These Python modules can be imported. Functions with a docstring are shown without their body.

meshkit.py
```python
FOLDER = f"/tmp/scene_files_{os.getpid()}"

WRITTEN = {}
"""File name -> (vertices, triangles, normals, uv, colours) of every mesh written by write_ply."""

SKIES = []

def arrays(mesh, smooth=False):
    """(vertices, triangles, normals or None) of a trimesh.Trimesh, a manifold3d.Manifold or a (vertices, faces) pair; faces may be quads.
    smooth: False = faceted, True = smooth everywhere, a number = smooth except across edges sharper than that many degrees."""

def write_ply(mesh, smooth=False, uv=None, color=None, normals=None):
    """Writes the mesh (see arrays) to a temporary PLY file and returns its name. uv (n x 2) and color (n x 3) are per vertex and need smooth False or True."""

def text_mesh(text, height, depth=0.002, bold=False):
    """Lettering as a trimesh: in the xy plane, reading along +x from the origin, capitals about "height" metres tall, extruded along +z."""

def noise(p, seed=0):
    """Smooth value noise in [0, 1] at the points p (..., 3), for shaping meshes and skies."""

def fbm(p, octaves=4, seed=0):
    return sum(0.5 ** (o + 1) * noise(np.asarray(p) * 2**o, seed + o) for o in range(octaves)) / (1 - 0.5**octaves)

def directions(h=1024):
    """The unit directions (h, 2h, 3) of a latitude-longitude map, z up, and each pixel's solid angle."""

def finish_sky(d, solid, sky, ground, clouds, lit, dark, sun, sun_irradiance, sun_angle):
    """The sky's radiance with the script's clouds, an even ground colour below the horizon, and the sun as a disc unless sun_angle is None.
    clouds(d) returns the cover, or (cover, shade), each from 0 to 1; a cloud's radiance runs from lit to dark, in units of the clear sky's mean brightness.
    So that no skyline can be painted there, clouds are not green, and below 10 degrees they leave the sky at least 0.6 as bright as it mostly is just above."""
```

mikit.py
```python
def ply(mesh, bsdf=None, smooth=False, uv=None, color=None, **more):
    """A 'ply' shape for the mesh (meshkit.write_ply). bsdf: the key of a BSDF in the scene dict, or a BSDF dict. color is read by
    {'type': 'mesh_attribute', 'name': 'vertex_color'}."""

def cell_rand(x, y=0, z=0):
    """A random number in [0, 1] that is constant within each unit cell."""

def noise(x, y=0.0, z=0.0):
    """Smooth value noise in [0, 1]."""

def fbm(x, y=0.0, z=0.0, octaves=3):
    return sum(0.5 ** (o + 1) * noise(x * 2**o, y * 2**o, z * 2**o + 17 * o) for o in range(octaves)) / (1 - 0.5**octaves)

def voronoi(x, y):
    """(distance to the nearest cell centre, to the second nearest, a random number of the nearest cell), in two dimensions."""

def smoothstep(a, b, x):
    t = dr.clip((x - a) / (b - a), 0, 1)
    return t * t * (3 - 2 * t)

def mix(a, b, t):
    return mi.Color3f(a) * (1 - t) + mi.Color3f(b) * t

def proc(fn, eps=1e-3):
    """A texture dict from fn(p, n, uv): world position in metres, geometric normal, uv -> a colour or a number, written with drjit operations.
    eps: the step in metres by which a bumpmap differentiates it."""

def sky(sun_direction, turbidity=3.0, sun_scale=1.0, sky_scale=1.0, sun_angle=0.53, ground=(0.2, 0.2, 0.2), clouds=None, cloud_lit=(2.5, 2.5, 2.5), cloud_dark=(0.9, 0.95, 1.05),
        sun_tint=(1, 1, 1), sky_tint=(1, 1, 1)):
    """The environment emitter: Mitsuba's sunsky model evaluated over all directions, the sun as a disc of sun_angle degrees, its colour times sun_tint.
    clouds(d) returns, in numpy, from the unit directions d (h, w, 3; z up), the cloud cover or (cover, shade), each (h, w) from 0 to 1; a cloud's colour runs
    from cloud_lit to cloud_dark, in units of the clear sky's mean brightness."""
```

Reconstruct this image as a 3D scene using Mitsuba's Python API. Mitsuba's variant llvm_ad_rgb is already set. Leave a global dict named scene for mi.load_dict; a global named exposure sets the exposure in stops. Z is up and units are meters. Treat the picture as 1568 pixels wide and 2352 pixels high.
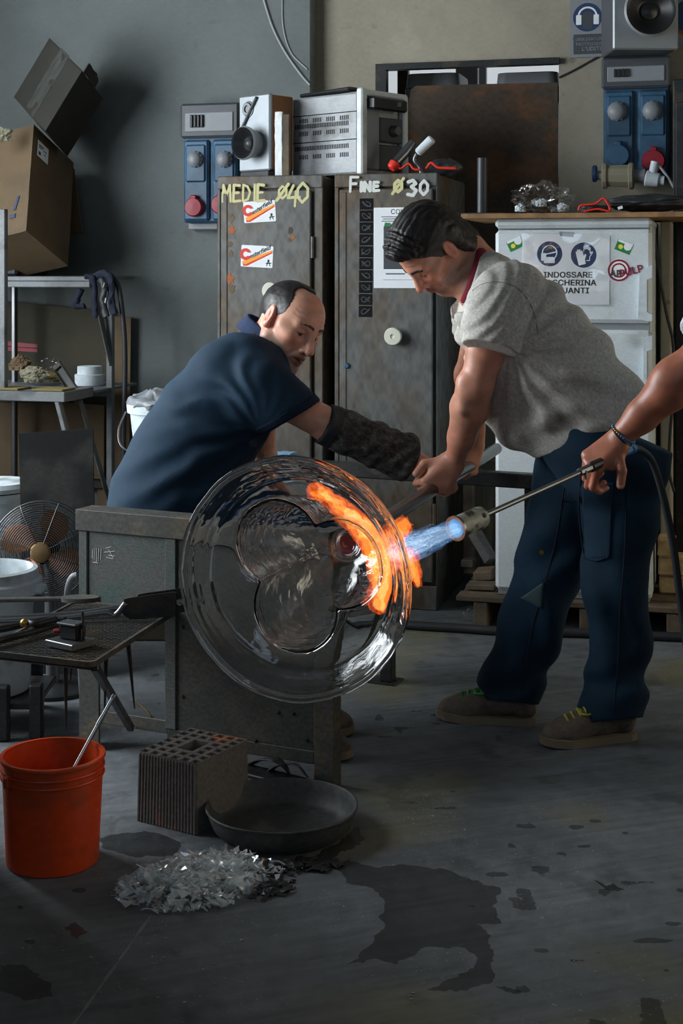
import math, random
import numpy as np, trimesh, drjit as dr, mitsuba as mi
import mikit, meshkit
from mikit import proc, noise, fbm, voronoi, smoothstep, mix, cell_rand
from mitsuba import ScalarTransform4f as T
from scipy.spatial import ConvexHull
from shapely.geometry import Polygon, Point, LineString, box as sbox
from shapely.ops import unary_union

random.seed(5)
RNG = np.random.default_rng(11)

# ------------------------------------------------------------------ camera, light, exposure
EYE = 1.40                       # height of the lens, level camera with vertical shift
FOCAL = 3350.0                   # in pixels of the 1568 x 2352 frame
scene, labels = {}, {}
scene['camera'] = {
    'type': 'perspective', 'fov': 2 * math.degrees(math.atan(784 / FOCAL)), 'fov_axis': 'x',
    'to_world': T().look_at(origin=[0, 0, EYE], target=[0, 1, EYE], up=[0, 0, 1]),
    'principal_point_offset_y': (1176 - 620) / 2352,
    'near_clip': 0.05, 'far_clip': 100.0}
exposure = 0.0
# the hall's windows: (wall, from, to, sill, head, radiance); daylight through frosted panes; those behind the camera are added fill
DAY = np.array([0.92, 0.99, 1.04])
FRONT_FILL = np.array([0.74, 0.97, 1.24])  # cool tint of the fill windows added behind the camera
WARM = np.array([1.05, 0.93, 0.70])
WINDOW_LIGHT = {1: 13.0 * DAY, 2: 0.98 * FRONT_FILL, 5: 0.98 * FRONT_FILL, 6: 0.98 * FRONT_FILL, 3: 2.6 * WARM, 4: 0.55 * DAY}

# ------------------------------------------------------------------ helpers
def lin(c):
    c = np.asarray(c, float) / 255.0
    return np.where(c <= 0.04045, c / 12.92, ((c + 0.055) / 1.055) ** 2.4)


class Frame:
    """A level frame turned clockwise by deg: local x runs right, y away from the camera, z up."""
    def __init__(self, deg):
        a = math.radians(deg)
        self.m = np.array([[math.cos(a), math.sin(a), 0], [-math.sin(a), math.cos(a), 0], [0, 0, 1.0]])
    def w(self, p):
        return np.asarray(p, float) @ self.m.T
    def l(self, p):
        return np.asarray(p, float) @ self.m
    def ray(self, x, y):
        return np.array([(x - 784) / FOCAL, 1.0, -(y - 620) / FOCAL])
    def at(self, x, y, c):                       # the local point of the plane y = c seen at (x, y)
        d = self.l(self.ray(x, y)); e = np.array([0, 0, EYE]); t = c / d[1]
        return e + d * t
    def atz(self, x, y, z):                      # the local point of the level z seen at (x, y)
        d = self.l(self.ray(x, y)); t = (z - EYE) / d[2]
        return np.array([0, 0, EYE]) + d * t
    def __call__(self, mesh):
        v, f = mesh
        return v @ self.m.T, f


WF, BF, CF = Frame(15), Frame(25), Frame(0)      # the back wall's frame, the bench's, the camera's


def P(x, y, d):
    return np.array([(x - 784) / FOCAL * d, d, EYE - (y - 620) / FOCAL * d])


def unit(v):
    v = np.asarray(v, float); return v / (np.linalg.norm(v) + 1e-12)


def cat(*ms):
    ms = [m for m in ms if m is not None and len(m[0])]
    if len(ms) == 1: return ms[0]
    k = np.cumsum([0] + [len(m[0]) for m in ms])
    return np.vstack([m[0] for m in ms]), np.vstack([m[1] + k[i] for i, m in enumerate(ms)])


def tri(m):
    return np.array(m.vertices, float), np.array(m.faces, int)


def hull(pts):
    pts = np.asarray(pts, float)
    h = ConvexHull(pts)
    f = h.simplices.copy()
    n = np.cross(pts[f[:, 1]] - pts[f[:, 0]], pts[f[:, 2]] - pts[f[:, 0]])
    flip = (n * h.equations[:, :3]).sum(1) < 0
    f[flip] = f[flip][:, ::-1]
    used, inv = np.unique(f, return_inverse=True)
    return pts[used], inv.reshape(f.shape)


def box(a, b, ch=0.004):
    """A box from corner a to corner b with chamfered edges."""
    a, b = np.minimum(a, b).astype(float), np.maximum(a, b).astype(float)
    ch = min(ch, 0.45 * (b - a).min())
    c, h = (a + b) / 2, (b - a) / 2
    pts = []
    for s in np.ndindex(2, 2, 2):
        s = np.array(s) * 2 - 1
        for k in range(3):
            e = h - ch; e[k] = h[k]
            pts.append(c + s * e)
    return hull(pts)


def obox(c, size, ax, az, ch=0.004):
    """A box of the given size centred at c, its x along ax and z near az."""
    ax = unit(ax); ay = unit(np.cross(az, ax)); az = np.cross(ax, ay)
    v, f = box(-np.asarray(size) / 2, np.asarray(size) / 2, ch)
    return v @ np.stack([ax, ay, az]) + np.asarray(c), f


def bar(p, q, w, h, up=(0, 0, 1), ch=0.003):
    p, q = np.asarray(p, float), np.asarray(q, float)
    return obox((p + q) / 2, (np.linalg.norm(q - p), w, h), q - p, up, ch)


def frames(pts):
    pts = np.asarray(pts, float)
    t = np.gradient(pts, axis=0); t /= np.linalg.norm(t, axis=1, keepdims=True) + 1e-12
    a = np.cross(t[0], [0, 0, 1.0] if abs(t[0, 2]) < 0.9 else [1.0, 0, 0]); a = unit(a)
    A = []
    for k in range(len(pts)):
        a = unit(a - t[k] * (a @ t[k])); A.append(a)
    A = np.array(A)
    return t, A, np.cross(t, A)


def tube(pts, r, n=10, caps=True, flat=1.0):
    pts = np.asarray(pts, float); t, a, b = frames(pts)
    r = np.broadcast_to(r, (len(pts),))
    ang = np.arange(n) * 2 * np.pi / n
    v = pts[:, None] + r[:, None, None] * (np.cos(ang)[None, :, None] * a[:, None] + flat * np.sin(ang)[None, :, None] * b[:, None])
    v = v.reshape(-1, 3); f = []
    i, j = np.meshgrid(np.arange(len(pts) - 1), np.arange(n), indexing='ij')
    q = np.stack([i * n + j, i * n + (j + 1) % n, (i + 1) * n + (j + 1) % n, (i + 1) * n + j], -1).reshape(-1, 4)
    f = np.vstack([q[:, [0, 1, 2]], q[:, [0, 2, 3]]])
    if caps:
        v = np.vstack([v, pts[0], pts[-1]]); k = len(v) - 2; jj = np.arange(n); m = (len(pts) - 1) * n
        f = np.vstack([f, np.stack([jj * 0 + k, (jj + 1) % n, jj], 1), np.stack([jj * 0 + k + 1, m + jj, m + (jj + 1) % n], 1)])
    return v, f


def smooth_path(pts, n=24):
    """A Catmull-Rom curve through the points."""
    p = np.asarray(pts, float); p = np.vstack([2 * p[0] - p[1], p, 2 * p[-1] - p[-2]])
    out = []
    for k in range(1, len(p) - 2):
        t = np.linspace(0, 1, n, endpoint=False)[:, None]
        a, b, c, d = p[k - 1], p[k], p[k + 1], p[k + 2]
        out.append(0.5 * (2 * b + (c - a) * t + (2 * a - 5 * b + 4 * c - d) * t ** 2 + (3 * b - a - 3 * c + d) * t ** 3))
    return np.vstack(out + [p[-2][None]])


def lathe(profile, n=48, closed=False, axis=None, origin=(0, 0, 0)):
    """Turns the profile (radius, height) round z (or round the given axis)."""
    pr = np.asarray(profile, float); m = len(pr)
    ang = np.arange(n) * 2 * np.pi / n
    v = np.stack([pr[:, 0][:, None] * np.cos(ang), pr[:, 0][:, None] * np.sin(ang), np.broadcast_to(pr[:, 1][:, None], (m, n))], -1).reshape(-1, 3)
    mm = m if closed else m - 1
    i, j = np.meshgrid(np.arange(mm), np.arange(n), indexing='ij'); i2 = (i + 1) % m
    q = np.stack([i * n + j, i * n + (j + 1) % n, i2 * n + (j + 1) % n, i2 * n + j], -1).reshape(-1, 4)
    f = np.vstack([q[:, [0, 1, 2]], q[:, [0, 2, 3]]])
    g = trimesh.Trimesh(v, f, process=False)
    ar = g.area_faces; f = f[ar > 1e-12]
    if axis is not None:
        v = v @ basis(axis).T
    return v + np.asarray(origin), f


def basis(z, x=None):
    z = unit(z); x = np.array([1.0, 0, 0]) if x is None else np.asarray(x, float)
    if abs(z @ unit(x)) > 0.95: x = np.array([0, 1.0, 0])
    x = unit(x - z * (x @ z)); return np.stack([x, np.cross(z, x), z], 1)


def cyl(p, q, r0, r1=None, n=24, bev=0.0):
    p, q = np.asarray(p, float), np.asarray(q, float); L = np.linalg.norm(q - p); r1 = r0 if r1 is None else r1
    b = min(bev, L * .4, r0 * .9, r1 * .9)
    pr = [(0, 0), (r0 - b, 0), (r0, b), (r1, L - b), (r1 - b, L), (0, L)] if b else [(0, 0), (r0, 0), (r1, L), (0, L)]
    return lathe(pr, n, axis=q - p, origin=p)


def ball(c, r, n=14):
    a = np.linspace(0, np.pi, n)
    v, f = lathe(np.stack([np.sin(a), -np.cos(a)], 1), 2 * n)
    return v * np.asarray(r) + np.asarray(c), f


def slab(poly, z0, z1):
    """A shapely polygon extruded from z0 to z1."""
    gs = getattr(poly, 'geoms', [poly])
    out = []
    for g in gs:
        if g.is_empty or g.area < 1e-10 or g.geom_type != 'Polygon': continue
        v, f = tri(trimesh.creation.extrude_polygon(g, z1 - z0, engine='earcut')); out.append((v + [0, 0, z0], f))
    return cat(*out)


def plate(poly, o, ex, ey, t):
    """A shapely polygon in the plane (o; ex, ey), t thick along ex x ey."""
    v, f = slab(poly, 0, t)
    return v @ np.stack([np.asarray(ex, float), np.asarray(ey, float), np.cross(ex, ey)]) + np.asarray(o), f


def moved(m, d):
    return m[0] + np.asarray(d), m[1]


def turned(m, deg, axis, about=(0, 0, 0)):
    R = trimesh.transformations.rotation_matrix(math.radians(deg), axis)[:3, :3]
    return (m[0] - about) @ R.T + about, m[1]


def refine(m, edge):
    v, f = trimesh.remesh.subdivide_to_size(m[0], m[1], edge, max_iter=12)
    t = trimesh.Trimesh(v, f, process=False); t.merge_vertices(digits_vertex=6)
    return np.array(t.vertices), np.array(t.faces)


def dent(m, amp, freq, seed=0, along=None):
    """Moves the vertices by smooth noise: dents, crumples, an uneven edge."""
    v, f = m
    if along is not None:
        return v + np.asarray(along) * ((meshkit.fbm(v * freq + 7.3, 3, seed) - .5) * 2 * amp)[:, None], f
    d = np.stack([meshkit.fbm(v * freq + 3.1 * k, 3, seed + 5 * k) - .5 for k in range(3)], 1)
    return v + d * 2 * amp, f


def numbered(key):
    if key not in scene and key not in labels: return key
    k = 1
    while f'{key}_{k:03d}' in scene or f'{key}_{k:03d}' in labels: k += 1
    return f'{key}_{k:03d}'


def thing(name, label, category, group=None):
    key = numbered(name)
    labels[key] = {'label': label, 'category': category}
    if group: labels[key]['group'] = group
    return key


def part(holder, name, mesh, bsdf, smooth=35, label=None, **kw):
    key = numbered(holder + '__' + name)
    scene[key] = mikit.ply(mesh, bsdf, smooth, **kw)
    if label: labels[key] = {'label': label}
    return key


def solo(name, mesh, bsdf, label, category, smooth=35, group=None, kind=None, **kw):
    key = numbered(name)
    scene[key] = mikit.ply(mesh, bsdf, smooth, **kw)
    labels[key] = {'label': label, 'category': category}
    if group: labels[key]['group'] = group
    if kind: labels[key]['kind'] = kind
    return key


def struct(name, mesh, bsdf, label, category='room', smooth=False, **kw):
    scene[name] = mikit.ply(mesh, bsdf, smooth, **kw)
    labels[name] = {'label': label, 'category': category, 'kind': 'structure'}
    return name

# ------------------------------------------------------------------ materials
def flat(name, c, rough=0.6, metallic=0.0, spec=0.5, **more):
    scene[name] = {'type': 'twosided', 'bsdf': {'type': 'principled', 'base_color': {'type': 'rgb', 'value': lin(c).tolist()}, 'roughness': rough,
                                               'metallic': metallic, 'specular': spec, **more}}
    return name


def grimy(name, c, c2, rough=0.6, metallic=0.0, scale=9.0, fine=90.0, lo=.45, hi=.7, grain=.25, stretch=1.0, bump=0.0, spec=.5):
    """Colour c with patches of c2 and a fine grain of specks; stretch > 1 draws the patches out vertically."""
    a, b = [float(x) for x in lin(c)], [float(x) for x in lin(c2)]
    def fn(p, n, uv):
        m = smoothstep(lo, hi, fbm(p.x * scale, p.y * scale, p.z * scale / stretch, 4))
        g = 1 - grain + 2 * grain * fbm(p.x * fine, p.y * fine, p.z * fine / stretch, 2)
        return mix(a, b, m) * g
    base = {'type': 'principled', 'base_color': proc(fn), 'roughness': rough, 'metallic': metallic, 'specular': spec}
    if bump:
        def bf(p, n, uv):
            return fbm(p.x * fine * .6, p.y * fine * .6, p.z * fine * .6, 2)
        base = {'type': 'bumpmap', 'arbitrary': proc(bf, 2e-3), 'scale': bump, 'bsdf': base}
    scene[name] = {'type': 'twosided', 'bsdf': base}
    return name


def painted(name, rough=0.5, metallic=0.0, spec=.5, **more):
    """Colour from the mesh's own vertex colours."""
    scene[name] = {'type': 'twosided', 'bsdf': {'type': 'principled', 'base_color': {'type': 'mesh_attribute', 'name': 'vertex_color'}, 'roughness': rough,
                                               'metallic': metallic, 'specular': spec, **more}}
    return name


SOOT = [float(x) for x in WF.w(WF.at(432, 522, 6.54))]
# walls: worn lime paint with stains, scuffs and fine cracks
def wall_paint(name, c, stain, seed):
    a, b = [float(x) for x in lin(c)], [float(x) for x in lin(stain)]
    def fn(p, n, uv):
        big = fbm(p.x * 1.7 + seed, p.y * 1.7, p.z * 1.7, 4)
        col = mix([x * .84 for x in a], [x * 1.12 for x in a], smoothstep(.3, .7, big))
        col = col * (.93 + .14 * fbm(p.x * 70, p.y * 70, p.z * 70, 2))
        spot = smoothstep(.80, .90, noise(p.x * 26 + seed, p.y * 26, p.z * 26)) * smoothstep(.52, .70, fbm(p.x * 3, p.y * 3, p.z * 3 + seed, 2))
        near = (p.x - SOOT[0]) * (p.x - SOOT[0]) * 60 + (p.z - SOOT[2]) * (p.z - SOOT[2]) * 170
        spot = dr.maximum(spot, smoothstep(.43, .55, fbm(p.x * 15, p.y * 15, p.z * 15 + 2, 3) - .22 * near))
        return mix(col, b, .55 * spot)
    def bf(p, n, uv):
        return fbm(p.x * 22, p.y * 22, p.z * 22, 3)
    scene[name] = {'type': 'twosided', 'bsdf': {'type': 'bumpmap', 'arbitrary': proc(bf, 4e-3), 'scale': .004,
                   'bsdf': {'type': 'principled', 'base_color': proc(fn), 'roughness': .75, 'specular': .3}}}
    return name


wall_paint('paint_grey', (100, 106, 105), (92, 92, 84), 3.0)
wall_paint('paint_beige', (150, 144, 128), (100, 92, 66), 9.0)

# the shop floor: trowelled concrete, worn, with wet patches, soot and grit
WET = [Polygon([tuple(CF.atz(x, y, 0)[:2]) for x, y in ring]).buffer(0) for ring in (
    [(764, 1992), (800, 1978), (880, 1990), (1010, 1990), (1062, 2012), (1150, 2040), (1128, 2080), (1152, 2118), (1100, 2125), (1130, 2190), (1132, 2260), (1060, 2285), (985, 2275),
     (1040, 2255), (1085, 2220), (1090, 2200), (1060, 2180), (960, 2178), (905, 2215), (800, 2212), (860, 2170), (895, 2130), (880, 2100), (885, 2070), (870, 2045), (800, 2028)],
    [(1140, 2270), (1160, 2262), (1195, 2274), (1170, 2282)], [(1355, 2025), (1385, 2032), (1410, 2028), (1438, 2045), (1395, 2045)],
    [(0, 2220), (60, 2222), (110, 2260), (120, 2290), (60, 2300), (0, 2270)], [(140, 2135), (175, 2125), (205, 2145), (165, 2160)], [(230, 1925), (330, 1905), (420, 1935), (400, 1965), (300, 1968), (240, 1950)],
    [(700, 1990), (760, 1940), (815, 1900), (830, 1930), (790, 1960), (730, 2000)])]


def wet_mask(p):
    """1 inside the puddle outlines (even-odd test in metres on the floor), their edges broken by noise."""
    x = p.x + .03 * (fbm(p.x * 14, p.y * 14, 3, 3) - .5) + .008 * (noise(p.x * 90, p.y * 90, 1) - .5)
    y = p.y + .05 * (fbm(p.x * 14, p.y * 14, 9, 3) - .5) + .012 * (noise(p.x * 90, p.y * 90, 5) - .5)
    total = mi.Float(0)
    for poly in WET:
        c = list(poly.exterior.coords)
        inside = mi.Bool(False)
        for (x0, y0), (x1, y1) in zip(c[:-1], c[1:]):
            if abs(y1 - y0) < 1e-9: continue
            hit = ((y0 > y) ^ (y1 > y)) & (x < (x1 - x0) * (y - y0) / (y1 - y0) + x0)
            inside = inside ^ hit
        total = dr.maximum(total, dr.select(inside, 1.0, 0.0))
    return total


_fa, _fb, _fo = [[float(x) for x in lin(c)] for c in ((98, 102, 105), (76, 80, 83), (108, 102, 64))]
CK0 = CF.atz(348, 2100, 0); CKD = CF.atz(150, 2380, 0) - CK0; CKL = float(np.linalg.norm(CKD))
CK0, CKD = [float(x) for x in CK0], [float(x) for x in CKD]
def floor_color(p, n, uv):
    big = fbm(p.x * 1.3, p.y * 1.1, 4, 4)
    col = mix(_fb, _fa, smoothstep(.32, .66, big))
    sweep = fbm(p.x * 3 + p.y * 2, (p.y - p.x * .35) * 60, 1, 3)           # trowel and broom marks
    col = col * (.82 + .36 * sweep) * (.78 + .44 * fbm(p.x * 22, p.y * 22, 3, 4))
    ochre = smoothstep(.5, .7, fbm(p.x * 1.6 + 5, p.y * 1.6 - 2, 2, 3))
    col = mix(col, _fo, .55 * ochre * smoothstep(-.2, .3, p.x + .3 * (fbm(p.x * 4, p.y * 4, 1, 2) - .5)))
    soot = smoothstep(.64, .80, fbm(p.x * 7, p.y * 7, 8, 4)); col = col * (1 - .28 * soot)
    drip = smoothstep(.86, .89, noise(p.x * 17, p.y * 24, 4) - .10 * fbm(p.x * 80, p.y * 80, 2, 2) + .05) * smoothstep(.52, .60, fbm(p.x * 2.2 + 3, p.y * 2.2, 5, 2)); col = col * (1 - .6 * drip)
    grit = smoothstep(.90, .97, noise(p.x * 240, p.y * 240, 2)) * smoothstep(.45, .6, fbm(p.x * 5, p.y * 5, 3, 2)); col = mix(col, [.36, .38, .40], .5 * grit)
    t = dr.clip(((p.x - CK0[0]) * CKD[0] + (p.y - CK0[1]) * CKD[1]) / CKL, 0, CKL)          # the saw joint
    off = dr.sqrt(dr.square(p.x - CK0[0] - CKD[0] / CKL * t) + dr.square(p.y - CK0[1] - CKD[1] / CKL * t)) + .006 * (fbm(p.x * 20, p.y * 20, 6, 2) - .5)
    col = mix(col, [.20, .21, .22], .6 * smoothstep(.004, .0015, off))
    w = wet_mask(p)
    return col * (1 - .66 * w)
def floor_rough(p, n, uv):
    return .62 + .2 * fbm(p.x * 9, p.y * 9, 1, 2) - .27 * wet_mask(p)
def floor_bump(p, n, uv):
    return fbm(p.x * 4 + p.y * 3, (p.y - p.x * .35) * 45, 1, 2) * .6 + fbm(p.x * 60, p.y * 60, 2, 2) * .6
scene['concrete'] = {'type': 'twosided', 'bsdf': {'type': 'bumpmap', 'arbitrary': proc(floor_bump, 2e-3), 'scale': .0035,
                     'bsdf': {'type': 'principled', 'base_color': proc(floor_color), 'roughness': proc(floor_rough), 'specular': .4}}}

grimy('bench_steel', (86, 86, 83), (72, 90, 86), .48, .2, 9, 220, .46, .7, .38)
grimy('bench_dark', (60, 60, 57), (76, 72, 64), .55, .15, 8, 130, .45, .72, .4)
grimy('bench_rust', (68, 67, 63), (88, 78, 64), .62, .15, 12, 110, .5, .72, .4, 1.0)
grimy('locker_steel', (92, 92, 89), (88, 76, 62), .5, .2, 7, 60, .42, .70, .42, 2.5)
grimy('black_iron', (44, 45, 46), (66, 60, 54), .42, .4, 16, 140, .5, .75, .3)
grimy('pan_iron', (60, 62, 61), (92, 92, 86), .62, .2, 10, 90, .5, .72, .35)
grimy('rust_sheet', (66, 54, 42), (92, 62, 38), .7, .1, 7, 60, .45, .66, .3)
grimy('cardboard', (100, 82, 59), (90, 74, 54), .8, 0, 5, 200, .4, .7, .08)
grimy('cardboard_olive', (34, 32, 24), (28, 27, 20), .8, 0, 5, 200, .4, .7, .08)
flat('tape_clear', (46, 47, 43), .5)
flat('pipe_dark', (58, 61, 64), .45, .5)
grimy('board_wood', (146, 110, 72), (118, 90, 60), .75, 0, 9, 60, .4, .7, .25)
grimy('rack_grey', (100, 104, 106), (76, 78, 78), .5, .05, 9, 120, .5, .75, .14)
flat('old_card', (112, 98, 58), .8)
flat('paper_old', (128, 124, 104), .8)
grimy('cardboard_dark', (58, 54, 40), (50, 46, 34), .8, 0, 5, 200, .4, .7, .08)
grimy('grey_paint', (150, 154, 156), (112, 112, 110), .5, .05, 9, 120, .5, .75, .12)
grimy('white_enamel', (198, 206, 208), (160, 164, 160), .38, 0, 7, 150, .56, .8, .08)
grimy('white_plastic', (196, 206, 210), (146, 152, 152), .45, 0, 8, 60, .52, .78, .10)
grimy('old_wood', (96, 82, 64), (70, 60, 48), .75, 0, 9, 60, .4, .7, .25)
grimy('clay', (98, 92, 87), (150, 96, 66), .8, 0, 11, 120, .66, .86, .3)
grimy('red_plastic', (198, 62, 14), (160, 62, 24), .42, 0, 9, 70, .46, .74, .12)
grimy('blue_plastic', (46, 82, 108), (38, 66, 88), .45, 0, 8, 60, .4, .7, .12)
grimy('worn_leather', (104, 92, 80), (80, 72, 64), .7, 0, 18, 120, .4, .7, .25)
grimy('torch_paint', (158, 157, 144), (62, 56, 42), .55, .2, 24, 120, .52, .64, .25)
grimy('firebrick', (186, 160, 118), (140, 112, 78), .85, 0, 9, 80, .45, .7, .2)
flat('steel_bright', (176, 178, 178), .28, 1.0)
flat('steel_grey', (120, 122, 124), .36, .9)
flat('pipe_steel', (128, 128, 126), .34, .9)
flat('aluminium', (150, 156, 160), .5, .6)
flat('tape_black', (13, 13, 14), .8, spec=.2)
flat('tape_print', (70, 72, 74), .8)
flat('black_plastic', (26, 27, 29), .4)
flat('black_rubber', (38, 40, 43), .55)
flat('dark_grey_plastic', (62, 66, 70), .45)
flat('grey_plastic', (124, 128, 132), .45)
flat('paper_white', (222, 226, 228), .7)
flat('ink_black', (22, 22, 24), .7)
flat('sign_blue', (30, 52, 88), .5)
flat('red_paint', (134, 16, 36), .45)
flat('chalk_yellow', (196, 190, 140), .8)
flat('chalk_white', (206, 208, 202), .8)
flat('knob_white', (206, 204, 188), .5)
flat('orange_rust', (150, 84, 40), .7)
flat('sticker_red', (206, 44, 26), .5)
flat('sticker_orange', (236, 150, 40), .5)
flat('sticker_green', (40, 120, 62), .5)
flat('sticker_yellow', (226, 206, 60), .5)
flat('maroon', (120, 20, 46), .8)
flat('speaker_wood', (132, 84, 40), .55)
flat('navy_rag', (20, 27, 46), .85)
flat('blue_bead', (60, 120, 170), .25)
flat('gold_metal', (212, 176, 96), .25, 1.0)
flat('lace_yellow', (186, 176, 52), .7)
flat('lace_green', (70, 170, 80), .7)
flat('fan_cap', (150, 120, 82), .4, .3)
scene['shard_glass'] = {'type': 'thindielectric', 'int_ior': 1.55}
flat('brass', (176, 140, 70), .35, .9)
flat('fan_orange', (146, 92, 50), .4, .3)
grimy('soot_steel', (17, 18, 18), (38, 38, 36), .85, 0, 6, 90, .52, .74, .35, spec=.15)
scene['clear_glass'] = {'type': 'dielectric', 'int_ior': 1.5, 'ext_ior': 1.0}
scene['crushed_glass'] = {'type': 'blendbsdf', 'weight': .30, 'a': {'type': 'thindielectric', 'int_ior': 1.5}, 'b': {'type': 'twosided', 'bsdf': {'type': 'principled', 'base_color': {'type': 'rgb', 'value': [.84, .91, .92]}, 'roughness': .10, 'specular': 1.0}}}
scene['plastic_film'] = {'type': 'thindielectric', 'int_ior': 1.5}

# ------------------------------------------------------------------ the hall
S0, S1, C0, C1, CEIL = -4.2, 3.4, -3.0, 6.62, 5.0
STEP = WF.at(714, 100, 6.54)[0]
W_OPEN = (WF.at(875, 155, C1)[0], WF.at(1283, 140, C1)[0], 1.31, WF.at(1080, 147, C1)[2])
EX, EY, EZ = np.eye(3)
struct('floor', WF(box((S0 - .2, C0 - .2, -.12), (S1 + .2, C1 + 1.9, 0), .001)), 'concrete', 'dark worn concrete floor with wet stains', 'floor')
hole = sbox(*[W_OPEN[i] for i in (0, 2, 1, 3)])
struct('wall_back', WF(plate(sbox(STEP - .3, 0, S1, CEIL) - hole, (0, C1 + .14, 0), EX, EZ, .14)), 'paint_beige', 'beige lime-painted back wall right of the step', 'wall')
struct('wall_back_left', WF(box((S0, C1 - .08, 0), (STEP, C1 + .14, CEIL), .006)), 'paint_grey', 'grey lime-painted back wall standing proud of the beige one', 'wall')
WIN = {1: ('left', sbox(2.0, 1.0, 5.0, 3.3)), 2: ('front', unary_union([sbox(x, 1.7, x + 1.2, 3.9) for x in (-2.2, -.6, 1.0)])), 3: ('right', sbox(3.9, .55, 5.9, 2.9))}
struct('wall_left', WF(plate(sbox(C0, 0, C1 + .14, CEIL) - WIN[1][1], (S0 - .15, 0, 0), EY, EZ, .15)), 'paint_grey', 'grey painted wall with a long window, left of the frame', 'wall')
struct('wall_right', WF(plate(sbox(C0, 0, C1 + .14, CEIL) - WIN[3][1], (S1, 0, 0), EY, EZ, .15)), 'paint_beige', 'beige painted wall with a window, right of the frame', 'wall')
struct('wall_front', WF(plate(sbox(S0, 0, S1, CEIL) - WIN[2][1], (0, C0, 0), EX, EZ, .15)), 'paint_grey', 'grey painted wall behind the camera', 'wall')
flat('ceiling_grey', (92, 96, 98), .9)
struct('ceiling', WF(box((S0, C0, CEIL), (S1, C1 + .1, CEIL + .15), .002)), 'ceiling_grey', 'dark grey ceiling of the hall', 'ceiling')
flat('frosted', (200, 206, 210), .6)


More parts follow.
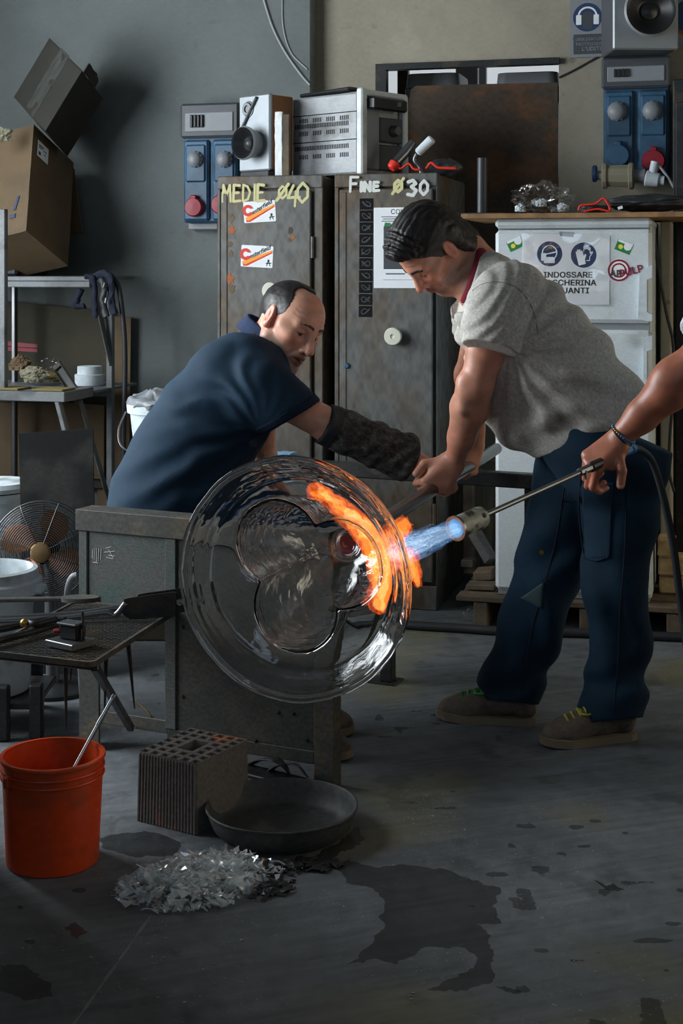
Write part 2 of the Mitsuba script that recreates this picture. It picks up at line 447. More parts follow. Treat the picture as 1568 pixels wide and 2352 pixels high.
def window(k, frame, o, ex, ey, rect, cols, rows, label):
    """A lit frosted window: one pane per light of the frame, shining along ex x ey."""
    x0, y0, x1, y1 = rect
    key = f'window_{k}'
    labels[key] = {'label': label, 'category': 'window', 'kind': 'structure'}
    ex, ey = np.asarray(ex, float), np.asarray(ey, float); n = np.cross(ex, ey)
    bars = []
    xs, ys = np.linspace(x0, x1, cols + 1), np.linspace(y0, y1, rows + 1)
    g = unary_union([sbox(x - .025, y0, x + .025, y1) for x in xs] + [sbox(x0, y - .025, x1, y + .025) for y in ys])
    part(key, 'window_frame', frame(plate(g, np.asarray(o) - .02 * n, ex, ey, .06)), 'grey_paint', False)
    rad = WINDOW_LIGHT[k]
    for i in range(cols):
        for j in range(rows):
            a = [(xs[i] + .02, ys[j] + .02), (xs[i + 1] - .02, ys[j] + .02), (xs[i + 1] - .02, ys[j + 1] - .02), (xs[i] + .02, ys[j + 1] - .02)]
            v = np.array([np.asarray(o) + ex * p + ey * q for p, q in a])
            m = frame((v, np.array([[0, 1, 2], [0, 2, 3]])))
            part(key, 'pane', m, 'frosted', False, emitter={'type': 'area', 'radiance': {'type': 'rgb', 'value': [float(x) for x in rad]}})


window(1, WF, (S0 - .05, 0, 0), EY, EZ, WIN[1][1].bounds, 3, 1, 'long frosted window with daylight in the left wall')
for k, x in ((2, -2.2), (5, -.6), (6, 1.0)):  # unseen windows added as soft frontal fill and to show in the glass
    window(k, WF, (0, C0 + .05, 0), -EX, EZ, (-x - 1.2, 1.7, -x, 3.9), 1, 1, f'added frosted fill window high in the wall behind the camera, number {("one", "two", "three")[(2, 5, 6).index(k)]} from the left')
window(3, WF, (S1 + .05, 0, 0), -EY, EZ, (-5.9, .55, -3.9, 2.9), 1, 1, 'frosted window with warm daylight in the right wall')
struct('wall_added_blocker', WF(box((-2.6, .6, 0), (-1.88, 3.22, 1.9), .01)), 'paint_grey', 'added unseen grey partition left of the frame, shading the foreground', 'wall')  # added out of view to keep the left window off the front floor
# the store room seen through the opening
flat('store_white', (206, 214, 216), .8)
struct('wall_store', WF(box((-2.9, 8.1, 0), (.4, 8.2, 3.3), .002)), 'store_white', 'white wall of the store room behind the opening', 'wall')
struct('ceiling_store', WF(box((-2.9, C1 + .14, 3.2), (.4, 8.2, 3.3), .002)), 'store_white', 'ceiling of the store room', 'ceiling')
window(4, WF, (0, 8.09, 0), EX, EZ, (-2.6, 1.9, -.1, 3.0), 2, 1, 'pale lit window in the store room, seen through the opening')
a, b, c, d = W_OPEN
fr = unary_union([sbox(a - .02, d - .016, b + .005, d + .012), sbox(a - .02, c, a + .03, d)])
scene['trim_1'] = mikit.ply(WF(plate(fr, (0, C1 + .02, 0), EX, EZ, .05)), 'black_iron', False)
labels['trim_1'] = {'label': 'black steel edging of the opening in the back wall', 'category': 'trim', 'kind': 'structure'}
# loose wires on the wall
def wall_wire(pts, c, r, bsdf, label):
    p = smooth_path([WF.at(x, y, c) for x, y in pts], 10)
    solo('wall_cable', WF(tube(p, r, 8)), bsdf, label, 'cable', True)
flat('cable_white', (150, 154, 156), .5)
wall_wire([(600, -20), (625, 60), (655, 120), (690, 170), (712, 196)], C1 - .085, .006, 'cable_white', 'pale cable running down the grey wall towards the vented appliance, the thinner arc')
wall_wire([(648, -20), (650, 60), (668, 120), (706, 160)], C1 - .083, .004, 'cable_white', 'thin pale cable curving beside the longer cable near the wall step')
wall_wire([(1283, 178), (1320, 160), (1352, 142), (1385, 124)], C1 - .006, .004, 'black_rubber', 'thin dark cable from the wall opening up to the round ear-protection sign')

# ------------------------------------------------------------------ writing by hand: strokes on a 1 x 1.4 grid
STROKES = {
    'M': [[(0, 0), (.1, 1.4), (.45, .5), (.85, 1.4), (.95, 0)]], 'E': [[(.75, 1.35), (.05, 1.4), (0, 0), (.8, .05)], [(.03, .72), (.6, .74)]],
    'D': [[(0, 0), (.05, 1.4), (.55, 1.25), (.85, .75), (.6, .18), (0, 0)]], 'I': [[(.2, 0), (.22, 1.4)]],
    'F': [[(0, 0), (.05, 1.4), (.8, 1.38)], [(.04, .75), (.6, .76)]], 'N': [[(0, 0), (.02, 1.4), (.75, 0), (.8, 1.4)]],
    'Ø': [[(.45, 1.3), (.1, .95), (.08, .4), (.45, .1), (.85, .45), (.85, 1.0), (.45, 1.3)], [(-.15, -.1), (1.05, 1.5)]],
    '4': [[(.5, 1.4), (.05, .45), (1.0, .5)], [(.72, .95), (.62, -.2)]], '0': [[(.45, 1.4), (.08, 1.0), (.05, .4), (.4, 0), (.8, .4), (.82, 1.0), (.45, 1.4)]],
    '3': [[(.05, 1.25), (.5, 1.4), (.75, 1.1), (.35, .8), (.8, .45), (.5, 0), (0, .1)]], 'n': [[(0, 0), (.02, .9), (.6, 0), (.62, .9)]],
    'i': [[(.1, 0), (.12, .9)]], 'e': [[(.55, .88), (.05, .9), (0, 0), (.6, .04)], [(.03, .46), (.45, .48)]]}


def written(text, x, z, h, pen, gap=.28, rise=0.0, xs=1.0):
    """Brush lettering as a polygon; h is the height of a capital."""
    k, out = h / 1.4, []
    for ch in text:
        if ch == ' ': x += .5 * k; continue
        w = max(q[0] for s in STROKES[ch] for q in s)
        for s in STROKES[ch]:
            out.append(LineString([(x + a * k * xs, z + b * k + rise * x) for a, b in s]).buffer(pen * (.85 + .3 * RNG.random()), 3))
        x += (w + gap) * k * xs
    return unary_union(out)


def lettering(text, x, z, h, bold=True, deg=0):
    """Printed lettering in the plane x, z (facing -y), centred on (x, z)."""
    v, f = tri(meshkit.text_mesh(text, h, .0012, bold))
    v = v - [(v[:, 0].min() + v[:, 0].max()) / 2, h / 2, 0]
    a = math.radians(deg)
    v = v @ np.array([[math.cos(a), math.sin(a), 0], [-math.sin(a), math.cos(a), 0], [0, 0, 1]])
    return np.stack([v[:, 0] + x, -v[:, 2], v[:, 1] + z], 1), f


def sheet(frame, poly, c, t=.0012):
    """A thin flat piece in the plane y = c of the frame, facing the camera."""
    return frame(plate(poly, (0, c, 0), EX, EZ, t))


def pxpoly(frame, pts, c):
    return Polygon([tuple(frame.at(x, y, c)[[0, 2]]) for x, y in pts])


def pxbox(frame, x0, y0, x1, y1, c):
    a, b = frame.at(x0, y0, c), frame.at(x1, y1, c)
    return sbox(min(a[0], b[0]), min(a[2], b[2]), max(a[0], b[0]), max(a[2], b[2]))


def dot(frame, x, y, c, r):
    p = frame.at(x, y, c); return Point(p[0], p[2]).buffer(r, 16)


# ------------------------------------------------------------------ the two steel lockers
LC, LD = 5.889, .64
LTOP = WF.at(880, 402, LC)[2]


def locker(x0, x1, dx0, dx1, label):
    s0, s1 = WF.at(x0, 700, LC)[0], WF.at(x1, 700, LC)[0]
    d0, d1 = WF.at(dx0, 700, LC)[0], WF.at(dx1, 700, LC)[0]
    t = thing('steel_locker', label, 'locker')
    part(t, 'carcass', WF(cat(box((s0, LC + .02, .0), (s1, LC + LD, LTOP), .006), box((s0, LC - .004, LTOP - .05), (s1, LC + .05, LTOP + .006), .004),
                              box((s0, LC, 0), (d0 - .006, LC + .05, LTOP - .045), .003), box((d1 + .012, LC, 0), (s1, LC + .05, LTOP - .045), .003), box((s0, LC - .006, 0), (s1, LC + .05, .10), .004))), 'locker_steel', 25)
    part(t, 'door', WF(cat(box((d0, LC - .014, .115), (d1, LC + .012, LTOP - .058), .004), box((d0 + .012, LC - .018, .13), (d0 + .03, LC - .01, LTOP - .07), .002),
                           *[cyl((d1 + .006, LC - .006, z), (d1 + .006, LC - .006, z + .09), .008) for z in (.35, 1.45)])), 'locker_steel', 25)
    return t, s0, s1


def knob(t, x, y):
    p = WF.at(x, y, LC - .014)
    part(t, 'knob', WF(cat(cyl(p, p + [0, -.018, 0], .014), lathe([(0, 0), (.026, 0), (.036, .006), (.037, .02), (.034, .026), (.010, .027), (.009, .022), (0, .022)], 32, axis=(0, -1, 0), origin=p + [0, -.016, 0]))), 'knob_white', 40, 'round off-white knob')


def badge(t, cx, cy, w, h, deg):
    """A white sticker with a red C, dark script and a red and orange stripe."""
    c = LC - .0145; o = WF.at(cx, cy, c); k = part(t, 'sticker', sheet(WF, place2(sbox(-w / 2, -h / 2, w / 2, h / 2).buffer(-.006).buffer(.006), o, deg), c, .001), 'paper_white', False, 'white sticker with red and orange stripes and dark script')
    st = Polygon([(-w * .42, -h * .46), (-w * .3, -h * .46), (w * .48, h * .18), (w * .48, h * .30), (-w * .44, -h * .24)])
    part(k, 'red_stripe', sheet(WF, place2(st.intersection(sbox(-w, -h, w, h)), o, deg), c - .001, .0006), 'sticker_red', False)
    st2 = Polygon([(-w * .44, -h * .24), (-w * .44, -h * .33), (-w * .36, -h * .40), (w * .48, h * .24), (w * .48, h * .32)])
    part(k, 'orange_stripe', sheet(WF, place2(st2, o, deg), c - .0016, .0006), 'sticker_orange', False)
    ring = Point(-w * .36, h * .08).buffer(h * .27).difference(Point(-w * .36, h * .08).buffer(h * .13)).difference(sbox(-w * .33, 0, 0, h * .16))
    part(k, 'capital', sheet(WF, place2(ring, o, deg), c - .0022, .0006), 'sticker_red', False)
    m = lettering('hesterfield', w * .06, h * .14, h * .2, True, 0)
    v = m[0].copy(); v[:, 2] += v[:, 0] * .42; v[:, 0] *= .82
    a = math.radians(deg); x, z = v[:, 0].copy(), v[:, 2].copy()
    v[:, 0], v[:, 2] = x * math.cos(a) - z * math.sin(a) + o[0], x * math.sin(a) + z * math.cos(a) + o[2]; v[:, 1] += c - .001
    part(k, 'script', WF((v, m[1])), 'ink_black', False)
    cr = unary_union([LineString([(w * .32, -h * .4), (w * .36, -h * .15), (w * .42, -h * .4)]).buffer(h * .02), LineString([(w * .3, -h * .3), (w * .45, -h * .28)]).buffer(h * .02), sbox(w * .34, -h * .22, w * .4, -h * .12)])
    part(k, 'crest', sheet(WF, place2(cr, o, deg), c - .001, .0006), 'ink_black', False)


def place2(poly, o, deg):
    from shapely import affinity
    return affinity.translate(affinity.rotate(poly, deg, origin=(0, 0)), o[0], o[2])


t1, s0, s1 = locker(499, 741, 509, 715, 'grey steel locker marked MEDIE 40 with two striped white stickers on its door')
a, b = WF.at(513, 466, LC), WF.at(600, 466, LC)
for txt, x, y, h, pen, gp, xs in (('MEDIE', 514, 470, .070, .0058, .32, .76), ('Ø', 641, 467, .06, .0058, .28, 1), ('4', 662, 476, .075, .0058, .28, 1), ('0', 684, 474, .082, .006, .28, 1)):
    part(t1, 'lettering', sheet(WF, written(txt, WF.at(x, 0, LC)[0], WF.at(0, y, LC)[2], h, pen, gp, 0.0, xs), LC - .0145, .0012), 'chalk_yellow', False, 'hand-painted pale yellow writing' if txt == 'MEDIE' else None)
badge(t1, 596, 486, .142, .09, 3)
badge(t1, 590, 589, .142, .092, -3)
knob(t1, 626, 668)
for k, (x, y, r) in enumerate([(530, 500, .017), (532, 528, .018), (527, 560, .014), (529, 585, .013), (528, 640, .02), (533, 662, .016), (667, 530, .012), (672, 545, .010), (664, 552, .008)]):
    p = WF.at(x, y, LC - .0145); blob = Polygon([(p[0] + r * (.5 + .9 * RNG.random()) * math.cos(q), p[2] + r * (.6 + 1.1 * RNG.random()) * math.sin(q)) for q in np.arange(0, 6.28, .5)]).buffer(0)
    part(t1, 'sticker_remnant', sheet(WF, blob, LC - .0145, .0012), ('old_wood', 'orange_rust', 'cardboard')[k % 3], False, 'torn remnant of an old sticker' if k == 0 else None)

t2, s0, s1 = locker(768, 1004, 781, 994, 'grey steel locker marked FINE 30 with a white notice and black tape squares')
for txt, x, y, h, gp in (('F', 806, 452, .06, .28), ('ine', 829, 451, .055, .35), ('3', 938, 462, .062, .28), ('0', 965, 461, .058, .28)):
    part(t2, 'lettering', sheet(WF, written(txt, WF.at(x, 0, LC)[0], WF.at(0, y, LC)[2], h, .0065, gp), LC - .0145, .0012), 'chalk_white', False, 'hand-painted off-white writing' if txt == 'F' else None)
part(t2, 'lettering', sheet(WF, written('Ø', WF.at(906, 0, LC)[0], WF.at(0, 456, LC)[2], .055, .0065), LC - .0145, .0012), 'chalk_yellow', False, 'hand-painted yellow diameter sign')
knob(t2, 906, 772)
p = WF.at(797, 840, LC - .012); part(t2, 'bolt', WF(cyl(p, p + [0, -.012, 0], .013, .011, 16, .003)), 'blue_plastic', 40, 'small blue bolt')
for k in range(10):
    y = 456 + k * 27.4; q = pxbox(WF, 826 - k * .25, y, 857 - k * .3, y + 25.5, LC - .0145)
    tp = part(t2, 'tape_square', sheet(WF, q, LC - .0145, .001), 'tape_black', False, 'square of black tape' if k == 0 else None)
    cx, cz = q.centroid.x, q.centroid.y
    part(tp, 'squiggle', sheet(WF, LineString([(cx + .018 * math.sin(u * 2.2 + k), cz + .011 * math.cos(u * 3.1 + k * 2))for u in np.linspace(0, 3.6, 16)]).buffer(.0014), LC - .0155, .0006), 'tape_print', False)
c = LC - .0145
nt = part(t2, 'notice', sheet(WF, pxbox(WF, 858, 477, 992, 662, c), c, .0012), 'paper_white', False, 'white paper notice with a dark picture')
part(nt, 'picture', sheet(WF, pxbox(WF, 881, 520, 968, 618, c), c - .0012, .0006), 'dark_grey_plastic', False)
part(nt, 'green_mark', sheet(WF, pxpoly(WF, [(882, 520), (884, 511), (896, 512), (901, 520)], c), c - .0018, .0006), 'sticker_green', False)
q = WF.at(922, 486, c); m = lettering('COVID', q[0], q[2], .02, False); part(nt, 'heading', WF((m[0] + [0, c - .001, 0], m[1])), 'ink_black', False)
part(nt, 'small_print', sheet(WF, unary_union([pxbox(WF, 876 + 3 * (j % 2), 497 + 5 * j, 960, 498.6 + 5 * j, c) for j in range(3)] + [pxbox(WF, 886, 627, 930, 631, c), pxbox(WF, 880, 642, 950, 643.2, c)]), c - .0012, .0006), 'grey_plastic', False)

# ------------------------------------------------------------------ what stands on the lockers
def loudspeaker(origin, deg, label, w=.2, d=.2, h=.33, drum=.06, k=1.0, cab='speaker_wood'):
    """A silver-fronted loudspeaker with a protruding black driver; local front faces -y, origin at the bottom centre."""
    t = thing('loudspeaker', label, 'loudspeaker')
    A = Frame(deg); put = lambda m: WF((A(m)[0] + np.asarray(origin), m[1]))
    part(t, 'cabinet', put(box((-w / 2, -d / 2 + .02, 0), (w / 2, d / 2, h), .006)), cab, 25, 'orange-brown wooden cabinet' if cab == 'speaker_wood' else None)
    part(t, 'baffle', put(box((-w / 2 - .004, -d / 2, 0), (w / 2 + .004, -d / 2 + .022, h + .004), .006)), 'aluminium', 25, 'silver front')
    part(t, 'bevel_band', put(bar((w * .12, -d / 2 - .002, h * .98), (-w * .42, -d / 2 - .002, h * .55), .012, .02, (0, 1, 0))), 'dark_grey_plastic', 25)
    part(t, 'tweeter', put(lathe([(0, .004), (.014, .004), (.016, .010), (.026, .010), (.03, .004), (.034, .004), (.036, 0)], 28, axis=(0, -1, 0), origin=(-w * .2, -d / 2, h * .83))), 'steel_grey', 40)
    dr_ = part(t, 'driver', put(lathe([(.075 * k, 0), (.085 * k, drum), (.092 * k, drum), (.095 * k, drum + .012), (.088 * k, drum + .02), (.08 * k, drum + .014), (.05 * k, drum - .03), (.03 * k, drum - .035), (0, drum - .03)], 40, axis=(0, -1, 0), origin=(0, -d / 2, h * .36))), 'grey_plastic', 40, 'grey round driver housing')
    part(dr_, 'cone', put(lathe([(.086 * k, drum + .022), (.075 * k, drum + .016), (.045 * k, drum - .016), (.032 * k, drum - .02), (.03 * k, drum - .012), (.016 * k, drum - .005), (0, drum - .003)], 40, axis=(0, -1, 0), origin=(0, -d / 2, h * .36))), 'black_plastic', 40, 'black cone')
    return t


q = WF.at(612, 396, LC + .17); q[2] = LTOP + .034
loudspeaker(q, 28, 'silver loudspeaker with a black driver standing on the MEDIE locker', .185, .15, .325, .05, .78)
solo('speaker_plinth', WF((lambda m: (Frame(28)(m)[0] + [q[0], q[1], LTOP + .006], m[1]))(box((-.09, -.075, 0), (.09, .07, .028), .004))), 'black_plastic', 'flat black block under the loudspeaker on the locker', 'block')
p0, p1 = WF.at(631, 400, LC + .04), WF.at(648, 256, LC + .04)
t = thing('board_offcut', 'narrow pale board offcut standing upright beside the loudspeaker on the locker', 'board')
part(t, 'face', WF(dent(refine(box((p0[0], LC + .04, LTOP + .006), (p1[0], LC + .055, p1[2]), .002), .03), .003, 30, 4)), 'paper_white', False, 'crumbling white edge')
part(t, 'core', WF(box((p1[0], LC + .042, LTOP + .006), (p1[0] + .03, LC + .06, p1[2] - .012), .002)), 'old_wood', 20)

# the vented grey appliance: A runs along its long side, B along its front
AN = P(829, 388, 6.13); AN[2] = LTOP + .012
A_, B_ = unit([-.75, .66, 0]), unit([.66, .75, 0])
def ap(a, b, z): return AN + A_ * a + B_ * b + EZ * z
def apbox(a0, b0, z0, a1, b1, z1, ch=.004):
    return obox(ap((a0 + a1) / 2, (b0 + b1) / 2, (z0 + z1) / 2), (abs(a1 - a0), abs(b1 - b0), abs(z1 - z0)), A_, EZ, ch)
t = thing('vented_appliance', 'grey metal appliance with rows of vent slots and a white front frame on the lockers', 'appliance')
part(t, 'housing', cat(apbox(.02, .0, .0, .40, .30, .345, .008)), 'grey_paint', 25)
part(t, 'front_frame', cat(apbox(-.012, -.008, -.004, .022, .03, .36, .006), apbox(-.012, .27, .0, .02, .305, .35, .006), apbox(-.012, 0, .33, .02, .3, .356, .006)), 'white_enamel', 25, 'white front frame')
part(t, 'front_panel', apbox(-.002, .03, .02, .02, .12, .30), 'grey_plastic', 25)
part(t, 'fascia', cat(apbox(-.008, .12, .14, .02, .27, .245), apbox(-.002, .12, .02, .02, .27, .13)), 'dark_grey_plastic', 25)
hd = part(t, 'handle', cat(apbox(-.05, .03, .27, -.03, .25, .325, .008), apbox(-.05, .03, .275, .0, .05, .32), apbox(-.05, .23, .275, 0, .25, .32)), 'black_plastic', 25, 'black bar handle')
part(hd, 'badge', apbox(-.053, .18, .29, -.048, .205, .312, .002), 'steel_grey', 20)
part(t, 'dial', cat(cyl(ap(-.008, .2, .19), ap(-.04, .2, .19), .026, .022, 24, .004)), 'steel_grey', 40)
part(t, 'seam', cat(apbox(.02, -.0015, .262, .40, .002, .266, .0005), apbox(.02, -.0015, .145, .40, .002, .149, .0005)), 'ink_black', False)
sl = []
for z, runs in ((.232, 1), (.208, 2), (.176, 1), (.112, 2), (.075, 1)):
    for g in range(4):
        for j in range(5 if runs == 1 else 8):
            a = .07 + g * .078 + j * (.0105 if runs == 1 else .0098)
            if a > .385: continue
            sl.append(apbox(a, -.0012, z, a + .0058, .002, z + .019, .0004))
part(t, 'vent_slot', cat(*sl), 'ink_black', False); labels[list(scene)[-1]] = {'kind': 'stuff', 'label': 'rows of narrow dark vent slots'}
p0, p1 = ap(.40, .08, .362), ap(.06, .02, .362)
solo('flat_bar', bar(p0, p1, .055, .016, ch=.005), 'black_plastic', 'black flat bar lying on top of the vented appliance', 'bar')
# tools and a rag right of the appliance
q = WF.at(968, 388, LC + .1); q[2] = LTOP + .006
t = thing('hand_torch', 'white stick-shaped hand torch propped up on the right locker', 'torch')
a = WF.at(958, 352, LC + .1); b = WF.at(993, 318, LC + .1)
part(t, 'barrel', WF(cyl(a, b, .018, .020, 20, .006)), 'white_plastic', 40)
part(t, 'neck', WF(tube(smooth_path([a, a + [-.012, 0, -.03], q + [-.008, 0, .03], q], 6), .010, 10)), 'steel_grey', True)
t = thing('pliers', 'grey pliers with red grips leaning by the white hand torch', 'pliers')
a = WF.at(909, 374, LC + .07); b = WF.at(948, 326, LC + .12)
part(t, 'jaw', WF(tube([a, (a + b) / 2 + [0, .01, .0], b], [.02, .022, .016], 10)), 'steel_grey', 40)
part(t, 'grip', WF(cyl(a, a + (a - b) * .28, .026, .022, 16, .006)), 'sticker_red', 40, 'red grip')
def ribbon(pts, c, w, t):
    p = smooth_path([WF.at(x, y, c) for x, y in pts], 8); return WF(tube(p, t, 8, True, w))
t = thing('red_cable', 'red cable lying in curls on the FINE locker', 'cable')
part(t, 'strand', ribbon([(906, 378), (920, 387), (938, 376), (950, 388), (965, 390)], LC + .06, 1, .005), 'sticker_red', True)
part(t, 'strand', ribbon([(978, 388), (990, 374), (1004, 384), (1020, 386), (1048, 387)], LC + .09, 1, .006), 'sticker_red', True)
m = ball((0, 0, 0), (.075, .05, .04), 12); q = WF.at(1022, 384, LC + .24); q[2] = LTOP + .045
solo('grey_rag', WF(moved(dent(refine(m, .012), .02, 22, 7), q)), 'dark_grey_plastic', 'crumpled dark grey rag on the right end of the lockers', 'rag', 60)

# ------------------------------------------------------------------ blue socket panels on the wall
def socket_panel(x0, x1, y0, ysplit, y1, c, domes, caps, label, rd):
    t = thing('socket_panel', label, 'socket panel')
    a, b = WF.at(x0, y0, c), WF.at(x1, y1, c); zs = WF.at(x0, ysplit, c)[2]; mid = (a[0] + b[0]) / 2
    part(t, 'back_box', WF(box((a[0], c + .02, b[2]), (b[0], c + .12, a[2]), .008)), 'blue_plastic', 25)
    hd = part(t, 'breaker_box', WF(box((a[0] - .006, c - .012, zs), (b[0] + .006, c + .06, a[2] + .008), .01)), 'dark_grey_plastic', 25, 'grey breaker box')
    wz0, wz1 = zs + .028, a[2] - .035; w = b[0] - a[0]
    part(hd, 'window', WF(box((a[0] + .02, c - .018, wz0), (b[0] - .02, c - .008, wz1), .003)), 'grey_plastic', 25)
    for j in range(4):
        part(hd, 'switch', WF(box((a[0] + .05 + j * .017, c - .03, wz0 + .02), (a[0] + .062 + j * .017, c - .016, wz1 - .012), .002)), 'black_plastic', 20)
    for s0_, s1_ in ((a[0] + .006, mid - .008), (mid + .008, b[0] - .006)):
        part(t, 'module', WF(cat(box((s0_, c, b[2] + .008), (s1_, c + .03, zs - .008), .01), box((s0_ + .012, c - .008, (zs + b[2]) / 2 - .01), (s1_ - .012, c + .01, zs - .03), .01))), 'blue_plastic', 25)
    for x, y in domes:
        p = WF.at(x, y, c - .008)
        part(t, 'rotary_switch', WF(cat(lathe([(rd * 1.05, 0), (rd, .012), (rd * .8, .026), (rd * .4, .033), (0, .034)], 24, axis=(0, -1, 0), origin=p), *[cyl(p + [rd * math.cos(q), 0, rd * math.sin(q)], p + [rd * .9 * math.cos(q), -.014, rd * .9 * math.sin(q)], .005, n=6) for q in np.arange(0, 6.28, .524)])), 'grey_plastic', 40, 'grey domed rotary switch')
    for x, y, red in caps:
        p = WF.at(x, y, c)
        part(t, 'socket_cap', WF(cat(lathe([(rd * 1.25, 0), (rd * 1.25, .022), (rd * 1.1, .032), (0, .034)], 28, axis=(0, -1, 0), origin=p), box(p + [-.014, -.03, rd], p + [.014, 0, rd * 1.55], .004))), 'red_paint' if red else 'blue_plastic', 40, 'round red socket cap' if red else None)
    return t


socket_panel(418, 547, 243, 318, 510, C1 - .08 - .13, [(449, 366), (516, 366)], [(448, 476, 1), (509, 470, 1)], 'blue electrical socket panel on the grey wall, partly behind the locker', .036)
solo('conduit_box', WF(box(WF.at(432, 512, C1 - .13), WF.at(500, 527, C1 - .13) + [0, .05, 0], .004)), 'grey_plastic', 'narrow grey plate under the blue socket panel on the grey wall', 'plate')
socket_panel(1384, 1537, 137, 205, 412, C1 - .13, [(1417, 256), (1498, 254)], [(1420, 358, 0), (1501, 371, 1)], 'blue electrical socket panel on the beige wall under the high loudspeaker', .041)
# coupling plugged into the right panel
t = thing('plug_coupling', 'beige industrial plug coupling hanging on the right socket panel', 'plug')
a, b = WF.at(1384, 404, C1 - .22), WF.at(1454, 404, C1 - .22)
part(t, 'body', WF(cat(cyl(a, b, .047, .05, 10, .006), cyl(a - [.002, 0, 0], a + [.02, 0, 0], .056, n=12, bev=.004), cyl(b - [.02, 0, 0], b + [.002, 0, 0], .058, n=12, bev=.004))), 'paper_old', 30)
part(t, 'blue_ring', WF(cyl(a - [.045, 0, -.01], a - [.025, 0, -.01], .036, n=20, bev=.004)), 'sign_blue', 30, 'dark blue ring')
part(t, 'stem', WF(cyl(a - [.03, 0, -.005], a, .02)), 'grey_plastic', 30); part(t, 'stem', WF(cyl(b, b + [.05, 0, 0], .03)), 'grey_plastic', 30)
part(t, 'tail', WF(cat(cyl(b + [.05, 0, -.01], b + [.11, 0, -.02], .036, .03, 16, .005), cyl(b + [.11, 0, -.02], b + [.13, 0, -.022], .02), cyl(b + [.08, 0, 0], b + [.092, .0, .06], .018))), 'white_plastic', 30, 'white plug')
part(t, 'bracket', WF(box(((a + b) / 2) + [-.02, .03, -.02], ((a + b) / 2) + [.02, .13, .03], .004)), 'grey_plastic', 20)
p = smooth_path([WF.at(x, y, C1 - .22) for x, y in ((1494, 384), (1506, 376), (1530, 402), (1556, 446), (1600, 520))], 8)
solo('plug_cable', WF(tube(p, .0065, 8)), 'cable_white', 'pale cable arching from the white plug to the right edge', 'cable', True)

# ------------------------------------------------------------------ signs and loudspeaker at the top right
def safety_sign(x0, y0, x1, y1, c, label):
    t = thing('safety_sign', label, 'sign')
    part(t, 'panel', sheet(WF, pxbox(WF, x0, y0, x1, y1, c), c, .004), 'grey_plastic', False)
    return t
c = C1 - .006
t = safety_sign(1309, -60, 1388, 130, c, 'grey safety sign with a round ear-protection symbol on the beige wall')
o = WF.at(1349, 40, c)
part(t, 'blue_disc', sheet(WF, Point(o[0], o[2]).buffer(.064, 24), c - .004, .001), 'sign_blue', False)
head = Point(o[0], o[2] - .002).buffer(.028, 16).union(sbox(o[0] - .02, o[2] - .052, o[0] + .02, o[2] - .02)).intersection(Point(o[0], o[2]).buffer(.055))
part(t, 'head_symbol', sheet(WF, head, c - .005, .001), 'dark_grey_plastic', False)
band = Point(o[0], o[2] + .004).buffer(.044, 20).difference(Point(o[0], o[2] + .004).buffer(.036, 20)).difference(sbox(o[0] - .1, o[2] - .1, o[0] + .1, o[2] - .008))
part(t, 'earmuff_symbol', sheet(WF, unary_union([band, sbox(o[0] - .048, o[2] - .03, o[0] - .03, o[2] + .008).buffer(.003), sbox(o[0] + .03, o[2] - .03, o[0] + .048, o[2] + .008).buffer(.003)]), c - .0055, .001), 'paper_white', False)
part(t, 'upper_disc', sheet(WF, dot(WF, 1349, -30, c, .06), c - .004, .001), 'sign_blue', False)
part(t, 'text_block', sheet(WF, pxbox(WF, 1317, 80, 1386, 123, c), c - .004, .001), 'dark_grey_plastic', False)
for k, (txt, x, y, h) in enumerate((('È OBBLIGATORIO', 1353, 90, .013), ('PROTEGGERE', 1355, 101, .014), ('L\'UDITO', 1361, 112, .017))):
    q = WF.at(x, y, c); m = lettering(txt, q[0], q[2], h, k == 2); part(t, 'lettering', WF((m[0] * [1, 1, 1] + [0, c - .005, 0], m[1])), 'grey_plastic', False)
t = safety_sign(1543, -40, 1640, 108, c, 'grey safety sign with a blue disc at the upper right corner')
part(t, 'blue_disc', sheet(WF, dot(WF, 1585, 40, c, .08), c - .004, .001), 'sign_blue', False)
part(t, 'stripe', sheet(WF, pxpoly(WF, [(1546, 62), (1600, 82), (1600, 96), (1546, 72)], c), c - .004, .001), 'orange_rust', False)
q = WF.at(1466, 122, C1 - .2); q[2] = WF.at(1466, 124, C1 - .2)[2]
loudspeaker(q, -17, 'silver loudspeaker with a round grey driver mounted high on the beige wall', .27, .26, .42, .07, 1.18, 'dark_grey_plastic')
# its wall bracket
part('loudspeaker_001', 'bracket', WF(box(q + [-.05, .1, .1], [q[0] + .05, C1 - .001, q[2] + .16], .004)), 'black_iron', 20)

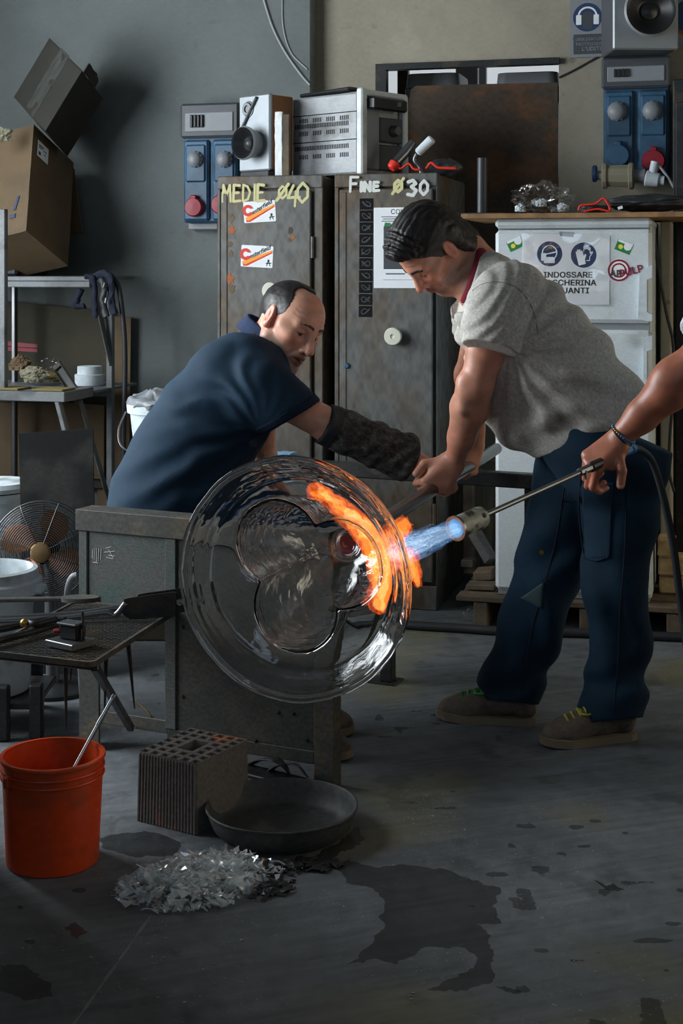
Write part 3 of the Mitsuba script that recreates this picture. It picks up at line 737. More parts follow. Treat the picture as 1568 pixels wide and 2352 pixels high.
# ------------------------------------------------------------------ the opening: rusty sheet, tubs behind
solo('rusty_sheet', WF(plate(pxpoly(WF, [(941, 660), (938, 240), (945, 205), (955, 198), (1100, 194), (1281, 190), (1281, 660)], C1 + .06), (0, C1 + .06, 0), EX, EZ, .01)), 'rust_sheet', 'brown rust-stained sheet standing in the wall opening', 'sheet')
solo('support_ledge', WF(box((W_OPEN[0] - .1, C1 + .15, 1.20), (W_OPEN[1] + .1, C1 + .75, 1.30), .004)), 'old_wood', 'wooden ledge behind the wall opening', 'ledge')
def tub(x0, x1, y0, y1, c, label):
    a, b = WF.at(x0, y1, c), WF.at(x1, y0, c)
    t = thing('storage_tub', label, 'tub')
    z0 = 1.301; h = b[2] - z0; w = b[0] - a[0]; m = (a[0] + b[0]) / 2
    def ring(k, z, r=.05): return [(m + x, c + .2 + y, z) for x, y in sbox(-w / 2 * k + r, -.17 * k + r, w / 2 * k - r, .17 * k - r).buffer(r, 4).exterior.coords]
    part(t, 'body', WF(hull(ring(.82, z0) + ring(.95, z0 + h * .86))), 'grey_plastic', 30)
    part(t, 'rim', WF(hull(ring(1.0, z0 + h * .86) + ring(1.0, z0 + h * .93))), 'grey_plastic', 30)
    part(t, 'lid', WF(hull(ring(.97, z0 + h * .935) + ring(.93, z0 + h))), 'grey_plastic', 30)
tub(922, 1052, 163, 205, C1 + .2, 'grey plastic tub with a lid behind the rusty sheet, at the left of the opening')
tub(1131, 1281, 160, 192, C1 + .22, 'grey plastic tub with a lid behind the rusty sheet, at the right of the opening')
solo('store_post', WF(box((WF.at(1046, 150, C1 + 1.1)[0], C1 + 1.1, 0), (WF.at(1096, 150, C1 + 1.1)[0], C1 + 1.16, 3.2), .004)), 'grey_paint', 'grey post in the bright store room between the two tubs', 'post')
solo('store_post', WF(box((WF.at(912, 150, C1 + .9)[0], C1 + .9, 0), (WF.at(936, 150, C1 + .9)[0], C1 + .95, 3.2), .004)), 'black_iron', 'dark post in the store room at the left end of the opening', 'post')

# ------------------------------------------------------------------ fridge, pallet and the shelf board
FC = 5.68
a, b = WF.at(1137, 1366, FC), WF.at(1497, 504, FC)
FS0, FS1, FZ0, FZ1 = a[0], b[0], a[2], b[2]
zg0, zg1, zc = WF.at(1300, 757, FC)[2], WF.at(1300, 741, FC)[2], WF.at(1300, 526, FC)[2]
FRC = 5.675 - .03 + .03
t = thing('fridge', 'white two-door fridge with a safety poster on its upper door, standing on a pallet', 'fridge')
part(t, 'cabinet', WF(box((FS0 + .004, FC + .045, FZ0), (FS1 - .004, FC + .58, FZ1), .012)), 'white_enamel', 25)
part(t, 'top_cap', WF(box((FS0, FC - .01, zc + .004), (FS1, FC + .5, FZ1 + .006), .012)), 'white_enamel', 25)
part(t, 'gap', WF(cat(box((FS0 + .01, FC + .02, zc - .01), (FS1 - .01, FC + .06, zc + .008), .001), box((FS0 + .01, FC + .02, zg0 - .01), (FS1 - .01, FC + .06, zg1 + .01), .001))), 'grey_plastic', False)
part(t, 'freezer_door', WF(box((FS0, FC - .006, zg1), (FS1, FC + .045, zc - .003), .014)), 'white_enamel', 25)
part(t, 'fridge_door', WF(box((FS0, FC - .006, FZ0 + .02), (FS1, FC + .045, zg0), .014)), 'white_enamel', 25)
part(t, 'plinth', WF(box((FS0 + .01, FC + .01, FZ0), (FS1 - .01, FC + .05, FZ0 + .022), .003)), 'grey_plastic', 25)
hz0, hz1 = WF.at(1480, 737, FC)[2], WF.at(1480, 607, FC)[2]; hx0, hx1 = WF.at(1466, 650, FC)[0], FS1 + .002
hp = Polygon([(hx0, hz0 + .012), (hx0 + .006, hz1 - .035), (hx1, hz1), (hx1, hz1 - .05), (hx1 - .02, hz1 - .06), (hx1 - .02, hz0 + .035), (hx1, hz0 + .025), (hx1, hz0), (hx0 + .03, hz0)]).buffer(-.003).buffer(.003)
part(t, 'handle', WF(plate(hp, (0, FC - .004, 0), EX, EZ, .034)), 'white_plastic', 25, 'moulded white grip at the right edge')
zh0, zh1 = WF.at(1480, 900, FC)[2], WF.at(1480, 770, FC)[2]
part(t, 'lower_handle', WF(plate(Polygon([(hx0 + .02, zh1 - .01), (hx1, zh1), (hx1, zh1 - .05), (hx1 - .02, zh1 - .06), (hx1 - .02, zh0 + .03), (hx1, zh0), (hx0 + .02, zh0 + .04)]), (0, FC - .004, 0), EX, EZ, .03)), 'white_plastic', 25)
c = FC - .007
ps = part(t, 'poster', sheet(WF, pxpoly(WF, [(1199, 536), (1400, 540), (1399, 700), (1201, 700)], c), c, .0015), 'paper_white', False, 'white paper poster in a clear sleeve')
for x, y in ((1262, 583), (1340, 586)):
    part(ps, 'disc', sheet(WF, dot(WF, x, y, c, .0485), c - .0015, .0008), 'sign_blue', False)
o = WF.at(1262, 583, c); ox, oz = o[0], o[2]
hd = Point(ox, oz + .004).buffer(.03, 16).union(sbox(ox - .022, oz - .036, ox + .02, oz))
ring = hd.difference(hd.buffer(-.0045)); strap = unary_union([LineString([(ox - .026, oz - .004), (ox + .028, oz + .008)]).buffer(.0026), sbox(ox - .018, oz - .03, ox + .014, oz - .014).buffer(.002), sbox(ox - .03, oz - .024, ox - .016, oz + .0).buffer(.003)])
part(ps, 'mask_symbol', sheet(WF, unary_union([ring, strap]), c - .0025, .0008), 'paper_white', False)
part(ps, 'mask_hood', sheet(WF, Point(ox, oz + .012).buffer(.02, 12).intersection(sbox(ox - .03, oz + .008, ox + .03, oz + .04)), c - .0025, .0008), 'dark_grey_plastic', False)
o = WF.at(1340, 586, c); ox, oz = o[0], o[2]
def glove(dx, dz, deg, k=1.0):
    from shapely import affinity
    g = unary_union([sbox(-.012, -.028, .012, .008).buffer(.002)] + [LineString([(x, 0), (x * 1.1, h)]).buffer(.0034) for x, h in ((-.0095, .022), (-.0032, .028), (.0032, .027), (.0095, .02))] + [LineString([(.011, -.012), (.02, .004)]).buffer(.0036)])
    return affinity.translate(affinity.rotate(affinity.scale(g, k, k, origin=(0, 0)), deg, origin=(0, 0)), ox + dx, oz + dz)
g2 = glove(.012, .008, -4)
part(ps, 'glove_symbol', sheet(WF, glove(-.012, -.008, 14).union(g2.difference(g2.buffer(-.003)).difference(glove(-.012, -.008, 14).buffer(.003))), c - .0025, .0008), 'paper_white', False)
for txt, x, y, h in (('INDOSSARE', 1304, 631, .021), ('MASCHERINA', 1304, 649, .021), ('E GUANTI', 1306, 667, .021)):
    o = WF.at(x, y, c); m = lettering(txt, o[0], o[2], h, True); v = m[0].copy(); v[:, 0] = o[0] + (v[:, 0] - o[0]) * 1.12
    part(ps, 'lettering', WF((v + [0, c - .0015, 0], m[1])), 'ink_black', False)
part(ps, 'tape', sheet(WF, pxpoly(WF, [(1284, 532), (1318, 534), (1316, 545), (1286, 542)], c), c - .0018, .0008), 'grey_plastic', False, 'strip of grey tape')
part(ps, 'sleeve', WF(dent(refine(sheet(Frame(0), pxpoly(WF, [(1197, 533), (1403, 538), (1402, 703), (1198, 703)], c), c - .006, .0006), .03), .003, 14, 3, (0, 1, 0))), 'plastic_film', True, 'clear plastic sleeve')
for x, y, deg, k in ((1183, 560, 25, 0), (1432, 567, -22, 1)):
    o = WF.at(x, y, c); cd = part(t, 'card_sticker', sheet(WF, place2(sbox(-.03, -.021, .03, .021), o, deg), c, .001), 'sticker_green', False, 'green and white card sticker')
    part(cd, 'white_half', sheet(WF, place2(Point(.014, .006).buffer(.015).union(sbox(-.028, .012, .03, .021)), o, deg), c - .001, .0006), 'paper_white', False)
    part(cd, 'yellow_spot', sheet(WF, place2(Point(-.011, -.004).buffer(.009), o, deg), c - .001, .0006), 'sticker_yellow', False)
o = WF.at(1421, 621, c); rs = part(t, 'round_sticker', sheet(WF, Point(o[0], o[2]).buffer(.043, 24), c, .001), 'paper_white', False, 'round white sticker with red rings')
RG = lambda r0, r1: Point(o[0], o[2]).buffer(r1, 24).difference(Point(o[0], o[2]).buffer(r0, 24))
part(rs, 'ring', sheet(WF, RG(.035, .042), c - .001, .0006), 'red_paint', False)
part(rs, 'ring', sheet(WF, RG(.022, .028), c - .001, .0006), 'red_paint', False)
m = lettering('AR', o[0] - .012, o[2] - .012, .026, True, 0); part(rs, 'lettering', WF((m[0] + [0, c - .0018, 0], m[1])), 'dark_grey_plastic', False)
p = WF.at(1449, 616, c); m = lettering('PULP', p[0], p[2] - .01, .027, True, 14); part(rs, 'lettering', WF((m[0] + [0, c - .0022, 0], m[1])), 'maroon', False)

BZ = FZ1 + .007
bl, br_ = WF.at(1058, 493, FC - .05)[0], S1 - .55
solo('shelf_board', WF(dent(refine(box((bl, FC - .05, BZ), (br_, FC + .55, BZ + .02), .002), .12), .0012, 6, 2)), 'board_wood', 'long wooden board laid across the fridge top', 'board', False)
BT = BZ + .0212
q = WF.at(1107, 481, FC + .12)
t = thing('upright_pipe', 'short dark steel pipe standing on a flat plate on the wooden board', 'pipe')
part(t, 'base_plate', WF(cat(box((q[0] - .085, FC + .03, BT), (q[0] + .1, FC + .2, BT + .006), .002))), 'black_iron', 20)
zt = WF.at(1107, 363, FC + .12)[2]
part(t, 'tube', WF(lathe([(.0165, .006), (.0205, .006), (.0205, zt - BT), (.0165, zt - BT)], 24, True, origin=(q[0], FC + .12, BT))), 'pipe_dark', 35)
# the clump of clear plastic
def crumple(c, r, seed, amp, freq=9, n=15):
    m = refine(ball((0, 0, 0), 1.0, n), .22)
    v = m[0]; d = meshkit.fbm(v * freq / 4 + seed, 4, seed) - .5; e = np.abs(meshkit.noise(v * freq / 2.2 + seed * 3, seed) - .5)
    v = v * (1 + amp * (d * 1.6 + e * .9))[:, None] * np.asarray(r)
    v[:, 2] = np.maximum(v[:, 2], -.6 * np.asarray(r).max())
    return v + np.asarray(c), m[1]
t = thing('plastic_bag', 'crumpled clear plastic bag with small white things on the wooden board', 'bag')
q = WF.at(1246, 455, FC + .15)
part(t, 'film', WF(crumple((q[0], FC + .16, BT + .058), (.10, .07, .062), 4, .8)), 'plastic_film', False, 'clear film')
for k in range(7):
    part(t, 'content', WF(crumple((q[0] - .085 + .028 * k, FC + .12 + .02 * (k % 3), BT + .022 + .02 * (k in (2, 3, 4))), (.02, .018, .018), 20 + k, .7, 9, 9)), ('white_plastic', 'dark_grey_plastic', 'grey_plastic')[k % 3], 50)
t = thing('work_glove', 'dark work glove with a red hem lying on the wooden board', 'glove')
g = [WF.at(x, y, FC + .05) for x, y in ((1328, 484), (1334, 472), (1366, 468), (1384, 456), (1392, 462), (1400, 484), (1372, 480), (1340, 486))]
for p_ in g: p_[2] = max(p_[2], BT + .006)
part(t, 'hem', WF(tube(smooth_path(g, 6), .0045, 8)), 'sticker_red', True, 'red hem')
qq = WF.at(1362, 478, FC + .1)
part(t, 'cuff', WF(crumple((qq[0], FC + .1, BT + .016), (.055, .04, .018), 31, .5, 7, 11)), 'black_rubber', 60)
qq = WF.at(1492, 478, FC + .12)
t = thing('dark_jacket', 'dark folded cloth with a small white tag lying on the wooden board', 'cloth')
part(t, 'cloth', WF(crumple((qq[0], FC + .2, BT + .044), (.165, .11, .034), 41, .35, 6, 17)), 'black_rubber', 60)
part(t, 'tag', WF(obox(WF.at(1424, 478, FC + .06) * [1, 1, 0] + [0, 0, BT + .02], (.02, .004, .012), (1, 0, .3), EZ, .001)), 'paper_white', False)

# pallet: deck boards along the wall, three feet
PZ = FZ0 - .001
t = thing('pallet', 'weathered wooden pallet under the fridge', 'pallet')
for k in range(5):
    c0 = FC - .045 + k * .115
    part(t, 'deck_board', WF(dent(refine(box((bl - .02 + .01 * (k % 3), c0, PZ - .022), (S1 - .75, c0 + .095, PZ), .003), .12), .0015, 5, 60 + k)), 'old_wood', False)
for k, x in enumerate((1087, 1330, 1530)):
    q = WF.at(x, 1430, FC - .04)[0]
    part(t, 'foot', WF(box((q, FC - .04, .0), (q + .055, FC + .55, PZ - .024), .004)), 'old_wood', False)
zl = WF.at(1100, 1348, FC + .02)[2]
solo('loose_plank', WF(bar((bl - .0, FC + .10, PZ + .011), (FS0 - .012, FC + .1, PZ + .013), .09, .02)), 'old_wood', 'short loose plank on the left end of the pallet', 'plank', False)
# offcuts leaning between locker and fridge
g = 'wood offcuts between locker and fridge'
t1_ = solo('offcut', WF(bar(WF.at(1085, 1215, FC + .25), WF.at(1128, 1288, FC + .2), .05, .04)), 'bench_rust', 'grey offcut leaning diagonally left of the fridge', 'offcut', False)
solo('offcut', WF(bar(WF.at(1078, 1318, FC + .35), WF.at(1076, 1090, FC + .45), .045, .05, (0, 1, 0))), 'old_wood', 'upright board between the right locker and the fridge', 'offcut', False)
solo('offcut', WF(bar(WF.at(1062, 1290, FC + .3), WF.at(1090, 1292, FC + .3), .08, .03)), 'bench_rust', 'small flat offcut jutting out left of the fridge at knee height', 'offcut', False)
solo('offcut', WF(bar(WF.at(1092, 1318, FC + .22), WF.at(1134, 1316, FC + .22), .12, .035)), 'old_wood', 'stacked offcut just above the loose plank', 'offcut', False)
solo('offcut', WF(bar(WF.at(1118, 1314, FC + .40), WF.at(1122, 1060, FC + .48), .05, .05, (0, 1, 0))), 'cardboard_dark', 'dark upright board close behind the fridge edge', 'offcut', False)
# right of the fridge
solo('wall_pillar', WF(box((FS1 + .015, FC + .35, 0), (WF.at(1541, 800, FC + .35)[0], FC + .6, BZ - .002), .006)), 'paint_beige', 'dirty beige pillar standing behind the right edge of the fridge', 'pillar', False)
ds = WF.at(1541, 800, FC + .42)[0]
t = thing('steel_cupboard', 'tall black cupboard at the right edge behind the board', 'cupboard')
part(t, 'carcass', WF(box((ds, FC + .58, 0), (S1 - .02, FC + .92, WF.at(1541, 182, FC + .58)[2]), .006)), 'black_iron', 20)
part(t, 'door', WF(box((ds + .012, FC + .565, .05), (ds + .5, FC + .585, 2.1), .004)), 'black_iron', 20)
for k, (x0, y0, x1, y1, c_) in enumerate([(1510, 1215, 1550, 1262, .16), (1512, 1262, 1572, 1305, .18), (1514, 1305, 1575, 1350, .2)]):
    a, b = WF.at(x0, y1, FC + c_), WF.at(x1, y0, FC + c_)
    if k == 2: base = PZ + .001
    z0, z1 = (PZ + .001 + .076 * (2 - k), PZ + .001 + .076 * (3 - k) - .002)
    solo('fire_brick', WF(dent(refine(box((a[0], FC + c_ - .02, z0), (b[0], FC + c_ + .1, z1), .008), .02), .003, 25, k)), 'firebrick', ('uppermost of three pale fire bricks beside the fridge', 'middle fire brick of the stack beside the fridge', 'lowest fire brick of the stack beside the fridge, on the pallet')[k], 'brick', False, group='fire bricks beside the fridge')
p = smooth_path([WF.at(x, y, FC + .33) for x, y in ((1502, 540), (1512, 620), (1530, 720), (1545, 790), (1546, 900), (1538, 1000), (1536, 1080), (1548, 1130))], 8)
solo('power_cable', WF(tube(p, .006, 8)), 'black_rubber', 'black power cable hanging down the pillar beside the fridge', 'cable', True)
# floor hose along the wall
p = smooth_path([WF.atz(x, y, .018) for x, y in ((300, 1400), (700, 1418), (945, 1436), (1060, 1443), (1150, 1449), (1300, 1453), (1450, 1458), (1560, 1463), (1700, 1466))], 8)
solo('floor_hose', WF(tube(p, .017, 10)), 'black_rubber', 'grey-black hose lying along the floor in front of lockers and pallet', 'hose', True)
m = crumple(tuple(WF.atz(1078, 1412, .025)), (.03, .03, .02), 77, .7, 9, 9)
solo('plastic_scrap', WF(m), 'plastic_film', 'small scrap of clear film on the floor left of the pallet', 'scrap', False)

# ------------------------------------------------------------------ left: shelf rack with boxes
RC = 6.0
t = thing('steel_rack', 'grey steel rack with slanted braces along the grey wall', 'rack')
rz = WF.at(100, 660, RC)[2]
def rpx(x, y, c): return WF.at(x, y, c)
sl_, sr_ = WF.at(-140, 650, RC)[0], WF.at(206, 650, RC)[0]
part(t, 'front_rail', WF(cat(box((sl_, RC, rz), (sr_, RC + .03, rz + .028), .003), box((sl_, RC + .006, rz + .028), (sr_ - .004, RC + .035, rz + .05), .003))), 'rack_grey', 20)
part(t, 'top_shelf', WF(box((sl_, RC + .03, rz + .035), (sr_, RC + .5, rz + .05), .003)), 'rack_grey', 20)
q0, q1 = rpx(250, 700, RC + .12), rpx(250, 1190, RC + .12)
part(t, 'post', WF(box((q0[0] - .014, RC + .12, .0), (q0[0] + .016, RC + .15, rz + .03), .003)), 'rack_grey', 20)
part(t, 'post', WF(box((WF.at(30, 650, RC + .3)[0] - .01, RC + .3, .0), (WF.at(30, 650, RC + .3)[0] + .01, RC + .33, rz + .03), .003)), 'steel_grey', 20)
part(t, 'brace', WF(bar(rpx(214, 655, RC + .08), rpx(256, 840, RC + .11), .006, .045, (0, 1, 0))), 'rack_grey', 20)
part(t, 'brace', WF(bar(rpx(183, 915, RC - .05), rpx(262, 1190, RC + .11), .006, .04, (0, 1, 0))), 'rack_grey', 20)
zb = WF.at(215, 892, RC + .1)[2]
part(t, 'middle_shelf', WF(box((sl_, RC - .04, zb - .008), (q0[0] + .01, RC + .42, zb + .004), .002)), 'rack_grey', 20)
part(t, 'cross_rail', WF(box((rpx(180, 890, RC + .1)[0], RC + .1, zb - .035), (q0[0], RC + .12, zb - .008), .002)), 'rack_grey', 20)
t = thing('steel_table', 'low grey steel table with a slanted leg in front of the rack', 'table')
tz0 = WF.at(60, 922, RC - .35)[2]; tz1 = WF.at(60, 899, RC - .35)[2]; tr = WF.at(148, 910, RC - .35)[0]
part(t, 'top', WF(box((sl_, RC - .35, tz0), (tr, RC - .06, tz1), .003)), 'rack_grey', 20)
lt = rpx(128, 912, RC - .34); lb = rpx(178, 1105, RC - .34); k_ = (0.002 - lt[2]) / (lb[2] - lt[2])
part(t, 'leg', WF(bar(lt + [0, .012, 0], lt + (lb - lt) * k_ + [0, .012, 0], .02, .036, (0, 1, 0))), 'rack_grey', 20)
part(t, 'leg', WF(bar((sl_ + .1, RC - .1, .0), (sl_ + .1, RC - .1, tz0), .03, .03, (0, 1, 0))), 'rack_grey', 20)
# pale post at the left edge, standing on the table
solo('grey_post', WF(box((WF.at(-14, 700, RC - .3)[0], RC - .3, tz1 + .001), (WF.at(11, 700, RC - .3)[0], RC - .27, WF.at(0, 480, RC - .3)[2]), .003)), 'rack_grey', 'pale grey post at the left edge of the frame in front of the boxes', 'post', False)


def carton(t, o, u, v, w, bsdf, th=.004):
    """A carton from corner o with edge vectors u, v, w: six panels with thickness, each its own part."""
    o, u, v, w = [np.asarray(x, float) for x in (o, u, v, w)]
    for nm, (p, a, b, c) in (('front_panel', (o, u, v, w)), ('back_panel', (o + w, u, v, -w)), ('side_panel', (o, w, v, u)), ('side_panel', (o + u, w, v, -u)), ('bottom_flap', (o, u, w, v)), ('top_flap', (o + v, u, w, -v))):
        n = unit(np.cross(a, b)); n = n if n @ c > 0 else -n
        pts = np.array([p, p + a, p + a + b, p + b]); pts = np.vstack([pts, pts + n * th])
        m = hull(pts); part(t, nm, dent(refine(m, .06), .002, 7, len(scene)), bsdf, 30)


t = thing('cardboard_box', 'large tan cardboard box tipped back on the rack, with a white address label', 'box')
O = P(60, 530, 6.46); Wd = np.array([.129, .301, -.155]); up_ = P(82, 290, 6.74) - O; up_ = up_ - Wd * (up_ @ Wd) / (Wd @ Wd)
Uw = unit(np.cross(Wd, up_)); Uw = Uw if Uw[0] < 0 else -Uw
carton(t, O, Uw * .56, up_, Wd, 'cardboard')
n_ = -unit(Uw); f0 = O + up_ * .74 + Wd * .1 + n_ * .0035
part(t, 'address_label', plate(Polygon([(0, 0), (.095, 0), (.095, .085), (0, .085)]), f0, unit(Wd), unit(up_), .0012), 'paper_white', False, 'white address label')
for q_ in ((.012, .06, .05, .066), (.012, .05, .04, .054), (.012, .012, .03, .03), (.06, .03, .07, .036), (.05, .05, .08, .054)):
    part('cardboard_box__address_label', 'print', plate(sbox(*q_), f0 + n_ * .0013, unit(Wd), unit(up_), .0006), 'dark_grey_plastic', False)
fn_ = unit(np.cross(Uw, up_)); fn_ = fn_ if fn_[1] < 0 else -fn_
for q_ in (Polygon([(.062, .02), (.075, .02), (.055, .09), (.045, .09)]), Polygon([(.062, -.02), (.09, -.02), (.09, .0), (.062, .0)])):
    part(t, 'print_mark', plate(q_, O + fn_ * .004 + up_ * .18, unit(Uw), unit(up_), .0012), 'sign_blue', False)
solo('torn_paper', crumple(P(2, 312, 6.62), (.040, .02, .035), 5, .8, 9, 10), 'paper_old', 'scrap of torn pale paper at the left edge on the tan cardboard box', 'paper', False)
t = thing('cardboard_box', 'dark olive cardboard box standing on its corner on the tan box, sealed with shiny tape', 'box')
B_, A0, E0, C0_ = P(188, 163, 6.56), P(113, 88, 6.74), P(103, 300, 6.64), P(224, 236, 6.79)
ue = A0 - B_; ve = E0 - B_; ve = ve - ue * (ve @ ue) / (ue @ ue) * .5; we = unit(np.cross(ue, ve)); we = we if we[1] > 0 else -we
we = (C0_ - B_) * .75 + we * .06
carton(t, B_, ue, ve * 1.0, we, 'cardboard_olive')
tn = unit(np.cross(ue, ve)); tn = tn if tn[1] < 0 else -tn
tp = refine(plate(sbox(.40 * np.linalg.norm(ue), -.008, .66 * np.linalg.norm(ue), np.linalg.norm(ve)), B_ + tn * .001, unit(ue), unit(ve - ue * (ve @ ue) / (ue @ ue)), -.0015), .03)
part(t, 'packing_tape', dent(tp, .003, 30, 9), 'tape_clear', 50, 'shiny clear packing tape')
part(t, 'torn_flap', dent(refine(plate(Polygon([(0, 0), (.14, 0), (.13, .03), (.09, .05), (.05, .045), (.0, .05)]), B_ + we * .03, unit(we), unit(-tn * .2 + EZ * .9 + EX * .5), .004), .02), .006, 20, 3), 'cardboard_olive', False)
a = WF.at(152, 540, C1 - .16)
solo('cardboard_piece', WF(plate(pxpoly(WF, [(140, 380), (171, 388), (190, 533), (140, 536)], C1 - .16), (0, C1 - .16, 0), EX, EZ, .006)), 'cardboard', 'brown cardboard flap sticking out behind the tan cardboard box', 'cardboard', False)
solo('box_prop', WF(box((sl_ + .1, RC + .15, rz + .051), (WF.at(38, 620, RC + .15)[0], RC + .48, WF.at(38, 606, RC + .1)[2]), .01)), 'black_rubber', 'dark block on the rack that props up the tan cardboard box', 'block', False)
# flattened cartons behind the rack
c1_ = C1 - .15
t = thing('flat_carton', 'large flattened carton with two red stripes leaning behind the rack', 'cardboard')
part(t, 'panel', WF(plate(pxpoly(WF, [(-140, 680), (20, 692), (236, 714), (246, 735), (250, 1120), (-140, 1130)], c1_), (0, c1_, 0), EX, EZ, .008)), 'cardboard_dark', False)
for pts in ([(16, 784), (30, 784), (30, 794), (16, 794)], [(16, 797), (30, 797), (30, 806), (16, 806)], [(37, 786), (86, 791), (86, 799), (37, 796)], [(37, 798), (86, 801), (86, 809), (37, 806)]):
    part(t, 'red_stripe', sheet(WF, pxpoly(WF, pts, c1_ - .009), c1_ - .009, .001), 'red_paint', False, 'red printed stripe')
solo('flat_carton', WF(plate(pxpoly(WF, [(225, 724), (302, 729), (296, 1200), (225, 1200)], c1_ + .03), (0, c1_ + .03, 0), EX, EZ, .008)), 'cardboard', 'tall brown carton sheet against the wall right of the rack post', 'cardboard', False)
solo('flat_carton', WF(plate(pxpoly(WF, [(-140, 925), (160, 925), (240, 930), (240, 1100), (-140, 1090)], c1_ - .03), (0, c1_ - .03, 0), EX, EZ, .008)), 'cardboard', 'brown carton sheet low down behind the steel table', 'cardboard', False)
# things on the middle shelf
q = WF.at(206, 880, RC + .2); r_ = abs(WF.at(238, 880, RC + .2)[0] - WF.at(174, 880, RC + .2)[0]) / 2
t = thing('round_tin', 'small round white tub with a lid on the middle shelf of the rack', 'tub')
z_ = zb + .005
part(t, 'body', WF(lathe([(0, 0), (r_ * .92, 0), (r_ * .97, .004), (r_, .05), (r_ * .96, .052), (0, .052)], 32, origin=(q[0], RC + .2, z_))), 'white_plastic', 40)
part(t, 'lid', WF(lathe([(0, .052), (r_ * .82, .052), (r_ * .82, .085), (r_ * .78, .089), (0, .089)], 32, origin=(q[0], RC + .2, z_))), 'white_plastic', 40)
t = thing('channel_bracket', 'grey-green slotted steel channel leaning across the middle shelf', 'bracket')
p0, p1 = WF.at(127, 836, RC - .08), WF.at(184, 921, RC - .10); d_ = unit(p1 - p0); s_ = unit(np.cross(d_, [0, 1, 0]))
part(t, 'web', WF(cat(obox((p0 + p1) / 2 + s_ * .022, (np.linalg.norm(p1 - p0), .006, .014), d_, (0, 1, 0)), obox((p0 + p1) / 2 - s_ * .022, (np.linalg.norm(p1 - p0), .006, .014), d_, (0, 1, 0)), obox(p0 + d_ * .012, (.024, .045, .006), d_, (0, 1, 0)), obox(p1 - d_ * .02, (.04, .045, .006), d_, (0, 1, 0)))), 'bench_rust', 20)
part(t, 'slot_plate', WF(obox((p0 + p1) / 2 + [0, .012, 0], (np.linalg.norm(p1 - p0), .04, .004), d_, (0, 1, 0))), 'black_iron', 20, 'dark slotted back')
for k, (x, y, r, bs, lb_) in enumerate([(70, 862, (.06, .04, .035), 'paper_old', 'crumpled pale paper wrapper on the middle shelf'), (34, 838, (.045, .04, .04), 'cardboard', 'crumpled brown paper at the left of the middle shelf'), (100, 838, (.05, .05, .028), 'plastic_film', 'crumpled clear plastic above the paper wrapper'), (105, 868, (.05, .03, .022), 'old_card', 'yellowish folded paper beside the slotted channel')]):
    q = WF.at(x, y, RC + .05 + .03 * k); q[2] = max(q[2], zb + .004 + r[2] * .6)
    solo('crumpled_paper', WF(crumple((q[0], RC + .08 + .05 * k, q[2]), r, 50 + k, .6, 8, 11)), bs, lb_, 'paper', False)
for k, (x0, x1) in enumerate([(-40, 48), (80, 150)]):
    q = WF.at(x0, 897, RC - .3)
    solo('card_strip', WF(box((WF.at(x0, 897, RC - .3)[0], RC - .33, tz1 + .001), (WF.at(x1, 897, RC - .3)[0], RC - .2, tz1 + .009), .002)), 'old_card', ('yellowish card strip on the steel table at the left edge', 'yellowish card strip at the right end of the steel table')[k], 'card', False)
# strap and cable over the rack end
def drape(pts, c, w, seed):
    p = smooth_path([WF.at(x, y, c) for x, y in pts], 6); return WF(dent(refine(tube(p, .011, 10, True, w), .02), .008, 40, seed))
t = thing('hanging_strap', 'dark blue strap bundle hung over the right end of the rack', 'strap')
part(t, 'band', drape([(196, 634), (213, 640), (218, 680), (217, 730)], RC - .02, 1.2, 1), 'navy_rag', 60)
part(t, 'band', drape([(215, 636), (238, 628), (252, 640), (256, 690), (262, 722)], RC - .01, 1.6, 2), 'navy_rag', 60)
part(t, 'band', drape([(230, 640), (240, 660), (236, 690), (244, 728)], RC - .02, 1.4, 3), 'black_rubber', 60)
part(t, 'tail', drape([(186, 664), (178, 685), (172, 702), (195, 704)], RC + .02, 1.4, 4), 'navy_rag', 60)
part(t, 'buckle', WF(cat(obox(WF.at(243, 690, RC - .04), (.03, .012, .012), (.2, 0, 1), (0, 1, 0)), obox(WF.at(239, 655, RC - .04), (.03, .01, .01), (.3, 0, 1), (0, 1, 0)))), 'steel_grey', 20, 'grey metal buckle')
p = smooth_path([WF.at(x, y, RC + .02) for x, y in ((232, 628), (256, 634), (272, 660), (280, 710), (286, 780), (287, 860), (284, 1000), (286, 1150))], 8)
solo('black_cable', WF(tube(p, .011, 10)), 'black_rubber', 'black cable hanging from the rack end down the wall', 'cable', True)
# white bucket with a bag, on a crate behind the seated man
q = P(384, 1040, 5.62); z0 = P(384, 1052, 5.62)[2]; zr = P(384, 926, 5.62)[2]
solo('wooden_crate', box((q[0] - .12, 5.50, 0), (q[0] + .12, 5.74, z0 - .002), .006), 'cardboard_dark', 'wooden crate hidden behind the seated man, under the white bucket with the bag', 'crate', False)
t = thing('lined_bucket', 'white bucket with a bin bag spilling over its rim behind the seated man', 'bucket')
part(t, 'body', lathe([(0, 0), (.118, 0), (.122, .006), (.143, zr - z0 - .035), (.153, zr - z0 - .034), (.156, zr - z0 - .004), (.15, zr - z0), (.143, zr - z0 - .002), (.115, .01), (0, .01)], 40, origin=(q[0], 5.62, z0)), 'white_plastic', 40)
part(t, 'bag', dent(refine(lathe([(.150, zr - z0 - .02), (.160, zr - z0 + .0), (.150, zr - z0 + .022), (.12, zr - z0 + .026), (.06, zr - z0 + .05), (.0, zr - z0 + .03)], 40, origin=(q[0], 5.62, z0)), .03), .035, 16, 8), 'grey_plastic', 60, 'thin grey bin bag')
hp_ = smooth_path([(q[0] - .156, 5.59, zr - .03), (q[0] - .172, 5.52, zr - .09), (q[0] - .155, 5.48, zr - .15), (q[0] - .08, 5.46, zr - .18), (q[0] + .02, 5.45, zr - .18)], 8)
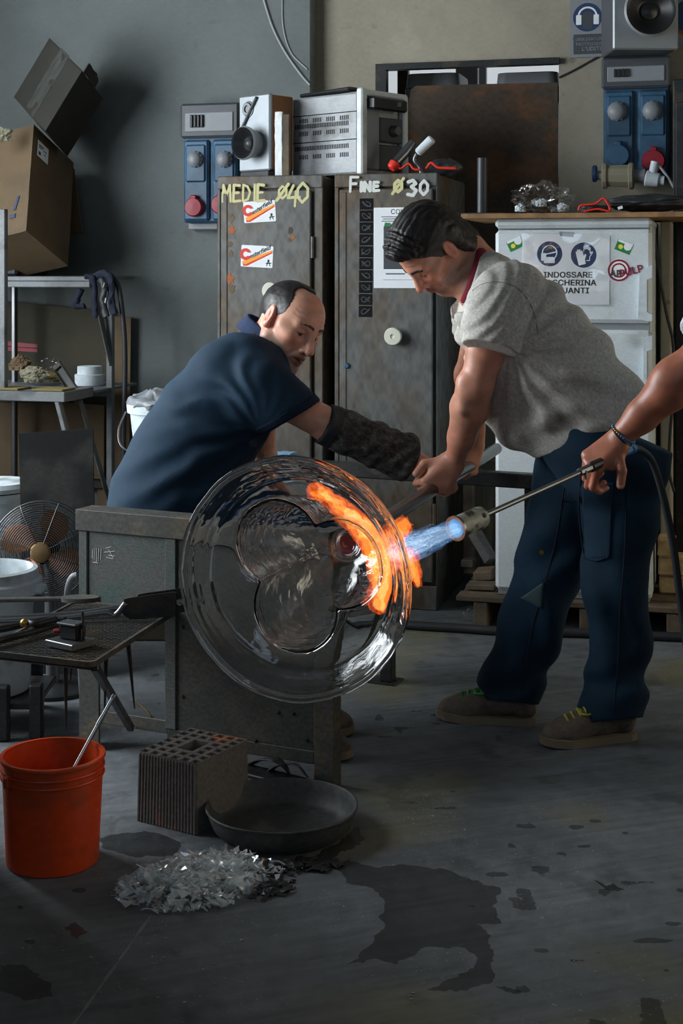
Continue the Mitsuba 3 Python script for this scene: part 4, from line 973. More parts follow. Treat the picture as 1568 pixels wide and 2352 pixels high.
part(t, 'handle', tube(hp_, .0035, 8), 'steel_grey', True, 'thin wire handle')
# dark plate leaning left, white tub behind the fan
p0 = P(45, 996, 5.25); p1 = P(212, 985, 5.18)
pl = hull([P(43, 996, 5.25), P(213, 985, 5.18), P(222, 1400, 5.0), P(56, 1410, 5.07), P(43, 996, 5.25) + [0, .012, 0], P(213, 985, 5.18) + [0, .012, 0], P(222, 1400, 5.0) + [0, .012, 0], P(56, 1410, 5.07) + [0, .012, 0]])
k_ = pl[0].copy(); k_[:, 2] = np.where(k_[:, 2] < .4, .004, k_[:, 2])
solo('steel_plate', (k_, pl[1]), 'soot_steel', 'dark sooty steel plate standing upright behind the fan', 'plate', False)
t = thing('plastic_tub', 'large whitish plastic tub at the left edge behind the fan', 'tub')
q = P(-20, 1180, 5.35)
part(t, 'body', lathe([(0, 0), (.11, 0), (.14, .47), (.146, .47), (.146, .5), (.136, .5), (.10, .02), (0, .02)], 40, origin=(q[0], 5.35, .09)), 'white_plastic', 40)
part(t, 'lid', lathe([(0, .505), (.15, .505), (.152, .52), (.14, .535), (0, .54)], 40, origin=(q[0], 5.35, .09)), 'white_plastic', 40)
solo('wooden_block', box((q[0] - .12, 5.24, 0), (q[0] + .12, 5.47, .088), .006), 'old_wood', 'wooden block on the floor under the whitish tub', 'block', False)

# ------------------------------------------------------------------ the glassblower's bench
CB = 3.5506                                   # its near side in the bench frame
RT = .700                                     # rail height
def bs(x, y=1500, c=CB): return BF.at(x, y, c)[0]
sl0, sl1, sm, sr0, sr1 = bs(183), bs(229), bs(385), bs(722), bs(767)
t = thing('glassblowing_bench', 'worn grey-green steel glassblowing bench with two rails, behind the glass vessel', 'bench')
zt0 = BF.at(185, 1217, CB)[2]
s_end = bs(905, 1200)
part(t, 'near_rail', BF(cat(box((bs(178, 1190), CB - .012, RT - .006), (s_end, CB + .075, RT), .002), box((bs(178, 1190), CB - .012, zt0), (sr1, CB - .004, RT - .001), .002), box((sr1, CB + .0, RT - .05), (s_end, CB + .06, RT - .004), .004))), 'bench_rust', 20, 'bare steel rail along the top')
zp = BF.at(300, 1400, CB)[2]; zq = BF.at(385, 1650, CB)[2]; zq2 = BF.at(640, 1712, CB)[2]
part(t, 'side_panel', BF(box((bs(204), CB, zp), (bs(380), CB + .004, zt0 + .01), .001)), 'bench_steel', 20)
part(t, 'end_panel', BF(box((sm + .004, CB, zq2), (sr0, CB + .005, zt0 + .01), .001)), 'bench_dark', 20)
part(t, 'stile', BF(box((sl0, CB - .006, zp - .01), (bs(203), CB + .01, zt0), .003)), 'bench_steel', 20)
part(t, 'stile', BF(box((bs(381), CB - .007, zq2), (bs(406), CB + .012, zt0), .002)), 'bench_steel', 20)
for x0, x1, c_ in ((sl0, sl1, CB), (sr0, sr1, CB)):
    part(t, 'leg', BF(cat(box((x0, c_ - .004, 0), (x1, c_ + .004, zt0 if x0 == sr0 else zp + .03), .0015), box((x0 if x0 == sl0 else x1 - .007, c_, 0), (x0 + .007 if x0 == sl0 else x1, c_ + .045, zt0), .0015))), 'bench_rust', 20)
part(t, 'lower_rail', BF(box((sl1, CB - .002, BF.at(300, 1672, CB)[2]), (sm, CB + .006, BF.at(300, 1642, CB)[2]), .002)), 'bench_rust', 20)
part(t, 'lower_rail', BF(box((sm, CB - .004, zq2 - .036), (sr0, CB + .03, zq2), .002)), 'bench_dark', 20)
for x, y in ((640, 1637), (674, 1639), (705, 1700), (588, 1702), (420, 1440), (420, 1600)):
    p_ = BF.at(x, y, CB); part(t, 'bolt', BF(cyl(p_ + [0, .002, 0], p_ + [0, -.006, 0], .006, .004, 8, .001)), 'black_iron', 30)
FR = CB + 1.249
part(t, 'far_rail', BF(box((bs(500, 1100, FR), FR - .01, RT - .05), (bs(1226, 1090, FR), FR + .045, RT), .004)), 'black_iron', 20, 'dark far rail')
for x in (515, 1216):
    q = bs(x, 1090, FR); part(t, 'leg', BF(box((q - .02, FR, 0), (q + .02, FR + .04, RT - .05), .003)), 'black_iron', 20)
q = BF.atz(885, 1570, 0)
part(t, 'leg', BF(cat(box((q[0] - .022, q[1], .006), (q[0] + .022, q[1] + .04, .47), .003), box((q[0] - .06, q[1] - .02, 0), (q[0] + .04, q[1] + .07, .006), .002))), 'black_iron', 20)
part(t, 'seat', BF(box((bs(215), CB + .14, .47), (q[0] + .03, CB + 1.12, .5), .006)), 'old_wood', 20, 'wooden seat board')
part(t, 'cross_rail', BF(box((sl0, CB, .44), (sl0 + .04, FR + .04, .468), .003)), 'black_iron', 20)
part(t, 'chalk_mark', sheet(BF, unary_union([LineString([tuple(BF.at(x0, y0, CB)[[0, 2]]), tuple(BF.at(x1, y1, CB)[[0, 2]])]).buffer(.0007) for x0, y0, x1, y1 in
     [(213, 1262, 213, 1282), (217, 1260, 217, 1285), (222, 1259, 222, 1290), (227, 1260, 226, 1288), (233, 1261, 232, 1284), (240, 1268, 264, 1266), (250, 1262, 260, 1280), (244, 1258, 256, 1256), (250, 1275, 264, 1277), (214, 1291, 226, 1293), (245, 1280, 260, 1283)]]), CB - .0012, .001), 'chalk_white', False); labels[list(scene)[-1]] = {'kind': 'stuff', 'label': 'white chalk scribbles'}

# expanded-metal table hung on the bench
TZ = .437
c_rb, c_rf, c_lf = BF.atz(403, 1402, TZ), BF.atz(214, 1524, TZ), BF.atz(-45, 1494, TZ)
c_lb = c_lf + (c_rb - c_rf)
t = thing('mesh_table', 'expanded-metal side table fixed to the left of the bench, carrying tools', 'table')
ring = Polygon([tuple(p_[:2]) for p_ in (c_rb, c_rf, c_lf, c_lb)])
rr = ring.buffer(-.02).buffer(.02, 5)
part(t, 'rim', BF(slab(rr.difference(rr.buffer(-.009)), TZ - .012, TZ + .002)), 'bench_rust', 25)
x0, y0, x1, y1 = rr.bounds; ss, hx = [], .0046
du, dv = unit([1, .5, 0]), unit([1, -.5, 0])
inn = rr.buffer(-.006)
for sgn in (1, -1):
    for k in np.arange(-1.2, 2.4, .0165):
        ln = LineString([(x0 - 1, y0 + k - sgn * .5 - .5 * .5), (x1 + 1, y0 + k + sgn * ((x1 - x0) + 2) * .5 - sgn * .5 - .25)]).intersection(inn)
        for g in getattr(ln, 'geoms', [ln]):
            if g.is_empty or g.length < .01: continue
            a, b = g.coords[0], g.coords[-1]
            ss.append(bar((*a, TZ - .003 + .001 * sgn), (*b, TZ - .003 + .001 * sgn), .0042, .003, ch=.0003))
part(t, 'mesh_top', BF(cat(*ss)), 'bench_rust', False); labels[list(scene)[-1]] = {'kind': 'stuff', 'label': 'expanded-metal mesh'}
p0 = c_rf + [-.01, .02, -.014]; p1 = BF.at(300, 1672, CB - .012)
part(t, 'brace', BF(bar(p0, p1, .02, .02)), 'black_iron', 20)
part(t, 'brace', BF(bar(c_rb + [-.02, -.01, -.012], c_rb + [-.02, -.5, -.012], .02, .012)), 'black_iron', 20)
part(t, 'bearer', BF(bar(c_rf + [-.02, .02, -.016], c_lf + [.02, .02, -.016], .015, .014)), 'black_iron', 20)
TT = TZ + .0035
# big U-shaped tongs
t = thing('steel_tongs', 'large dark U-shaped steel tongs lying on the mesh table, handles to the left', 'tongs')
def tp(x, y, d): return P(x, y, d)
bl = [(283, 1412), (273, 1398), (286, 1376), (300, 1373), (396, 1360), (404, 1361), (402, 1416), (300, 1424)]
f0 = np.array([tp(x, y, 4.0) for x, y in bl]); f0[:, 2] = np.maximum(f0[:, 2], TT)
f1 = f0 + [.03, .055, 0]
part(t, 'blade', hull(np.vstack([f0, f0 + [.002, .004, 0]])), 'black_iron', 30)
part(t, 'blade', hull(np.vstack([f1, f1 + [.002, .004, 0]])), 'black_iron', 30)
part(t, 'bow', tube(smooth_path([f0[5] + [0, .002, -.03], f0[5] + [.018, .012, -.03], f0[5] + [.03, .036, -.03], f1[5] + [0, .002, -.03]], 6), .032, 12, True, .08), 'black_iron', True)
for k, ff in ((0, f0), (1, f1)):
    h0 = ff[1] + [.0, .002, -.006]
    pth = smooth_path([ff[2] + [.004, .002, -.01], h0 + [-.01, 0, -.012], tp(240, 1404 + 3, 4.0) + [.03 * k, .055 * k, 0], tp(150, 1420, 3.98) + [.02 * k, .05 * k, 0], tp(0, 1438, 3.95) + [0, .035 * k, 0], tp(-60, 1446, 3.95) + [0, .03 * k, 0]], 6)
    pth[:, 2] = np.maximum(pth[:, 2], TT + .008)
    part(t, 'handle', tube(pth, .0085, 10), 'steel_grey', True, 'polished handle rod' if k == 0 else None)
# oval wooden bat
t = thing('wooden_bat', 'flat oval charred wooden bat behind the tongs on the mesh table', 'bat')
q = tp(184, 1392, 4.13); q[2] = TT + .022
a_ = unit(tp(205, 1388, 4.13) - tp(150, 1402, 4.13)); a_[2] = 0; a_ = unit(a_)
part(t, 'blade', plate(Point(0, 0).buffer(1, 16) if False else Polygon([(.055 * math.cos(k), .03 * math.sin(k)) for k in np.linspace(0, 6.28, 30)]), q, a_, np.cross(EZ, a_), .012), 'bench_rust', 30)
part(t, 'handle', bar(q - a_ * .05 + EZ * .006, q - a_ * .42 + EZ * .0, .018, .012), 'bench_rust', 20)
# jacks (spring tongs) at the left
t = thing('jacks', 'pair of dark spring jacks lying on the left of the mesh table', 'jacks')
pb = [tp(152, 1428, 3.93), tp(120, 1446, 3.88), tp(60, 1470, 3.80), tp(-30, 1504, 3.70)]
pc = [tp(152, 1428, 3.93), tp(110, 1432, 3.93), tp(60, 1448, 3.88), tp(20, 1462, 3.84), tp(-30, 1478, 3.80)]
for k, pp in enumerate((pb, pc)):
    pth = smooth_path(pp, 8); pth[:, 2] = TT + .012 + .006 * k
    part(t, 'blade', tube(pth, np.linspace(.007, .011, len(pth)), 8), 'black_iron', True)
pth = smooth_path([tp(x, y, d) for x, y, d in ((60, 1456, 3.86), (80, 1466, 3.83), (110, 1458, 3.86), (128, 1447, 3.88))], 6); pth[:, 2] = TT + .03
part(t, 'grip', tube(pth, .009, 8), 'black_iron', True)
q = tp(56, 1464, 3.84); q[2] = TT + .03; part(t, 'rivet', ball(q, .012, 8), 'brass', True, 'small brass rivet')
# slab with a small black tool
q = BF.l(tp(168, 1488, 3.72)); q[2] = TT
t = thing('steel_slab', 'pale steel slab on the mesh table under a small black device', 'slab')
part(t, 'body', BF(turned(box(q + [-.062, -.04, .0], q + [.04, .045, .016], .002), -12, EZ, q)), 'steel_grey', 20)
t = thing('gas_lighter', 'small black device with a red knob on the steel slab', 'device')
q2 = q + [-.012, .01, .0165]
part(t, 'body', BF(turned(box(q2 + [-.028, -.018, 0], q2 + [.03, .022, .036], .004), -4, EZ, q2)), 'black_plastic', 25)
part(t, 'lid', BF(turned(box(q2 + [-.032, -.022, .036], q2 + [.03, .022, .042], .002), -4, EZ, q2)), 'dark_grey_plastic', 25)
part(t, 'knob', BF(cyl(q2 + [-.03, -.008, .016], q2 + [-.046, -.012, .016], .0065, n=14, bev=.002)), 'red_paint', 40, 'red knob')
part(t, 'pin', BF(cyl(q2 + [.036, .0, .02], q2 + [.03, .005, .07], .0035, n=10)), 'black_iron', 40)
part(t, 'trigger', BF(bar(q2 + [.036, -.01, .0], q2 + [.034, -.006, .03], .006, .006)), 'black_iron', 40)
# pointed tools hanging through the mesh
for k, (x, y0, y1, d, lb_) in enumerate([(150, 1518, 1676, 3.72, 'long pointed steel tool hanging under the mesh table, the one farthest left'), (165, 1520, 1562, 3.8, 'short pointed steel tool hanging under the mesh table'), (244, 1500, 1640, 3.78, 'pointed steel tool hanging under the mesh table just behind the slanted brace'), (292, 1478, 1628, 3.87, 'slightly slanted pointed steel tool under the right edge of the mesh table')]):
    a, b = tp(x, y0, d), tp(x + (2, -3, -4, 17)[k], y1, d); a[2] = TZ - .006
    solo('hanging_punch', cyl(a, b, .0075, .0016, 10), 'black_iron', lb_, 'tool', 40, group=None)
p_ = smooth_path([CF.atz(x, y, .004) for x, y in ((313, 1612), (325, 1622), (338, 1634), (347, 1646))], 5)
solo('wire_scrap', tube(p_, .0022, 6), 'brass', 'thin brass-coloured wire scrap on the floor under the mesh table', 'wire', True)

# ------------------------------------------------------------------ fan
FX = P(97, 1264, 4.78); ax = unit([.10, -1, .06]); Bm = basis(ax, EX)
def fm(m): return m[0] @ Bm.T + FX, m[1]
t = thing('floor_fan', 'round wire-caged floor fan with orange-brown blades left of the bench', 'fan')
R_ = .162
gr = []
for r in np.linspace(.040, R_, 19):
    z = .05 * math.sqrt(max(0, 1 - (r / (R_ * 1.02)) ** 2)) + .012
    k = np.linspace(0, 2 * np.pi, 49)
    gr.append(tube(np.stack([r * np.cos(k), r * np.sin(k), 0 * k + z], 1), .0013 if r < R_ - .003 else .003, 5, False))
for k in np.arange(8) * np.pi / 4 + .45:
    rr_ = np.linspace(.03, R_, 10); z = .05 * np.sqrt(np.maximum(0, 1 - (rr_ / (R_ * 1.02)) ** 2)) + .014
    gr.append(tube(np.stack([rr_ * math.cos(k), rr_ * math.sin(k), z], 1), .0016, 5, False))
part(t, 'grille', fm(cat(*gr)), 'steel_grey', True); labels[list(scene)[-1]] = {'kind': 'stuff', 'label': 'concentric wire rings of the front cage'}
gb = []
for r in np.linspace(.07, R_, 9):
    k = np.linspace(0, 2 * np.pi, 41); z = -.075 * math.sqrt(max(0, 1 - (r / (R_ * 1.02)) ** 2)) - .0
    gb.append(tube(np.stack([r * np.cos(k), r * np.sin(k), 0 * k + z], 1), .0013, 5, False))
for k in np.arange(12) * np.pi / 6:
    rr_ = np.linspace(.05, R_, 8); z = -.075 * np.sqrt(np.maximum(0, 1 - (rr_ / (R_ * 1.02)) ** 2))
    gb.append(tube(np.stack([rr_ * math.cos(k), rr_ * math.sin(k), z], 1), .0013, 5, False))
part(t, 'rear_grille', fm(cat(*gb)), 'black_iron', True); labels[list(scene)[-1]] = {'kind': 'stuff', 'label': 'rear wire cage'}
part(t, 'centre_cap', fm(lathe([(0, .068), (.026, .067), (.033, .062), (.034, .052), (0, .052)], 28)), 'fan_cap', 40, 'orange-brown round cap')
part(t, 'motor', fm(lathe([(0, -.11), (.04, -.105), (.05, -.08), (.05, -.03), (.02, -.02), (.014, .03), (0, .03)], 24)), 'black_plastic', 40)
for k in range(4):
    u, v = np.meshgrid(np.linspace(0, 1, 9), np.linspace(-1, 1, 7), indexing='ij')
    r = .03 + .105 * u; wd = (.16 + .42 * np.sin(np.pi * (.15 + .8 * u))) * (1.0)
    th = k * np.pi / 2 + .95 + wd * v + .25 * u
    pts = np.stack([r * np.cos(th), r * np.sin(th), .005 + .018 * v * (1 - .3 * u)], -1).reshape(-1, 3)
    i, j = np.meshgrid(np.arange(8), np.arange(6), indexing='ij'); q_ = np.stack([i * 7 + j, (i + 1) * 7 + j, (i + 1) * 7 + j + 1, i * 7 + j + 1], -1).reshape(-1, 4)
    f_ = np.vstack([q_[:, [0, 1, 2]], q_[:, [0, 2, 3]]])
    part(t, 'blade', fm(cat((pts, f_), (pts - [0, 0, .002], f_[:, ::-1]))), 'fan_orange', True)
part(t, 'column', cyl((FX[0] + .02, FX[1] + .075, .02), FX + [.01, .07, -.02], .022, .02, 20), 'steel_grey', 40)
part(t, 'base', lathe([(0, 0), (.13, 0), (.13, .012), (.11, .024), (.03, .03), (0, .03)], 36, origin=(FX[0] + .02, FX[1] + .075, 0)), 'black_plastic', 40)
p_ = smooth_path([P(x, y, 4.62) for x, y in ((178, 1322), (166, 1326), (158, 1345), (156, 1370), (166, 1395), (176, 1440), (186, 1530), (192, 1636))], 8); p_[:, 2] = np.maximum(p_[:, 2], .012)
solo('white_tube', tube(p_, .0115, 10), 'cable_white', 'pale bent tube between the fan and the bench', 'tube', True)

# ------------------------------------------------------------------ buckets at the left
q = P(-31, 1304, 4.5)
t = thing('white_bucket', 'big white plastic bucket with thick collar on a low black stand', 'bucket')
z0, z1 = .108, q[2]
part(t, 'body', lathe([(0, 0), (.128, 0), (.133, .006), (.143, z1 - z0 - .09), (.147, z1 - z0 - .03), (.147, z1 - z0), (.141, z1 - z0 + .002), (.138, z1 - z0 - .01), (.127, .008), (0, .008)], 56, origin=(q[0], 4.5, z0)), 'white_plastic', 40)
cl = part(t, 'collar', lathe([(.144, z1 - .075), (.166, z1 - .073), (.169, z1 - .05), (.168, z1 - .036), (.158, z1 - .028), (.158, z1 - .010), (.155, z1 - .002), (.146, z1 + .001)], 56, True, origin=(q[0], 4.5, 0)), 'white_plastic', 40)
part(cl, 'tab', box((q[0] + .15, 4.5 - .05, z1 - .072), (q[0] + .186, 4.5 - .0, z1 - .045), .008), 'white_plastic', 30)
hz = Polygon([(0, .012), (.012, 0), (0, -.012), (-.012, 0)])
hw = np.array([q[0] + .115, 4.5 - .083, z0 + .185]); nn = unit([.115, -.083, 0]); tt = np.cross(EZ, nn)
part(t, 'hazard_mark', plate(hz.difference(hz.buffer(-.002)), hw + nn * .0008 - nn * .0, tt, EZ, .0012), 'ink_black', False)
t = thing('low_stand', 'low black steel stand under the white bucket', 'stand')
for x, d in ((66, 4.34), (-12, 4.32), (66, 4.66), (-150, 4.66)):
    a = P(x, 1600, d)[0]
    part(t, 'post', box((a, d, 0), (a + .04, d + .035, .165), .006), 'black_iron', 25)
a0, a1 = P(-150, 1600, 4.66)[0], P(66, 1600, 4.34)[0]
part(t, 'platform', box((a0, 4.36, .085), (a1 + .02, 4.66, .105), .003), 'black_iron', 25)

q = P(121, 1733, 3.46)
t = thing('red_bucket', 'orange-red plastic bucket with a ribbed rim in the left foreground', 'bucket')
H = q[2]
part(t, 'body', lathe([(0, .004), (.098, .004), (.100, 0), (.1075, .002), (.1085, .008), (.1175, H - .045), (.1175, H), (.1135, H), (.1125, H - .02), (.1035, .014), (0, .014)], 64, origin=(q[0], q[1], 0)), 'red_plastic', 40)
for k, (za, zb_, ro) in enumerate(((H - .006, H + .003, .1245), (H - .028, H - .022, .123), (H - .046, H - .040, .1225))):
    part(t, 'rim' if k == 0 else 'rib', lathe([(.115, za), (ro - .001, za), (ro, za + .002), (ro, zb_ - .002), (ro - .0015, zb_), (.1145, zb_)], 64, True, origin=(q[0], q[1], 0)), 'red_plastic', 40)
part(t, 'ear', cat(obox((q[0] - .085, q[1] - .09, H - .035), (.018, .02, .03), (.73, -.68, 0), EZ, .004)), 'red_plastic', 25)
t = thing('metal_rod', 'bright metal rod leaning in the orange-red bucket', 'rod')
a, b = P(60, 1966, 3.43), P(262, 1597, 3.57); a = a + (b - a) * .03
part(t, 'shaft', cyl(a, b, .0052, n=16), 'steel_bright', 40)
part(t, 'collar', cyl(a + (b - a) * .80, a + (b - a) * .86, .0062, n=16, bev=.001), 'steel_bright', 40)
part(t, 'end_cap', cyl(b - (b - a) * .02, b + (b - a) * .006, .0062, .005, 16, .001), 'steel_bright', 40)

# ------------------------------------------------------------------ hollow clay block
o_ = CF.atz(309, 1885, 0); e1 = CF.atz(452, 1921, 0) - o_; Lx = np.linalg.norm(e1); e1 = e1 / Lx; e2 = np.array([-e1[1], e1[0], 0]); Ly, Hc = .232, .176
def clm(m):
    v = m[0].copy(); k = .965 + .035 * (1 - v[:, 2] / Hc)
    v[:, 0] = Lx / 2 + (v[:, 0] - Lx / 2) * k; v[:, 1] = Ly / 2 + (v[:, 1] - Ly / 2) * k
    return o_ + v[:, :1] * e1 + v[:, 1:2] * e2 + v[:, 2:] * EZ, m[1]
t = thing('clay_block', 'dark hollow clay block with ribbed front and a grid of square holes in its top', 'block')
holes = []
nx, ny = 6, 7
for i in range(nx):
    for j in range(ny):
        if i in (2, 3) and j in (2, 3, 4): continue
        cx, cy = (i + .5) * Lx / nx, (j + .5) * Ly / ny
        holes.append(sbox(cx - .0105, cy - .0105, cx + .0105, cy + .0105).buffer(-.002).buffer(.002))
holes.append(sbox(2.25 * Lx / nx, 2.35 * Ly / ny, 3.75 * Lx / nx, 4.65 * Ly / ny))
outer = sbox(0.003, .004, Lx - .003, Ly).buffer(-.006).buffer(.006)
part(t, 'body', dent(clm(slab(outer.difference(unary_union(holes)), 0.0005, Hc)), .0012, 30, 3), 'clay', False)
for k in range(19):
    x = .009 + k * (Lx - .018) / 18
    part(t, 'rib', dent(clm(refine(box((x - .003, .0005, .001), (x + .003, .008, Hc - .004), .0012), .05)), .0009, 40, k), 'clay', False)

# ------------------------------------------------------------------ steel pan
q = CF.atz(630, 1852, .06); PC = np.array([q[0] + .018, 3.635, 0.0])
t = thing('steel_pan', 'round dark steel pan standing on the floor in front of the bench', 'pan')
m = lathe([(0, .0015), (.140, .0015), (.152, .004), (.172, .022), (.182, .046), (.186, .064), (.1885, .066), (.187, .069), (.1825, .067), (.178, .046), (.168, .024), (.150, .008), (0, .006)], 64, origin=PC)
part(t, 'bowl', dent(m, .002, 14, 6), 'pan_iron', True)
part(t, 'rim', dent(lathe([(.1835, .0625), (.190, .064), (.1905, .070), (.184, .0705)], 64, True, origin=PC), .002, 14, 6), 'pan_iron', True)

# ------------------------------------------------------------------ broken glass
def shards(n, ctr, rx, ry, hgt, size, rot=0.0, seed=2):
    g = np.random.default_rng(seed); out = []
    for k in range(n):
        r, th = math.sqrt(g.random()), g.random() * 2 * np.pi
        x, y = r * rx * math.cos(th), r * ry * math.sin(th)
        top = hgt * max(0, 1 - r ** 2) ** .8
        sz = size * (.45 + 1.1 * g.random() ** 2)
        z = .004 + top * g.random() + .2 * sz * (r < .85)
        nv = g.integers(4, 7); an = np.sort(g.random(nv) * 2 * np.pi); rad = sz * (.5 + .7 * g.random(nv))
        px, py = rad * np.cos(an), rad * np.sin(an) * (.45 + .5 * g.random())
        curv = g.uniform(-.35, .35) / sz
        th_ = .0009 + .0016 * g.random()
        nn_ = unit(np.array([g.normal(0, .75), g.normal(0, .75), 1.0])); B_ = basis(nn_)
        pz = curv * px * px
        ctrp = np.array([[0, 0, 0.0]])
        topv = np.vstack([ctrp, np.stack([px, py, pz], 1)]); botv = topv + [0, 0, -th_]
        v = np.vstack([topv, botv]) @ B_.T
        lo = v[:, 2].min(); z = max(z, .001 - lo)
        f = []
        for i in range(nv):
            j = (i + 1) % nv; a, b, c_, d_ = 1 + i, 1 + j, nv + 2 + i, nv + 2 + j
            f += [(0, a, b), (nv + 1, d_, c_), (a, c_, b), (b, c_, d_)]
        cr, sr_2 = math.cos(rot), math.sin(rot)
        v = v + [x * cr - y * sr_2, x * sr_2 + y * cr, z]
        out.append((v + ctr, np.array(f)))
    return cat(*out)
pile = CF.atz(430, 2045, 0)
t = thing('broken_glass', 'heap of clear broken glass shards on the floor in front of the pan', 'broken glass'); labels[t]['kind'] = 'stuff'
for nm_, bs_, sd_ in (('clear_shards', 'shard_glass', 2), ('milky_shards', 'crushed_glass', 12)):
    m = cat(shards(560, pile, .160, .120, .062, .0155, .25, sd_), shards(110, pile + [-.03, .02, .01], .09, .06, .05, .020, .25, sd_ + 3), shards(190, pile + [.06, .10, 0], .11, .06, .050, .0155, .3, sd_ + 1), shards(50, pile + [.16, .1, 0], .08, .05, .012, .012, .3, sd_ + 2))
    part(t, nm_, m, bs_, False); labels[list(scene)[-1]] = {'kind': 'stuff'}
def chips(n, ctr, rx, ry, size, seed):
    g = np.random.default_rng(seed); out = []
    for k in range(n):
        r, th = math.sqrt(g.random()), g.random() * 6.283
        s = size * (.4 + g.random()); v, f = hull(g.normal(0, 1, (8, 3)) * [s, s, s * .35])
        out.append((v - [0, 0, v[:, 2].min()] + ctr + [r * rx * math.cos(th), r * ry * math.sin(th), .0005], f))
    return cat(*out)
solo('soot_crust', cat(chips(60, CF.atz(710, 1990, 0), .08, .03, .010, 5), chips(50, CF.atz(620, 2030, 0), .06, .09, .009, 6)), 'black_iron', 'scatter of dark crumbs and crust beside the glass heap and the pan', 'debris', False, kind='stuff')
solo('glass_crumbs', cat(*[chips(n, CF.atz(x, y, 0), rx, ry, .0017, 20 + k) for k, (n, x, y, rx, ry) in enumerate([(14, 262, 1715, .03, .06), (6, 960, 2290, .02, .02), (10, 1180, 1655, .3, .3), (12, 700, 2200, .35, .25), (10, 300, 2200, .35, .2)])]), 'grey_plastic', 'tiny pale glass crumbs scattered over the floor', 'debris', False, kind='stuff')
# strap and pedal under the bench
t = thing('foot_pedal', 'black pedal with straps lying on the floor under the bench', 'pedal')
q0, q1 = CF.atz(558, 1752, .02), CF.atz(700, 1800, .02)
part(t, 'plate', bar(CF.atz(560, 1768, .03), CF.atz(690, 1800, .03), .07, .012), 'black_iron', 25)
part(t, 'strap', tube(smooth_path([CF.atz(x, y, z) for x, y, z in ((566, 1760, .02), (600, 1745, .07), (640, 1748, .09), (662, 1770, .03))], 6), .014, 10, True, .25), 'black_rubber', True)
part(t, 'strap', tube(smooth_path([CF.atz(x, y, z) for x, y, z in ((610, 1778, .02), (640, 1758, .06), (680, 1756, .07), (702, 1780, .02))], 6), .012, 10, True, .25), 'steel_grey', True)

# ------------------------------------------------------------------ smooth bodies: distance fields meshed by surface nets
def iso(f, lo, hi, h, nb=8, slack=1.0):
    """The zero surface of f (negative inside) as a mesh with cells of size h; only blocks near the surface are evaluated."""
    lo, hi = np.asarray(lo, float), np.asarray(hi, float); B = h * nb
    n = np.ceil((hi - lo) / B).astype(int)
    blocks = np.stack(np.meshgrid(*[np.arange(k) for k in n], indexing='ij'), -1).reshape(-1, 3)
    ctr = lo + (blocks + .5) * B
    keep = np.abs(np.concatenate([f(ctr[k:k + 4000]) for k in range(0, len(ctr), 4000)])) < B * .87 * slack + .012
    blocks = blocks[keep]
    g = np.stack(np.meshgrid(*[np.arange(nb + 1)] * 3, indexing='ij'), -1).reshape(-1, 3)
    cells, verts, edges = [], [], []
    for b in blocks:
        v = f(lo + (b * nb + g) * h).reshape([nb + 1] * 3)
        s = v < 0
        if s.all() or not s.any(): continue
        cnt = sum(s[i:nb + i, j:nb + j, k:nb + k].astype(int) for i, j, k in np.ndindex(2, 2, 2))
        c = np.argwhere((cnt > 0) & (cnt < 8))
        if not len(c): continue
        acc, num = np.zeros((len(c), 3)), np.zeros(len(c))
        corner = {o: v[c[:, 0] + o[0], c[:, 1] + o[1], c[:, 2] + o[2]] for o in np.ndindex(2, 2, 2)}
        for o in np.ndindex(2, 2, 2):
            for ax in range(3):
                if o[ax]: continue
                o2 = list(o); o2[ax] = 1; a, d = corner[o], corner[tuple(o2)]
                x = (a < 0) != (d < 0)
                t = np.where(x, a / np.where(x, a - d, 1), 0)
                pt = np.tile(np.array(o, float), (len(c), 1)); pt[:, ax] += t
                acc += pt * x[:, None]; num += x
        cells.append(c + b * nb); verts.append(lo + (c + b * nb + acc / num[:, None]) * h)
        for ax in range(3):
            o2 = [0, 0, 0]; o2[ax] = 1; a, d = corner[(0, 0, 0)], corner[tuple(o2)]
            x = (a < 0) != (d < 0)
            if x.any(): edges.append(np.hstack([(c + b * nb)[x], np.full((x.sum(), 1), ax), (a[x] < 0)[:, None].astype(int)]))
    cells, verts, edges = np.vstack(cells), np.vstack(verts), np.vstack(edges)
    key = lambda c: ((c[:, 0] + 1) * 4096 + c[:, 1] + 1) * 4096 + c[:, 2] + 1
    k = key(cells); order = np.argsort(k); k = k[order]; verts = verts[order]
    def find(c):
        q = key(c); i = np.searchsorted(k, q); i = np.minimum(i, len(k) - 1); return np.where(k[i] == q, i, -1)
    F = []
    for ax in range(3):
        e = edges[edges[:, 3] == ax]; u, w = (ax + 1) % 3, (ax + 2) % 3
        du, dw = np.eye(3, dtype=int)[u], np.eye(3, dtype=int)[w]
        c = e[:, :3]; q = np.stack([find(c - du - dw), find(c - dw), find(c), find(c - du)], 1)
        ok = (q >= 0).all(1); q, sgn = q[ok], e[ok, 4]
        q = np.where(sgn[:, None] == 1, q, q[:, ::-1]); F.append(q)
    F = np.vstack(F)
    return verts, np.vstack([F[:, [0, 1, 2]], F[:, [0, 2, 3]]])


def smin(a, b, k):
    if k <= 0: return np.minimum(a, b)
    h = np.maximum(k - np.abs(a - b), 0) / k
    return np.minimum(a, b) - h * h * k * .25


def smax(a, b, k): return -smin(-a, -b, k)


